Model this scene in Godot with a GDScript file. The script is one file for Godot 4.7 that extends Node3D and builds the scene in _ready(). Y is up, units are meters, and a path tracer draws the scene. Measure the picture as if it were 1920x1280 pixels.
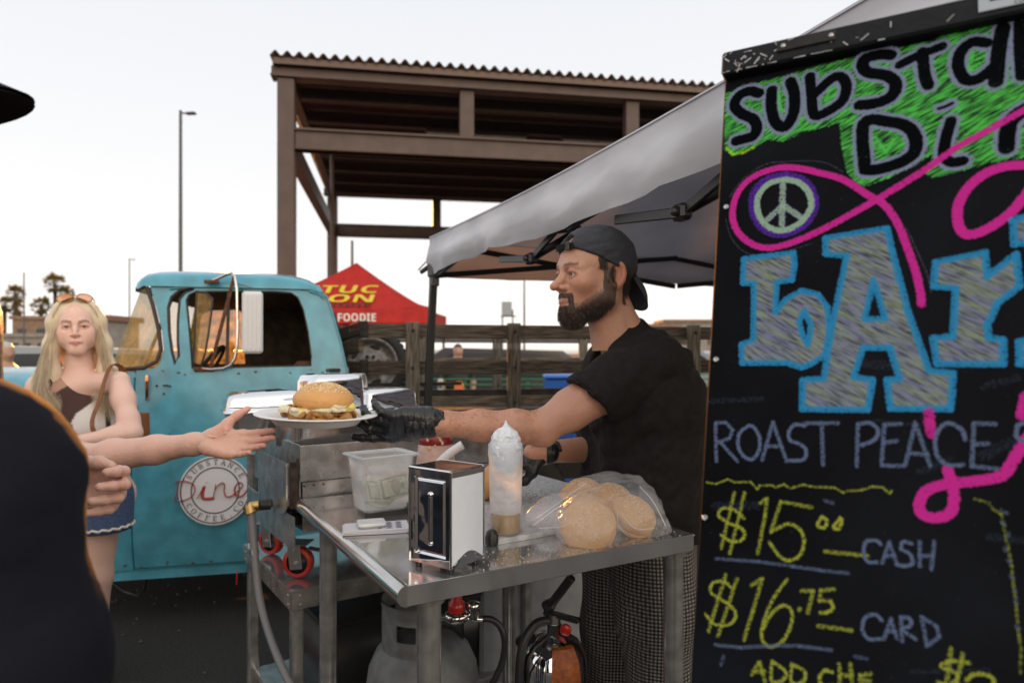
extends Node3D

var M := {}
var names := {}
var rng := RandomNumberGenerator.new()


# ---------- collecting triangles ----------
class MB:
	var st := SurfaceTool.new()

	func _init() -> void:
		st.begin(Mesh.PRIMITIVE_TRIANGLES)
		st.set_smooth_group(-1)

	func smooth(on := true) -> void:
		st.set_smooth_group(0 if on else -1)

	func col(c: Color) -> void:
		st.set_color(c)

	func tri(a: Vector3, b: Vector3, c: Vector3) -> void:
		st.add_vertex(a)
		st.add_vertex(c)
		st.add_vertex(b)

	func quad(a: Vector3, b: Vector3, c: Vector3, d: Vector3) -> void:
		tri(a, b, c)
		tri(a, c, d)

	func uvquad(a: Vector3, b: Vector3, c: Vector3, d: Vector3, lo := Vector2(0, 1), hi := Vector2(1, 0)) -> void:
		# a bottom left, b bottom right, c top right, d top left
		var u := [lo, Vector2(hi.x, lo.y), hi, Vector2(lo.x, hi.y)]
		var p := [a, b, c, d]
		for k in [0, 2, 1, 0, 3, 2]:
			st.set_uv(u[k])
			st.add_vertex(p[k])

	func box(t: Transform3D, s: Vector3, c := 0.0) -> void:
		var h := s * 0.5
		c = minf(c, minf(h.x, minf(h.y, h.z)) * 0.9)
		if c <= 0.0:
			for ax in 3:
				for sg in [-1.0, 1.0]:
					var q := []
					for w in [[-1, -1], [1, -1], [1, 1], [-1, 1]]:
						var p := Vector3()
						p[ax] = h[ax] * sg
						p[(ax + 1) % 3] = h[(ax + 1) % 3] * w[0] * sg
						p[(ax + 2) % 3] = h[(ax + 2) % 3] * w[1]
						q.append(t * p)
					quad(q[0], q[1], q[2], q[3])
			return
		for ax in 3:
			var b1 := (ax + 1) % 3
			var b2 := (ax + 2) % 3
			for sg in [-1.0, 1.0]:
				var q := []
				for w in [[-1, -1], [1, -1], [1, 1], [-1, 1]]:
					var p := Vector3()
					p[ax] = h[ax] * sg
					p[b1] = (h[b1] - c) * w[0] * sg
					p[b2] = (h[b2] - c) * w[1]
					q.append(t * p)
				quad(q[0], q[1], q[2], q[3])
			for s1 in [-1.0, 1.0]:
				for s2 in [-1.0, 1.0]:
					var q := []
					for e in [[-1, 0], [1, 0], [1, 1], [-1, 1]]:
						var p := Vector3()
						p[ax] = (h[ax] - c) * e[0]
						p[b1] = (h[b1] - (c if e[1] else 0.0)) * s1
						p[b2] = (h[b2] - (0.0 if e[1] else c)) * s2
						q.append(t * p)
					if s1 * s2 > 0:
						quad(q[0], q[3], q[2], q[1])
					else:
						quad(q[0], q[1], q[2], q[3])
		for sx in [-1.0, 1.0]:
			for sy in [-1.0, 1.0]:
				for sz in [-1.0, 1.0]:
					var g := Vector3(sx, sy, sz)
					var a := t * (g * Vector3(h.x, h.y - c, h.z - c))
					var b := t * (g * Vector3(h.x - c, h.y, h.z - c))
					var d := t * (g * Vector3(h.x - c, h.y - c, h.z))
					if sx * sy * sz > 0:
						tri(a, b, d)
					else:
						tri(a, d, b)

	func bar(a: Vector3, b: Vector3, w: float, h: float, c := 0.0, up := Vector3.UP) -> void:
		# box from a to b; h measured along up
		var z := (b - a).normalized()
		var x := up.cross(z).normalized()
		box(Transform3D(Basis(x, z.cross(x), z), (a + b) * 0.5), Vector3(w, h, a.distance_to(b)), c)

	func rings(r: Array, close := true, cap := true) -> void:
		# rings of equal length; each runs counterclockwise seen from the last ring
		var n: int = r[0].size()
		for i in r.size() - 1:
			for j in (n if close else n - 1):
				var k := (j + 1) % n
				quad(r[i][j], r[i][k], r[i + 1][k], r[i + 1][j])
		if cap and close:
			st.set_smooth_group(-1)
			for e in 2:
				var q: Array = r[0] if e == 0 else r[-1]
				var m := Vector3()
				for p in q:
					m += p
				m /= n
				for j in n:
					if e == 0:
						tri(m, q[(j + 1) % n], q[j])
					else:
						tri(m, q[j], q[(j + 1) % n])

	func tube(pts: Array, r, sides := 8, cap := true, flat := 1.0) -> void:
		var out := []
		var up := Vector3.UP
		var d0: Vector3 = (pts[1] - pts[0]).normalized()
		if absf(d0.dot(up)) > 0.9:
			up = Vector3.RIGHT
		for i in pts.size():
			var d: Vector3 = (pts[mini(i + 1, pts.size() - 1)] - pts[maxi(i - 1, 0)]).normalized()
			var x := up.cross(d).normalized()
			up = d.cross(x)
			var rr: float = r if r is float else r[i]
			var q := []
			for k in sides:
				var a := TAU * k / sides
				q.append(pts[i] + (x * cos(a) + up * sin(a) * flat) * rr)
			out.append(q)
		smooth(sides > 4)
		rings(out, true, cap)
		smooth(false)

	func lathe(t: Transform3D, prof: Array, seg := 24, sm := true) -> void:
		# prof: Vector2(radius, y) with the outside on the right while going up
		var out := []
		for p in prof:
			var q := []
			for k in seg:
				var a := -TAU * k / seg
				q.append(t * Vector3(cos(a) * p.x, p.y, sin(a) * p.x))
			out.append(q)
		smooth(sm)
		rings(out, true, false)
		smooth(false)

	func ell(t: Transform3D, r: Vector3, n := 12) -> void:
		var prof := []
		for i in n + 1:
			var a := PI * i / n - PI / 2
			prof.append(Vector2(cos(a), sin(a)))
		lathe(t * Transform3D(Basis.from_scale(r), Vector3()), prof, n * 2)

	func plate(t: Transform3D, outer: PackedVector2Array, holes: Array, th: float) -> void:
		# flat sheet in the local xy plane, from z = 0 back to z = -th
		if Geometry2D.is_polygon_clockwise(outer):
			outer = outer.duplicate()
			outer.reverse()
		var poly := outer.duplicate()
		var loops := [outer]
		for h0 in holes:
			var h: PackedVector2Array = h0.duplicate()
			if not Geometry2D.is_polygon_clockwise(h):
				h.reverse()
			loops.append(h)
			var best := 1e9
			var bi := 0
			var bj := 0
			for i in poly.size():
				for j in h.size():
					var dd := poly[i].distance_to(h[j])
					if dd < best:
						best = dd
						bi = i
						bj = j
			var np := PackedVector2Array()
			for i in bi + 1:
				np.append(poly[i])
			for j in h.size() + 1:
				np.append(h[(bj + j) % h.size()])
			for i in range(bi, poly.size()):
				np.append(poly[i])
			poly = np
		var ix := Geometry2D.triangulate_polygon(poly)
		for k in range(0, ix.size(), 3):
			var a := poly[ix[k]]
			var b := poly[ix[k + 1]]
			var c := poly[ix[k + 2]]
			if (b - a).cross(c - a) < 0:
				var s := b
				b = c
				c = s
			tri(t * Vector3(a.x, a.y, 0), t * Vector3(b.x, b.y, 0), t * Vector3(c.x, c.y, 0))
			tri(t * Vector3(a.x, a.y, -th), t * Vector3(c.x, c.y, -th), t * Vector3(b.x, b.y, -th))
		for l in loops:
			var n: int = l.size()
			for i in n:
				var a: Vector2 = l[i]
				var b: Vector2 = l[(i + 1) % n]
				quad(t * Vector3(a.x, a.y, -th), t * Vector3(b.x, b.y, -th), t * Vector3(b.x, b.y, 0), t * Vector3(a.x, a.y, 0))

	func done() -> ArrayMesh:
		st.generate_normals()
		return st.commit()


# ---------- smooth bodies: a distance field on a grid, meshed as surface nets ----------
class Sculpt:
	var vs := PackedVector3Array()
	var ns := PackedVector3Array()
	var cs := PackedColorArray()
	var ix := PackedInt32Array()

	func strand(pts: Array, r: float, c: Color) -> void:
		var base := vs.size()
		var n := pts.size()
		var d: Vector3 = (pts[n - 1] - pts[0]).normalized()
		var x := d.cross(Vector3(0.31, 0.52, 0.79)).normalized()
		var y := d.cross(x)
		for i in n:
			var w := r * (1.0 - 0.85 * i / (n - 1))
			for k in 3:
				var o := x * cos(TAU * k / 3) + y * sin(TAU * k / 3)
				vs.append(pts[i] + o * w)
				ns.append(o)
				cs.append(c)
		for i in n - 1:
			for k in 3:
				var a := base + i * 3 + k
				var b := base + i * 3 + (k + 1) % 3
				ix.append_array([a, a + 3, b, b, a + 3, b + 3])

	func done() -> ArrayMesh:
		var a := []
		a.resize(Mesh.ARRAY_MAX)
		a[Mesh.ARRAY_VERTEX] = vs
		a[Mesh.ARRAY_NORMAL] = ns
		a[Mesh.ARRAY_COLOR] = cs
		a[Mesh.ARRAY_INDEX] = ix
		var m := ArrayMesh.new()
		m.add_surface_from_arrays(Mesh.PRIMITIVE_TRIANGLES, a)
		return m


class Field:
	var lo: Vector3
	var n := Vector3i()
	var cell: float
	var v := PackedFloat32Array()

	func _init(a: Vector3, b: Vector3, c: float) -> void:
		lo = Vector3(minf(a.x, b.x), minf(a.y, b.y), minf(a.z, b.z))
		cell = c
		var s := (a - b).abs() / c
		n = Vector3i(int(s.x) + 2, int(s.y) + 2, int(s.z) + 2)
		v.resize(n.x * n.y * n.z)
		v.fill(9.0)

	func span(a: Vector3, b: Vector3) -> Array:
		var p := ((a - lo) / cell).floor()
		var q := ((b - lo) / cell).ceil()
		return [Vector3i(p).clamp(Vector3i(), n - Vector3i.ONE), Vector3i(q).clamp(Vector3i(), n - Vector3i.ONE)]

	func cap(a: Vector3, b: Vector3, ra: float, rb: float, k := 0.02, cut := false) -> Field:
		var m := maxf(ra, rb) + k + cell * 3.0
		var mm := Vector3(m, m, m)
		var s := span(a.min(b) - mm, a.max(b) + mm)
		var ab := b - a
		var l2 := maxf(ab.length_squared(), 1e-9)
		for z in range(s[0].z, s[1].z + 1):
			for y in range(s[0].y, s[1].y + 1):
				var i: int = (z * n.y + y) * n.x + s[0].x
				var p := lo + Vector3(s[0].x, y, z) * cell
				for x in range(s[0].x, s[1].x + 1):
					var t := clampf((p - a).dot(ab) / l2, 0.0, 1.0)
					var d := p.distance_to(a + ab * t) - ra - (rb - ra) * t
					var o := v[i]
					if cut:
						d = -d
						var h := maxf(k - absf(o - d), 0.0)
						v[i] = maxf(o, d) + h * h / (4.0 * k)
					else:
						var h := maxf(k - absf(o - d), 0.0)
						v[i] = minf(o, d) - h * h / (4.0 * k)
					p.x += cell
					i += 1
		return self

	func chain(pts: Array, rs: Array, k := 0.02) -> Field:
		for i in pts.size() - 1:
			cap(pts[i], pts[i + 1], rs[i], rs[i + 1], k)
		return self

	func ell(t: Transform3D, r: Vector3, k := 0.02, cut := false) -> Field:
		var m := maxf(r.x, maxf(r.y, r.z)) + k + cell * 3.0
		var mm := Vector3(m, m, m)
		var s := span(t.origin - mm, t.origin + mm)
		var inv := t.basis.orthonormalized().transposed()
		for z in range(s[0].z, s[1].z + 1):
			for y in range(s[0].y, s[1].y + 1):
				var i: int = (z * n.y + y) * n.x + s[0].x
				var p := lo + Vector3(s[0].x, y, z) * cell - t.origin
				for x in range(s[0].x, s[1].x + 1):
					var q := (inv * p) / r
					var l := q.length()
					var d := l * (l - 1.0) / maxf((q / r).length(), 1e-6)
					var o := v[i]
					if cut:
						d = -d
						var h := maxf(k - absf(o - d), 0.0)
						v[i] = maxf(o, d) + h * h / (4.0 * k)
					else:
						var h := maxf(k - absf(o - d), 0.0)
						v[i] = minf(o, d) - h * h / (4.0 * k)
					p.x += cell
					i += 1
		return self

	func plane(o: Vector3, nrm: Vector3, k := 0.01) -> Field:
		# cuts away what lies on the side that nrm points to
		var i := 0
		for z in n.z:
			for y in n.y:
				var p := lo + Vector3(0, y, z) * cell
				for x in n.x:
					var d := (p - o).dot(nrm)
					var a := v[i]
					if a < 1.0:
						var h := maxf(k - absf(a - d), 0.0)
						v[i] = maxf(a, d) + h * h / (4.0 * k)
					p.x += cell
					i += 1
		return self

	func bend(f: Callable) -> Field:
		var i := 0
		var near := cell * 3.0 + 0.02
		for z in n.z:
			for y in n.y:
				var p := lo + Vector3(0, y, z) * cell
				for x in n.x:
					if absf(v[i]) < near:
						v[i] += f.call(p)
					p.x += cell
					i += 1
		return self

	func mesh(out: Sculpt, color = Color.WHITE) -> void:
		var at := PackedInt32Array()
		at.resize(v.size())
		at.fill(-1)
		var nx := n.x
		var nxy := n.x * n.y
		var off := [0, 1, nx, nx + 1, nxy, nxy + 1, nxy + nx, nxy + nx + 1]
		var cor := []
		for k in 8:
			cor.append(Vector3(k & 1, (k >> 1) & 1, k >> 2))
		var edges := [[0, 1], [2, 3], [4, 5], [6, 7], [0, 2], [1, 3], [4, 6], [5, 7], [0, 4], [1, 5], [2, 6], [3, 7]]
		var many := color is Callable
		var far := cell * 2.5
		for z in n.z - 1:
			for y in n.y - 1:
				var i := (z * n.y + y) * nx
				for x in nx - 1:
					var v0 := v[i]
					if v0 < far and v0 > -far:
						var c := [v0, v[i + 1], v[i + nx], v[i + nx + 1], v[i + nxy], v[i + nxy + 1], v[i + nxy + nx], v[i + nxy + nx + 1]]
						var s := 0
						for k in 8:
							if c[k] < 0.0:
								s += 1
						if s > 0 and s < 8:
							var sum := Vector3()
							var cnt := 0
							for e in edges:
								var a: float = c[e[0]]
								var b: float = c[e[1]]
								if (a < 0.0) != (b < 0.0):
									sum += cor[e[0]].lerp(cor[e[1]], a / (a - b))
									cnt += 1
							at[i] = out.vs.size()
							var p := lo + (Vector3(x, y, z) + sum / cnt) * cell
							out.vs.append(p)
							var g := Vector3(c[1] + c[3] + c[5] + c[7] - c[0] - c[2] - c[4] - c[6], c[2] + c[3] + c[6] + c[7] - c[0] - c[1] - c[4] - c[5], c[4] + c[5] + c[6] + c[7] - c[0] - c[1] - c[2] - c[3])
							out.ns.append(g.normalized())
							out.cs.append(color.call(p) if many else color)
					i += 1
		var step := [1, nx, nxy]
		for z in range(1, n.z - 1):
			for y in range(1, n.y - 1):
				var i := (z * n.y + y) * nx + 1
				for x in range(1, nx - 1):
					var a := v[i]
					if a < far and a > -far:
						for ax in 3:
							var b := v[i + step[ax]]
							if (a < 0.0) != (b < 0.0):
								var u: int = step[(ax + 1) % 3]
								var w: int = step[(ax + 2) % 3]
								var q0 := at[i]
								var q1 := at[i - u]
								var q2 := at[i - u - w]
								var q3 := at[i - w]
								if q0 >= 0 and q1 >= 0 and q2 >= 0 and q3 >= 0:
									if a < 0.0:
										out.ix.append_array([q0, q2, q1, q0, q3, q2])
									else:
										out.ix.append_array([q0, q1, q2, q0, q2, q3])
					i += 1


# ---------- naming and placing ----------
func numbered(called: String) -> String:
	var k: int = names.get(called, 0)
	names[called] = k + 1
	return called if k == 0 else "%s_%03d" % [called, k]


func tag(o: Node3D, label: String, category: String, group := "") -> Node3D:
	o.set_meta("label", label)
	o.set_meta("category", category)
	if group:
		o.set_meta("group", group)
	return o


func thing(called: String, label: String, category: String, at := Transform3D(), group := "") -> Node3D:
	var o := Node3D.new()
	o.name = numbered(called)
	add_child(o)
	o.transform = at
	return tag(o, label, category, group)


func put(called: String, m, mt: Material, parent: Node3D = null, at := Transform3D()) -> MeshInstance3D:
	var o := MeshInstance3D.new()
	o.mesh = m.done() if m is MB or m is Sculpt else m
	o.material_override = mt
	o.transform = at
	if parent == null:
		o.name = numbered(called)
		add_child(o)
	else:
		o.name = called
		parent.add_child(o, true)
	return o


func kind(o: Node3D, k: String) -> Node3D:
	o.set_meta("kind", k)
	return o


func copy(o: Node3D, at: Transform3D, label: String) -> Node3D:
	var base := String(o.name).rstrip("0123456789").trim_suffix("_")
	var c: Node3D = o.duplicate()
	c.name = numbered(base)
	add_child(c)
	c.transform = at
	c.set_meta("label", label)
	return c


func T(x := 0.0, y := 0.0, z := 0.0) -> Transform3D:
	return Transform3D(Basis(), Vector3(x, y, z))


func look(o: Vector3, y: Vector3, hint: Vector3) -> Transform3D:
	# y axis along y, z axis as near to hint as it goes
	var b := y.normalized()
	var x := b.cross(hint).normalized()
	return Transform3D(Basis(x, b, x.cross(b)), o)


func lin(r: float, g: float, b: float, a := 1.0) -> Color:
	return Color(r, g, b, a)


# ---------- textures and materials ----------
func noise(seed_: int, freq: float, lo := 0.0, hi := 1.0, size := 512, oct := 4, kind_ := FastNoiseLite.TYPE_SIMPLEX_SMOOTH) -> NoiseTexture2D:
	var f := FastNoiseLite.new()
	f.seed = seed_
	f.frequency = freq
	f.fractal_octaves = oct
	f.noise_type = kind_
	var t := NoiseTexture2D.new()
	t.width = size
	t.height = size
	t.seamless = true
	t.noise = f
	var g := Gradient.new()
	g.set_color(0, Color(lo, lo, lo))
	g.set_color(1, Color(hi, hi, hi))
	t.color_ramp = g
	return t


func mat(called: String, c: Color, rough := 0.6, metal := 0.0, o := {}) -> StandardMaterial3D:
	var m := StandardMaterial3D.new()
	m.resource_name = called
	var s := c.linear_to_srgb()
	s.a = c.a
	m.albedo_color = s
	m.roughness = rough
	m.metallic = metal
	if o.has("tex"):
		m.albedo_texture = o.tex
	if o.has("bump"):
		m.heightmap_enabled = true
		m.heightmap_texture = o.bump
		m.heightmap_scale = o.get("depth", 0.1)
	if o.has("rt"):
		m.roughness_texture = o.rt
		m.roughness_texture_channel = BaseMaterial3D.TEXTURE_CHANNEL_RED
	if o.has("scale"):
		m.uv1_triplanar = true
		m.uv1_scale = o.scale if o.scale is Vector3 else Vector3.ONE * o.scale
		m.uv1_world_triplanar = o.get("world", false)
	if o.get("vc", false):
		m.vertex_color_use_as_albedo = true
	if c.a < 1.0:
		m.transparency = BaseMaterial3D.TRANSPARENCY_ALPHA
	if o.has("sss"):
		m.subsurf_scatter_enabled = true
		m.subsurf_scatter_strength = o.sss
	if o.has("back"):
		m.backlight_enabled = true
		m.backlight = o.back
	if o.has("rim"):
		m.rim_enabled = true
		m.rim = o.rim
		m.rim_tint = 0.5
	if o.has("coat"):
		m.clearcoat_enabled = true
		m.clearcoat = o.coat
		m.clearcoat_roughness = 0.15
	if o.has("spec"):
		m.metallic_specular = o.spec
	if o.has("detail"):
		m.detail_enabled = true
		m.detail_albedo = o.detail
		m.detail_blend_mode = BaseMaterial3D.BLEND_MODE_MUL
	M[called] = m
	return m

# ---------- the scene ----------
func _ready() -> void:
	rng.seed = 7
	var cam := Camera3D.new()
	cam.name = "camera"
	add_child(cam)
	cam.position = Vector3(0, 1.40, 0)
	cam.set_frustum(0.05, Vector2(0, 0.05 * 20.0 / 1280.0), 0.05, 600.0)
	var lens := CameraAttributesPhysical.new()
	lens.frustum_focal_length = 24.0
	lens.frustum_focus_distance = 1.5
	lens.exposure_aperture = 3.6
	cam.attributes = lens
	cam.set_frustum(0.05, Vector2(0, 0.05 * 20.0 / 1280.0), 0.05, 600.0)
	cam.current = true
	var sun := DirectionalLight3D.new()
	sun.name = "sun"
	add_child(sun)
	sun.look_at_from_position(SUN * 50.0, Vector3())
	sun.light_energy = 1.6
	sun.light_color = Color(1.0, 0.64, 0.28)
	sun.light_angular_distance = 0.6
	sun.shadow_enabled = true
	var we := WorldEnvironment.new()
	we.name = "world"
	var env := Environment.new()
	env.background_mode = Environment.BG_SKY
	env.sky = Sky.new()
	var ps := PanoramaSkyMaterial.new()
	ps.panorama = sky_picture()
	env.sky.sky_material = ps
	env.tonemap_mode = Environment.TONE_MAPPER_LINEAR
	env.tonemap_exposure = 1.5
	env.sdfgi_enabled = true
	env.ssao_enabled = true
	env.ssil_enabled = true
	we.environment = env
	add_child(we)
	materials()
	ground()
	shelter()
	far_things()
	truck()
	market_tent()
	grey_canopy()
	table()
	grill()
	table_things()
	under_table()
	menu_board()
	server()
	woman()
	customers()


const SUN := Vector3(-0.375, 0.20, -0.92)


func sky_picture() -> ImageTexture:
	# clear evening air: pale grey blue above, a wide warm white brightening round the low sun
	var w := 512
	var h := 256
	var im := Image.create(w, h, false, Image.FORMAT_RGBAF)
	var s := SUN.normalized()
	for y in h:
		var el := PI / 2 - PI * (y + 0.5) / h
		for x in w:
			var az := TAU * ((x + 0.5) / w - 0.5)
			var d := Vector3(sin(az) * cos(el), sin(el), -cos(az) * cos(el))
			var g := acos(clampf(d.dot(s), -1.0, 1.0))
			var up := maxf(d.y, 0.0)
			var c := Vector3(0.61, 0.635, 0.675) * (1.0 - 0.18 * up)
			var low := exp(-up * 5.0)
			c += Vector3(0.22, 0.15, 0.05) * low
			c += Vector3(0.62, 0.56, 0.48) * exp(-g * g / 0.9)
			c += Vector3(1.1, 0.80, 0.40) * exp(-g * 4.0) * 1.2
			c += Vector3(0.75, 0.36, -0.10) * exp(-up * 8.0) * exp(-g * 1.2)
			c += Vector3(5.0, 3.1, 1.1) * exp(-g * 16.0)
			if d.y < 0.0:
				c = c.lerp(Vector3(0.16, 0.15, 0.14), clampf(-d.y * 12.0, 0.0, 1.0))
			im.set_pixel(x, y, Color(c.x, c.y, maxf(c.z, 0.05)))
	return ImageTexture.create_from_image(im)


func materials() -> void:
	var fine := noise(1, 0.05, 0.55, 1.0, 256, 3)
	var blot := noise(2, 0.012, 0.5, 1.0, 512, 5)
	var soft := noise(3, 0.012, 0.82, 1.0, 512, 5)
	var grey := noise(4, 0.02, 0.25, 0.6, 512, 4)
	var wood := noise(5, 0.02, 0.30, 1.0, 512, 5)
	var grit := noise(6, 0.12, 0.4, 1.0, 512, 3)
	M.fine_t = fine
	M.blot_t = blot
	mat("asphalt", lin(0.042, 0.040, 0.039), 0.9, 0.0, {"tex": grit, "bump": grit, "depth": 0.8, "scale": 1.2})
	mat("brown_steel", lin(0.105, 0.066, 0.055), 0.55, 0.0, {"tex": soft, "scale": 0.4})
	mat("roof_sheet", lin(0.13, 0.085, 0.07), 0.5, 0.2)
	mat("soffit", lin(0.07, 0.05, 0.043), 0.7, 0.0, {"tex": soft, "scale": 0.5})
	mat("pole_grey", lin(0.10, 0.10, 0.105), 0.5, 0.3)
	mat("lamp_glass", lin(0.5, 0.47, 0.42), 0.4)
	mat("palm_trunk", lin(0.16, 0.115, 0.08), 0.9, 0.0, {"tex": wood, "scale": Vector3(2, 6, 2)})
	mat("palm_leaf", lin(0.085, 0.08, 0.03), 0.6, 0.0, {"back": Color(0.5, 0.42, 0.15)})
	mat("stucco", lin(0.30, 0.20, 0.14), 0.9, 0.0, {"tex": soft, "scale": 0.2})
	mat("pale_stucco", lin(0.34, 0.31, 0.28), 0.9, 0.0, {"tex": soft, "scale": 0.2})
	mat("roof_red", lin(0.22, 0.11, 0.07), 0.8)
	mat("dark_window", lin(0.03, 0.035, 0.045), 0.15)
	mat("truck_blue", lin(0.095, 0.385, 0.52), 0.38, 0.0, {"tex": noise(11, 0.012, 0.78, 1.0, 512, 6), "rt": noise(12, 0.01, 0.35, 0.8, 512, 4), "bump": noise(13, 0.004, 0.2, 0.8, 256, 3), "depth": 0.5, "scale": 0.9, "coat": 0.15})
	mat("truck_dark", lin(0.02, 0.02, 0.02), 0.8)
	mat("rubber", lin(0.022, 0.021, 0.021), 0.75, 0.0, {"tex": fine, "bump": grit, "depth": 0.1, "scale": 4.0})
	mat("seal", lin(0.035, 0.025, 0.022), 0.6)
	mat("cab_inside", lin(0.10, 0.075, 0.055), 0.8, 0.0, {"tex": blot, "scale": 1.5})
	mat("seat_leather", lin(0.20, 0.085, 0.04), 0.5, 0.0, {"tex": blot, "scale": 2.0})
	mat("rust", lin(0.20, 0.085, 0.04), 0.85, 0.0, {"tex": blot, "scale": 6.0, "bump": grit, "depth": 0.2})
	mat("chrome", lin(0.62, 0.60, 0.58), 0.16, 1.0, {"rt": noise(14, 0.02, 0.10, 0.35, 256, 4), "scale": 5.0})
	mat("cream", lin(0.66, 0.67, 0.70), 0.45)
	mat("wheel_paint", lin(0.36, 0.35, 0.34), 0.5, 0.2, {"tex": blot, "scale": 3.0})
	mat("glass", Color(1, 1, 1, 0.06), 0.03)
	mat("dusty_glass", lin(0.72, 0.68, 0.34, 0.5), 0.4, 0.0, {"back": Color(1.0, 0.86, 0.36), "tex": noise(15, 0.02, 0.6, 1.0, 256, 4), "scale": 2.0})
	mat("amber_glass", lin(0.9, 0.60, 0.20, 0.62), 0.4, 0.0, {"back": Color(1.0, 0.62, 0.16), "tex": noise(16, 0.03, 0.55, 1.0, 256, 4), "scale": 3.0})
	for k in 3:
		var f: float = [1.0, 0.8, 1.2][k]
		mat("plank_%d" % k, lin(0.21, 0.17, 0.13) * f, 0.85, 0.0, {"tex": wood, "bump": wood, "depth": 0.5, "scale": Vector3(0.5, 9, 9)})
		mat("post_wood_%d" % k, lin(0.30, 0.26, 0.205) * f, 0.85, 0.0, {"tex": wood, "bump": wood, "depth": 0.5, "scale": Vector3(9, 0.5, 9)})
	mat("iron", lin(0.045, 0.042, 0.040), 0.65, 0.5, {"tex": blot, "scale": 3.0})
	mat("tent_red", lin(0.62, 0.028, 0.022), 0.75, 0.0, {"back": Color(0.55, 0.06, 0.04), "tex": soft, "scale": 0.8})
	mat("yellow_print", lin(0.75, 0.62, 0.06), 0.7, 0.0, {"back": Color(0.5, 0.4, 0.05)})
	mat("dark_print", lin(0.08, 0.015, 0.015), 0.7)
	mat("white_print", lin(0.8, 0.76, 0.74), 0.7)
	mat("canopy_grey", lin(0.70, 0.70, 0.75), 0.7, 0.0, {"back": Color(0.44, 0.44, 0.46), "tex": noise(17, 0.006, 0.8, 1.0, 256, 3), "bump": noise(18, 0.006, 0.0, 1.0, 512, 3), "depth": 0.7, "scale": Vector3(1.0, 2.0, 1.0)})
	mat("black_frame", lin(0.02, 0.02, 0.021), 0.4, 0.3)
	mat("zinc", lin(0.42, 0.42, 0.42), 0.35, 1.0)
	mat("steel_top", lin(0.68, 0.68, 0.69), 0.3, 0.85, {"rt": noise(20, 0.01, 0.25, 0.52, 512, 5), "tex": noise(21, 0.008, 0.88, 1.0, 512, 5), "bump": noise(22, 0.004, 0.0, 1.0, 256, 3), "depth": 0.12, "scale": Vector3(1.5, 1.5, 1.5)})
	mat("steel_brushed", lin(0.68, 0.675, 0.67), 0.32, 0.9, {"rt": noise(23, 0.02, 0.26, 0.6, 512, 4), "tex": soft, "scale": Vector3(1, 24, 1)})
	mat("steel_dull", lin(0.58, 0.565, 0.55), 0.45, 0.75, {"rt": noise(24, 0.015, 0.35, 0.75, 512, 5), "tex": noise(25, 0.012, 0.72, 1.0, 512, 6), "scale": 2.0})
	mat("steel_polished", lin(0.82, 0.82, 0.83), 0.14, 1.0, {"rt": noise(26, 0.02, 0.08, 0.3, 256, 4), "bump": noise(27, 0.008, 0.0, 1.0, 256, 3), "depth": 0.1, "scale": 4.0})
	mat("galvanized", lin(0.58, 0.58, 0.58), 0.4, 0.7, {"rt": noise(28, 0.02, 0.3, 0.65, 256, 5), "tex": noise(29, 0.02, 0.7, 1.0, 256, 5), "scale": 3.0})
	mat("scorched", lin(0.10, 0.075, 0.06), 0.8, 0.4, {"tex": blot, "scale": 5.0})
	mat("black_plastic", lin(0.018, 0.018, 0.019), 0.35)
	mat("red_wheel", lin(0.36, 0.02, 0.014), 0.4)
	mat("hose_grey", lin(0.17, 0.17, 0.185), 0.45)
	mat("hose_black", lin(0.02, 0.02, 0.022), 0.4)
	mat("brass", lin(0.55, 0.40, 0.16), 0.35, 1.0)
	mat("tank_paint", lin(0.20, 0.21, 0.22), 0.5, 0.0, {"tex": noise(30, 0.015, 0.65, 1.0, 512, 6), "scale": 2.5})
	mat("red_plastic", lin(0.42, 0.016, 0.014), 0.3, 0.0, {"coat": 0.3})
	mat("dark_red", lin(0.22, 0.01, 0.016), 0.3)
	mat("orange_label", lin(0.55, 0.13, 0.02), 0.55, 0.0, {"tex": blot, "scale": 8.0})
	mat("clear_plastic", Color(1, 1, 1, 0.16), 0.16)
	mat("frosted_plastic", lin(0.80, 0.82, 0.84, 0.30), 0.3, 0.0, {"back": Color(0.6, 0.62, 0.65)})
	mat("rim_plastic", lin(0.75, 0.78, 0.80, 0.6), 0.28, 0.0, {"back": Color(0.7, 0.7, 0.7)})
	mat("white_plastic", lin(0.74, 0.75, 0.77), 0.35, 0.0, {"sss": 0.1})
	mat("foam_white", lin(0.74, 0.78, 0.84), 0.7, 0.0, {"bump": noise(31, 0.03, 0.0, 1.0, 256, 4), "depth": 0.5, "scale": 5.0, "sss": 0.1})
	mat("oil", lin(0.30, 0.165, 0.008), 0.2, 0.0, {"back": Color(0.22, 0.13, 0.01)})
	mat("sauce_pink", lin(0.62, 0.42, 0.36), 0.5, 0.0, {"sss": 0.1, "tex": soft, "scale": 6.0})
	mat("cutting_board", lin(0.70, 0.71, 0.72), 0.5, 0.0, {"tex": noise(32, 0.02, 0.72, 1.0, 512, 5), "bump": noise(33, 0.03, 0.0, 1.0, 256, 4), "depth": 0.05, "scale": Vector3(3, 3, 12)})
	mat("paper", lin(0.70, 0.69, 0.74), 0.8)
	mat("paper_print", lin(0.16, 0.16, 0.24), 0.8)
	mat("napkin", lin(0.70, 0.76, 0.86), 0.85, 0.0, {"bump": noise(34, 0.03, 0.0, 1.0, 256, 3), "depth": 0.1, "scale": Vector3(30, 3, 3)})
	mat("plate_white", lin(0.74, 0.73, 0.74), 0.5)
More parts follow.
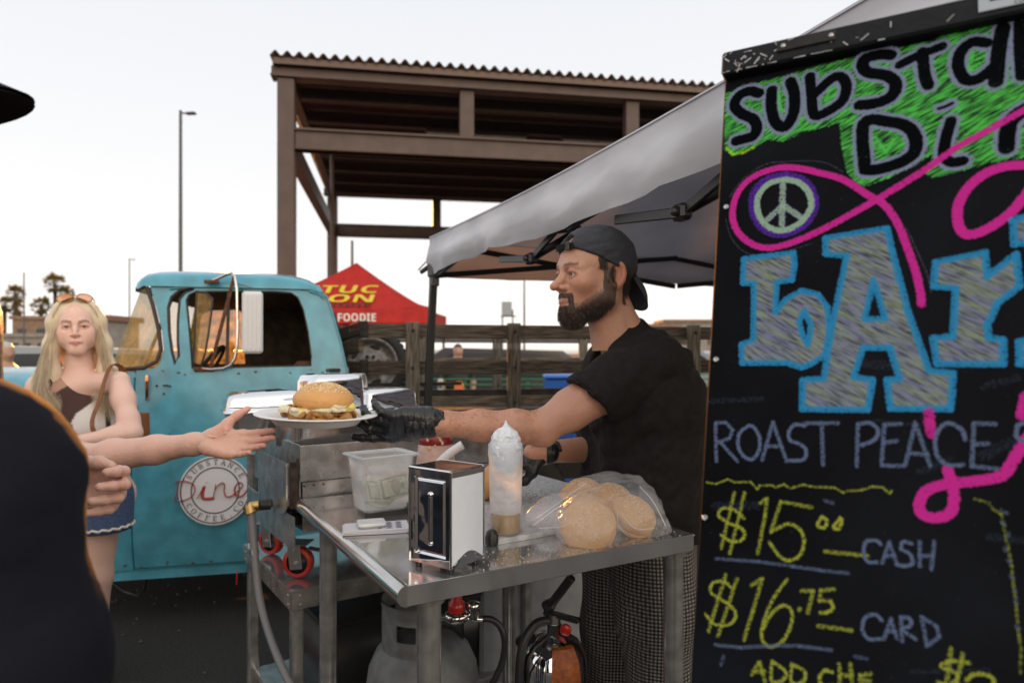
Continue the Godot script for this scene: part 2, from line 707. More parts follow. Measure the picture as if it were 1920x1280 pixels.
	mat("bun_crust", lin(0.66, 0.35, 0.12), 0.5, 0.0, {"vc": true, "bump": noise(35, 0.03, 0.0, 1.0, 256, 4), "depth": 0.15, "scale": 9.0, "sss": 0.1})
	mat("seed", lin(0.78, 0.62, 0.38), 0.5)
	mat("egg_white", lin(0.72, 0.66, 0.46), 0.4, 0.0, {"sss": 0.2, "vc": true, "bump": noise(36, 0.03, 0.0, 1.0, 256, 4), "depth": 0.4, "scale": 7.0})
	mat("meat", lin(0.36, 0.18, 0.06), 0.45, 0.0, {"vc": true, "bump": noise(37, 0.04, 0.0, 1.0, 256, 4), "depth": 0.5, "scale": 8.0})
	mat("cheese", lin(0.75, 0.46, 0.07), 0.35, 0.0, {"sss": 0.1})
	mat("bag_film", lin(0.85, 0.86, 0.90, 0.24), 0.26, 0.0, {"back": Color(0.5, 0.5, 0.52), "bump": noise(62, 0.02, 0.0, 1.0, 256, 3, FastNoiseLite.TYPE_CELLULAR), "depth": 0.4, "scale": 5.0, "coat": 1.0})
	mat("bag_haze", lin(0.85, 0.85, 0.88, 0.5), 0.3, 0.0, {"back": Color(0.5, 0.5, 0.5)})
	mat("skin", Color.WHITE, 0.42, 0.0, {"vc": true, "sss": 0.12, "bump": noise(38, 0.04, 0.3, 1.0, 256, 4), "depth": 0.11, "scale": 9.0})
	mat("skin_flat", lin(0.55, 0.33, 0.25), 0.5, 0.0, {"sss": 0.12})
	mat("hair", Color.WHITE, 0.45, 0.0, {"vc": true})
	mat("blond_hair", Color.WHITE, 0.4, 0.0, {"vc": true, "back": Color(0.5, 0.42, 0.28)})
	mat("eye_white", lin(0.62, 0.58, 0.55), 0.2, 0.0, {"vc": true, "coat": 0.6})
	mat("black_cotton", lin(0.021, 0.018, 0.018), 0.9, 0.0, {"spec": 0.25, "rim": 0.12, "tex": noise(39, 0.06, 0.8, 1.0, 256, 3), "bump": noise(40, 0.008, 0.0, 1.0, 512, 3), "depth": 1.1, "scale": 2.6})
	mat("navy_jacket", lin(0.009, 0.010, 0.016), 0.9, 0.0, {"spec": 0.25, "bump": noise(41, 0.008, 0.0, 1.0, 256, 3), "depth": 1.0, "scale": 1.6})
	mat("cap_cotton", lin(0.034, 0.037, 0.047), 0.85, 0.0, {"rim": 0.35, "bump": noise(42, 0.012, 0.0, 1.0, 256, 4), "depth": 0.6, "scale": 5.0})
	mat("check_cloth", lin(0.42, 0.38, 0.36), 0.9, 0.0, {"tex": check_picture(), "scale": 13.0, "bump": noise(43, 0.006, 0.0, 1.0, 256, 3), "depth": 0.0})
	mat("nitrile", lin(0.016, 0.017, 0.021), 0.34, 0.0, {"bump": noise(44, 0.02, 0.0, 1.0, 256, 4), "depth": 0.25, "scale": Vector3(14, 3, 6)})
	mat("denim", lin(0.085, 0.14, 0.30), 0.9, 0.0, {"tex": fine, "bump": grit, "depth": 0.1, "scale": 7.0})
	mat("lace", lin(0.60, 0.56, 0.52), 0.9)
	mat("top_cloth", Color.WHITE, 0.85, 0.0, {"vc": true, "rim": 0.2, "bump": noise(45, 0.01, 0.0, 1.0, 256, 3), "depth": 0.4, "scale": 3.0})
	mat("strap_cloth", lin(0.045, 0.028, 0.024), 0.85)
	mat("brown_leather", lin(0.24, 0.085, 0.022), 0.45, 0.0, {"tex": soft, "scale": 4.0})
	mat("gold_frame", lin(0.35, 0.22, 0.08), 0.3, 0.6)
	mat("amber_lens", lin(0.42, 0.26, 0.12, 0.5), 0.1, 0.0, {"back": Color(0.5, 0.32, 0.16)})
	mat("tortoise", lin(0.10, 0.03, 0.015), 0.2, 0.0, {"coat": 0.5})
	mat("board_black", lin(0.008, 0.0095, 0.014), 0.6, 0.0, {"spec": 0.16, "tex": noise(46, 0.008, 0.5, 1.0, 256, 5), "scale": 1.5})
	mat("car_dark", lin(0.03, 0.034, 0.05), 0.3, 0.2, {"coat": 0.6})
	mat("car_white", lin(0.6, 0.6, 0.6), 0.3, 0.0, {"coat": 0.6})
	mat("car_silver", lin(0.30, 0.34, 0.37), 0.35, 0.3, {"coat": 0.6})
	mat("fence_green", lin(0.04, 0.16, 0.065), 0.5)
	mat("blue_plastic", lin(0.035, 0.15, 0.55), 0.4)
	mat("cone_orange", lin(0.65, 0.13, 0.02), 0.5)
	mat("bill", lin(0.42, 0.46, 0.36), 0.85, 0.0, {})
	mat("blue_cloth", lin(0.25, 0.36, 0.5), 0.9)
	mat("white_cloth", lin(0.6, 0.6, 0.62), 0.9)
	mat("grey_panel", lin(0.27, 0.285, 0.31), 0.5, 0.0, {"tex": soft, "scale": 1.5})


func check_picture() -> ImageTexture:
	# small woven houndstooth-like check
	var im := Image.create(64, 64, false, Image.FORMAT_RGB8)
	for y in 64:
		for x in 64:
			var a := (x / 4) % 2
			var b := (y / 4) % 2
			var c := 0.10
			if a == 1 and b == 1:
				c = 0.85
			elif a != b:
				c = 0.42 if (x + y) % 2 == 0 else 0.28
			im.set_pixel(x, y, Color(c, c, c))
	return ImageTexture.create_from_image(im)

# ---------- ground, shelter and what stands far off ----------
func ground() -> void:
	var b := MB.new()
	var f := FastNoiseLite.new()
	f.frequency = 0.6
	b.smooth()
	var xs := [-400.0, -60.0, -14.0]
	for k in 37:
		xs.append(-9.0 + 0.5 * k)
	xs.append_array([14.0, 60.0, 400.0])
	var zs := [-500.0, -120.0, -40.0, -16.0]
	for k in 25:
		zs.append(-10.0 + 0.5 * k)
	zs.append_array([8.0, 60.0])
	for i in xs.size() - 1:
		for j in zs.size() - 1:
			var q := []
			for e in [[0, 1], [1, 1], [1, 0], [0, 0]]:
				var x: float = xs[i + e[0]]
				var z: float = zs[j + e[1]]
				q.append(Vector3(x, f.get_noise_2d(x * 3, z * 3) * 0.012, z))
			b.quad(q[0], q[1], q[2], q[3])
	kind(put("ground", b, M.asphalt), "structure")
	var peb := MB.new()
	peb.col(Color.WHITE)
	for k in 220:
		var p := Vector3(rng.randf_range(-3.5, 0.2), 0.008, rng.randf_range(-5.5, -1.2))
		var r := rng.randf_range(0.004, 0.012)
		peb.ell(Transform3D(Basis(Vector3(rng.randf(), 1, rng.randf()).normalized(), rng.randf() * 6), p), Vector3(r, r * 0.6, r * 0.8), 3)
	var g := put("gravel", peb, mat("pebble", lin(0.07, 0.063, 0.056), 0.9))
	kind(g, "stuff")
	tag(g, "loose grit scattered on the dark asphalt around the truck and grill", "gravel")


func shelter() -> void:
	var at := Transform3D(Basis(Vector3.UP, deg_to_rad(9.8)), Vector3(-3.96, 0, -12.0))
	var s := thing("shelter", "tall open brown steel shelter with a flat corrugated roof behind the truck", "shelter", at)
	for x in [0.0, 12.7]:
		for z in [0.0, -9.0]:
			var c := MB.new()
			c.box(T(x, 3.085, z), Vector3(0.29, 6.17, 0.29), 0.012)
			c.box(T(x, 0.02, z), Vector3(0.5, 0.04, 0.5), 0.005)
			put("column", c, M.brown_steel, s)
	for z in [0.0, -9.0]:
		var c := MB.new()
		c.box(T(6.35, 5.125, z), Vector3(12.4, 0.37, 0.22), 0.01)
		for e in [-1.0, 1.0]:
			c.box(T(6.35, 5.125 + e * 0.165, z + 0.05), Vector3(12.4, 0.04, 0.24), 0.004)
		put("tie_beam", c, M.brown_steel, s)
		var h := MB.new()
		h.box(T(6.35, 6.28, z), Vector3(13.2, 0.215, 0.2), 0.008)
		h.box(T(6.35, 6.195, z + 0.06), Vector3(13.2, 0.035, 0.28), 0.004)
		put("roof_beam", h, M.brown_steel, s)
		for k in 3:
			var p := MB.new()
			p.box(T(3.17 + k * 3.165, 5.745, z), Vector3(0.26, 0.868, 0.2), 0.008)
			put("stub_post", p, M.brown_steel, s)
	for x in [0.0, 12.7]:
		var c := MB.new()
		c.box(T(x, 5.125, -4.5), Vector3(0.2, 0.35, 8.7), 0.01)
		c.box(T(x, 6.28, -4.5), Vector3(0.18, 0.2, 8.78), 0.01)
		put("side_beam", c, M.brown_steel, s)
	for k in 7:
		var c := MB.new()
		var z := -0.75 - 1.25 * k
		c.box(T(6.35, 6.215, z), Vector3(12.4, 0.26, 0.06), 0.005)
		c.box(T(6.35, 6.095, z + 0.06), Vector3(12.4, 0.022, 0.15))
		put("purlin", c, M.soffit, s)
	var f := MB.new()
	f.box(T(6.4, 6.43, 0.2), Vector3(13.2, 0.115, 0.05), 0.004)
	f.box(T(6.4, 6.43, -9.2), Vector3(13.2, 0.115, 0.05), 0.004)
	f.box(T(-0.19, 6.43, -4.5), Vector3(0.05, 0.115, 9.35), 0.004)
	put("fascia", f, M.roof_sheet, s)
	var r := MB.new()
	r.smooth()
	var n := 13 * 5 * 8
	for i in n:
		var q := []
		for e in [0, 1]:
			var x: float = -0.24 + 13.4 * (i + e) / n
			q.append(Vector3(x, 6.53 + 0.045 * sin(TAU * x / 0.2), 0))
		var a := Vector3(0, 0, 0.3)
		var c := Vector3(0, 0, -9.3)
		r.quad(q[0] + a, q[1] + a, q[1] + c, q[0] + c)
		var dn := Vector3(0, -0.012, 0)
		r.quad(q[0] + c + dn, q[1] + c + dn, q[1] + a + dn, q[0] + a + dn)
		r.quad(q[0] + a + dn, q[1] + a + dn, q[1] + a, q[0] + a)
	put("roof", r, M.roof_sheet, s)
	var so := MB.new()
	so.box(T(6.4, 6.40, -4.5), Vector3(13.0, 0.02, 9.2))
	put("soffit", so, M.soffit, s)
	var dp := MB.new()
	dp.tube([Vector3(0.42, 0, -4.0), Vector3(0.42, 6.1, -4.0)], 0.05)
	put("downpipe", dp, M.brown_steel, s)
	for k in 3:
		var x := 2.45 + 2.95 * k
		var l := thing("strip_light", ["long unlit strip light under the shelter roof, behind the left stub post", "long unlit strip light under the shelter roof, at the middle stub post", "long unlit strip light under the shelter roof, hidden most by the grey canopy"][k], "light fixture", at * T(x + 1.15, 5.98, -2.0), "strip lights under the shelter roof")
		var b := MB.new()
		b.box(T(0, 0.075, 0), Vector3(2.2, 0.05, 0.12), 0.01)
		put("housing", b, M.pole_grey, l)
		b = MB.new()
		b.tube([Vector3(-1.05, 0, 0), Vector3(1.05, 0, 0)], 0.075, 10)
		put("diffuser", b, M.lamp_glass, l)


func pole_lamp(u: Vector3, h: float, label: String, head := true) -> void:
	var s := thing("street_lamp", label, "street lamp", T(u.x, 0, u.z))
	var b := MB.new()
	b.tube([Vector3(0, 0, 0), Vector3(0, h, 0)], [0.085, 0.055], 10)
	b.lathe(T(), [Vector2(0.2, 0), Vector2(0.2, 0.15), Vector2(0.09, 0.25)], 10)
	put("pole", b, M.pole_grey, s)
	if head:
		b = MB.new()
		b.tube([Vector3(0, h - 0.08, 0), Vector3(0.22, h - 0.12, 0)], 0.03, 6)
		put("arm", b, M.pole_grey, s)
		b = MB.new()
		b.box(Transform3D(Basis(Vector3.BACK, 0.05), Vector3(0.4, h - 0.11, 0)), Vector3(0.36, 0.09, 0.2), 0.03)
		put("lamp_head", b, M.pole_grey, s)


func palm(at: Vector3, h: float, r: float, label: String, sd: int) -> void:
	var g := RandomNumberGenerator.new()
	g.seed = sd
	var s := thing("palm_tree", label, "palm tree", T(at.x, 0, at.z), "fan palms on the skyline")
	var b := MB.new()
	var lean := g.randf_range(-0.3, 0.3)
	b.tube([Vector3(0, 0, 0), Vector3(lean * 0.3, h * 0.5, 0), Vector3(lean, h, 0)], [0.42, 0.3, 0.26], 8)
	put("trunk", b, M.palm_trunk, s)
	b = MB.new()
	for k in 46:
		var a := g.randf() * TAU
		var e := g.randf_range(-1.1, 1.35)
		var dir := Vector3(cos(a) * cos(e), sin(e), sin(a) * cos(e))
		var l := r * g.randf_range(0.5, 0.72) * (0.75 if e < -0.5 else 1.0)
		var c := Vector3(lean, h, 0)
		var hub := c + dir * l
		b.tube([c, hub], 0.03, 3, false)
		var side := dir.cross(Vector3.UP).normalized()
		var nrm := side.cross(dir).normalized()
		for j in 9:
			var w := (j - 4) * 0.36
			var d2 := (dir * cos(w) + side * sin(w)).normalized()
			var tip := hub + d2 * r * 0.5 * g.randf_range(0.8, 1.1) - Vector3(0, 0.14 * r, 0) * absf(w)
			var o := (d2.cross(nrm)).normalized() * r * 0.055
			b.tri(hub - o * 0.4, hub.lerp(tip, 0.4) + o, tip)
			b.tri(hub + o * 0.4, tip, hub.lerp(tip, 0.4) - o)
	put("crown", b, M.palm_leaf, s)


func house(called: String, label: String, a: Vector3, size: Vector3, wall: Material, roof: Material, wins := 0) -> void:
	var s := thing(called, label, "building", T(a.x, 0, a.z))
	var b := MB.new()
	b.box(T(0, size.y / 2, 0), size)
	put("wall", b, wall, s)
	b = MB.new()
	b.box(T(0, size.y + 0.2, 0), Vector3(size.x + 0.5, 0.4, size.z + 0.5))
	put("roof", b, roof, s)
	for k in wins:
		b = MB.new()
		b.box(T(-size.x / 2 + size.x * (k + 0.5) / wins, size.y * 0.62, size.z / 2), Vector3(size.x / wins * 0.45, size.y * 0.35, 0.1))
		put("window", b, M.dark_window, s)


func car(label: String, at: Vector3, turn: float, paint: Material, tall := 1.0, sd := 0) -> void:
	var s := thing("parked_car", label, "car", Transform3D(Basis(Vector3.UP, turn), at), "cars parked behind the truck")
	var prof := PackedVector2Array([Vector2(-2.2, 0.3), Vector2(2.2, 0.3), Vector2(2.28, 0.55), Vector2(2.2, 0.85), Vector2(1.2, 0.97 * tall), Vector2(0.55, 1.42 * tall), Vector2(-1.3, 1.47 * tall), Vector2(-2.05, 1.0 * tall), Vector2(-2.28, 0.8)])
	var b := MB.new()
	b.plate(T(0, 0, 0.86), prof, [], 1.72)
	put("body", b, paint, s)
	for sg in [-1.0, 1.0]:
		for w in [[Vector2(1.0, 0.99 * tall), Vector2(0.5, 1.36 * tall), Vector2(-0.25, 1.39 * tall), Vector2(-0.25, 0.99 * tall)], [Vector2(-0.33, 0.99 * tall), Vector2(-0.33, 1.39 * tall), Vector2(-1.2, 1.38 * tall), Vector2(-1.75, 1.0 * tall)]]:
			b = MB.new()
			b.plate(T(0, 0, sg * 0.862 + 0.006), PackedVector2Array(w), [], 0.012)
			put("window", b, M.dark_window, s)
		for x in [-1.4, 1.4]:
			b = MB.new()
			b.lathe(Transform3D(Basis(Vector3.RIGHT, PI / 2), Vector3(x, 0.32, sg * 0.8 - 0.1)), [Vector2(0.05, 0), Vector2(0.32, 0.0), Vector2(0.33, 0.05), Vector2(0.32, 0.2), Vector2(0.2, 0.21), Vector2(0.02, 0.19)], 18)
			put("wheel", b, M.rubber, s)
	b = MB.new()
	b.quad(Vector3(1.21, 0.99 * tall, 0.7), Vector3(1.21, 0.99 * tall, -0.7), Vector3(0.59, 1.40 * tall, -0.62), Vector3(0.59, 1.40 * tall, 0.62))
	put("windscreen", b, M.dark_window, s)


func bystander(label: String, at: Vector3, turn: float, h: float, shirt: Color, hair: Color, legs: Color) -> void:
	var s := Sculpt.new()
	var k := h / 1.75
	var f := Field.new(Vector3(-0.4, -0.02, -0.3), Vector3(0.4, 1.85, 0.3), 0.028)
	for sx in [-1.0, 1.0]:
		f.chain([Vector3(sx * 0.1, 0.92, 0), Vector3(sx * 0.11, 0.5, 0.02), Vector3(sx * 0.12, 0.07, -0.02), Vector3(sx * 0.13, 0.05, 0.13)], [0.1, 0.07, 0.05, 0.045], 0.04)
		f.chain([Vector3(sx * 0.17, 1.42, 0), Vector3(sx * 0.24, 1.14, -0.02), Vector3(sx * 0.22, 0.9, 0.06), Vector3(sx * 0.21, 0.82, 0.09)], [0.062, 0.05, 0.04, 0.035], 0.04)
	f.chain([Vector3(0, 0.95, 0), Vector3(0, 1.2, 0), Vector3(0, 1.38, 0)], [0.15, 0.15, 0.16], 0.06)
	f.cap(Vector3(0, 1.42, 0), Vector3(0, 1.56, 0.02), 0.06, 0.055, 0.04)
	f.ell(T(0, 1.63, 0.02), Vector3(0.078, 0.115, 0.095), 0.02)
	f.cap(Vector3(0, 1.62, 0.11), Vector3(0, 1.6, 0.125), 0.012, 0.016, 0.01)
	f.mesh(s, func(p: Vector3): return hair if p.y > 1.68 or (p.y > 1.56 and p.z < 0.0) else lin(0.42, 0.25, 0.18) if p.y > 1.47 or (absf(p.x) > 0.19 and p.y < 1.2) else shirt if p.y > 0.95 else legs)
	var o := put("person", s, M.skin, null, Transform3D(Basis(Vector3.UP, turn).scaled(Vector3.ONE * k), at))
	tag(o, label, "person", "people standing in the background")


func far_things() -> void:
	pole_lamp(Vector3(-12.6344, 1.4, -26), 10.6, "tall grey lamp post standing alone against the sky above the truck")
	pole_lamp(Vector3(-42.9375, 1.4, -60), 8.4, "thin distant light pole among the palm trees", false)
	pole_lamp(Vector3(-39.2656, 1.4, -70), 11.0, "thin distant light pole above the truck windshield")
	pole_lamp(Vector3(0.8086, 1.4, -45), 6.2, "thin bare pole beside the raised grey box", false)
	pole_lamp(Vector3(-7.0312, 1.4, -30), 6.3, "thin antenna mast rising behind the red tent", false)
	var P := [[28, 552, 16, "slender palm, second from the frame edge, with another crown just below it"], [6, 572, 15, "palm cut by the frame edge, leftmost of the skyline palms"], [34, 580, 13, "short palm whose crown sits under a taller palm beside it"], [73, 574, 17, "palm with a drooping skirt in front of the brown building"], [104, 533, 19, "tallest palm on the skyline, just left of the blond woman's head"], [127, 550, 13, "palm partly behind the blond woman's sunglasses"]]
	for k in P.size():
		var d := 95.0 + 4.0 * (k % 3)
		palm(Vector3((P[k][0] - 960.0) / 1280.0 * d, 0, -d), 1.4 + (660.0 - P[k][1]) / 1280.0 * d, P[k][2] / 1280.0 * d * 1.25, P[k][3], 40 + k)
	house("brown_building", "boxy brown building on the skyline behind the palms", Vector3(-54.5813, 1.4, -82), Vector3(6.6, 5.2, 6), M.stucco, M.stucco, 3)
	house("low_building", "long low pale building below the palms at the frame edge", Vector3(-52.7344, 1.4, -75), Vector3(6.5, 3.0, 5), M.pale_stucco, M.pale_stucco, 5)
	house("red_roofed_building", "building with a red brown roof beside the woman's blond hair", Vector3(-29.5312, 1.4, -50), Vector3(2.2, 3.6, 4), M.pale_stucco, M.roof_red, 2)
	house("distant_building", "low distant building on the horizon behind the cook's back", Vector3(24.1211, 1.4, -95), Vector3(7, 5.4, 6), M.pale_stucco, M.stucco, 4)
	house("distant_shed", "tiny low shed on the horizon right of the cook", Vector3(20.6328, 1.4, -95), Vector3(4, 4.8, 6), M.stucco, M.stucco, 2)
	var sb := thing("raised_box", "grey blue box raised on a frame against the bright sky left of the cook", "sign", T(-0.31, 0, -40))
	var b := MB.new()
	b.box(T(0, 3.95, 0), Vector3(0.6, 0.8, 0.3), 0.02)
	put("box", b, M.car_silver, sb)
	b = MB.new()
	b.box(T(0.1, 3.5, 0), Vector3(0.9, 0.06, 0.4))
	b.tube([Vector3(0.35, 0, 0), Vector3(0.35, 3.9, 0)], 0.05, 6)
	b.tube([Vector3(-0.25, 0, 0), Vector3(-0.25, 3.5, 0)], 0.05, 6)
	put("frame", b, M.pole_grey, sb)
	car("dark blue car parked beyond the stake bed, behind the cook's arm", Vector3(0.15, 0, -11.5), 0.12, M.car_dark)
	car("white car half hidden by the stake bed posts near the tent pole", Vector3(-1.6, 0, -16.5), 0.3, M.car_white)
	car("silver car beyond the stake bed, right of the cook's back", Vector3(3.6, 0, -14.5), -0.4, M.car_silver)
	car("white car with dark windows behind the blond woman's shoulder", Vector3(-9.7, 0, -14.5), 0.2, M.car_white, 1.05)
	car("tall dark car deep in the lot behind the spare wheel", Vector3(-4.0, 0, -19.0), 0.1, M.car_dark, 1.15)
	car("pale car seen through the truck cab window", Vector3(-5.6, 0, -13.5), 0.1, M.car_silver)
	car("grey car parked close behind the truck cab", Vector3(-4.7, 0, -8.9), 0.06, M.car_silver)
	car("dark car in the row behind the truck hood", Vector3(-10.6, 0, -19.5), 0.15, M.car_dark)
	car("white car in the row seen past the truck windshield", Vector3(-7.4, 0, -18.5), 0.05, M.car_white)
	bystander("person with a grey cap at the frame edge, left of the woman", Vector3(-4.3228, -2.6781, -5.8) * Vector3(1, 0, 1), 1.2, 1.5, lin(0.18, 0.16, 0.16), lin(0.42, 0.40, 0.37), lin(0.05, 0.05, 0.07))
	bystander("dark haired person in a pale blue shirt far behind the woman", Vector3(-10.8281, -9.1469, -15) * Vector3(1, 0, 1), 1.9, 1.48, lin(0.30, 0.36, 0.48), lin(0.03, 0.02, 0.015), lin(0.06, 0.06, 0.09))
	bystander("person in a white shirt far behind the woman's hair", Vector3(-9.0391, -7.7406, -13) * Vector3(1, 0, 1), -0.5, 1.4, lin(0.60, 0.60, 0.66), lin(0.10, 0.06, 0.03), lin(0.06, 0.06, 0.09))
	bystander("person in a black shirt seen between the stake bed rails", Vector3(-0.7172, -4.9281, -9) * Vector3(1, 0, 1), 0.3, 1.52, lin(0.015, 0.015, 0.017), lin(0.06, 0.03, 0.02), lin(0.05, 0.06, 0.10))
	bystander("person in a pale shirt seen through the truck window", Vector3(-3.8281, -5.6312, -10) * Vector3(1, 0, 1), 0.3, 1.52, lin(0.55, 0.5, 0.5), lin(0.10, 0.05, 0.02), lin(0.05, 0.06, 0.10))
	bystander("person in a reddish shirt seen behind the truck steering wheel", Vector3(-4.9875, -7.0375, -12) * Vector3(1, 0, 1), 2.3, 1.6, lin(0.35, 0.12, 0.08), lin(0.10, 0.05, 0.02), lin(0.05, 0.06, 0.10))
	var g := thing("green_fence", "low green slatted barrier beyond the stake bed", "fence", T(1.0, 0, -8.6))
	for k in 10:
		b = MB.new()
		b.box(T(0, 0.50 + 0.07 * k, 0), Vector3(6.4, 0.022, 0.03), 0.004)
		put("slat", b, M.fence_green, g)
	for k in 9:
		b = MB.new()
		b.box(T(-3.2 + 0.8 * k, 0.53, -0.03), Vector3(0.05, 1.06, 0.03), 0.004)
		put("post", b, M.fence_green, g)
	var w := thing("white_post", "short white marker post in front of the green barrier", "post", T(-0.86, 0, -8.2))
	b = MB.new()
	b.box(T(0, 0.54, 0), Vector3(0.06, 1.08, 0.06), 0.008)
	put("shaft", b, M.car_white, w)
	b = MB.new()
	b.box(T(0, 1.0, 0.032), Vector3(0.05, 0.06, 0.006))
	put("marker", b, M.pole_grey, w)
	var c := thing("traffic_cone", "orange traffic cone seen between the stake bed rails", "traffic cone", T(-0.62, 0, -8.0))
	b = MB.new()
	b.lathe(T(), [Vector2(0.15, 0.03), Vector2(0.055, 1.02), Vector2(0.03, 1.06), Vector2(0.0, 1.06)], 14)
	put("cone", b, M.cone_orange, c)
	b = MB.new()
	b.box(T(0, 0.015, 0), Vector3(0.4, 0.03, 0.4), 0.01)
	put("base", b, M.rubber, c)
	var bin := thing("blue_bin", "blue plastic bin beyond the stake bed, left of the cook's sleeve", "bin", T(0.66, 0, -7.6))
	b = MB.new()
	b.rings([[Vector3(-0.22, 0, 0.22), Vector3(0.26, 0, 0.26), Vector3(0.26, 0, -0.26), Vector3(-0.26, 0, -0.26)], [Vector3(-0.29, 1.1, 0.29), Vector3(0.29, 1.1, 0.29), Vector3(0.29, 1.1, -0.29), Vector3(-0.29, 1.1, -0.29)]])
	put("bucket", b, M.blue_plastic, bin)
	b = MB.new()
	b.box(T(0, 1.13, 0), Vector3(0.62, 0.05, 0.62), 0.02)
	put("lid", b, M.blue_plastic, bin)

# ---------- the old flatbed truck ----------
const D := 3.6


func px(a: Array) -> PackedVector2Array:
	# outline points of the cab side, measured in millimetres from the rear lower corner of its door opening
	var o := PackedVector2Array()
	for p in a:
		o.append(Vector2((p[0] - 960.0) * 0.0028125, 1.40 - (p[1] - 660.0) * 0.0028125))
	return o


func bulge(y: float) -> float:
	var t := clampf((y - 0.28) / 1.04, 0.0, 1.0)
	return 0.055 * sin(PI * pow(t, 0.8)) + (0.010 if y < 0.962 else 0.0)


func skin_panel(x0: float, x1: float, y0: float, y1: float, proud := 0.0) -> MB:
	var b := MB.new()
	var out := []
	var ys := []
	for i in 15:
		ys.append(lerpf(y0, y1, i / 14.0))
	if y0 < 0.955 and y1 > 0.97:
		ys.append_array([0.956, 0.962, 0.966])
		ys.sort()
	for x in [x0, x0 + 0.006, x1 - 0.006, x1]:
		var e := 0.0 if x == x0 or x == x1 else 0.006
		var q := []
		for y in ys:
			q.append(Vector3(x, y, -D + bulge(y) + proud - 0.006 + e))
		for i in ys.size():
			q.append(Vector3(x, ys[-1 - i], -D + bulge(ys[-1 - i]) - 0.035))
		q.reverse()
		out.append(q)
	b.smooth(false)
	b.rings(out)
	return b


func wheel(parent: Node3D, c: Vector3, r: float, w: float, rim: float) -> void:
	# axle along z, outer face towards +z
	var t := Transform3D(Basis(Vector3.RIGHT, PI / 2), c)
	var b := MB.new()
	b.lathe(t, [Vector2(rim, -w / 2), Vector2(r * 0.86, -w * 0.5), Vector2(r * 0.97, -w * 0.38), Vector2(r, -w * 0.3), Vector2(r, w * 0.3), Vector2(r * 0.97, w * 0.38), Vector2(r * 0.86, w * 0.5), Vector2(rim + 0.01, w * 0.47), Vector2(rim, w * 0.4)], 48)
	for k in 40:
		var a := TAU * k / 40
		for sg in [-1.0, 1.0]:
			b.box(t * Transform3D(Basis(Vector3.UP, -a + sg * 0.03) * Basis(Vector3.RIGHT, 0.35 * sg), Vector3(cos(a) * r, sg * w * 0.2, sin(a) * r)), Vector3(0.016, w * 0.3, r * 0.1), 0.002)
	put("tyre", b, M.rubber, parent)
	b = MB.new()
	b.lathe(t, [Vector2(rim, w * 0.1), Vector2(rim + 0.012, w * 0.46), Vector2(rim - 0.004, w * 0.48), Vector2(rim * 0.9, w * 0.36), Vector2(rim * 0.86, w * 0.1), Vector2(rim * 0.5, w * 0.22), Vector2(rim * 0.42, w * 0.3), Vector2(rim * 0.2, w * 0.3), Vector2(rim * 0.18, w * 0.5), Vector2(0.0, w * 0.52)], 40)
	put("rim", b, M.wheel_paint, parent)
	b = MB.new()
	for k in 8:
		var a := TAU * k / 8
		b = MB.new()
		b.lathe(t * T(cos(a) * rim * 0.33, w * 0.29, sin(a) * rim * 0.33), [Vector2(0.012, 0), Vector2(0.012, 0.02), Vector2(0.0, 0.022)], 6, false)
		put("wheel_nut", b, M.iron, parent)
	for k in 5:
		var a := TAU * (k + 0.3) / 5
		b = MB.new()
		b.ell(t * Transform3D(Basis(Vector3.UP, -a), Vector3(cos(a) * rim * 0.68, w * 0.165, sin(a) * rim * 0.68)), Vector3(rim * 0.1, 0.006, rim * 0.2), 6)
		put("hand_hole", b, M.truck_dark, parent)


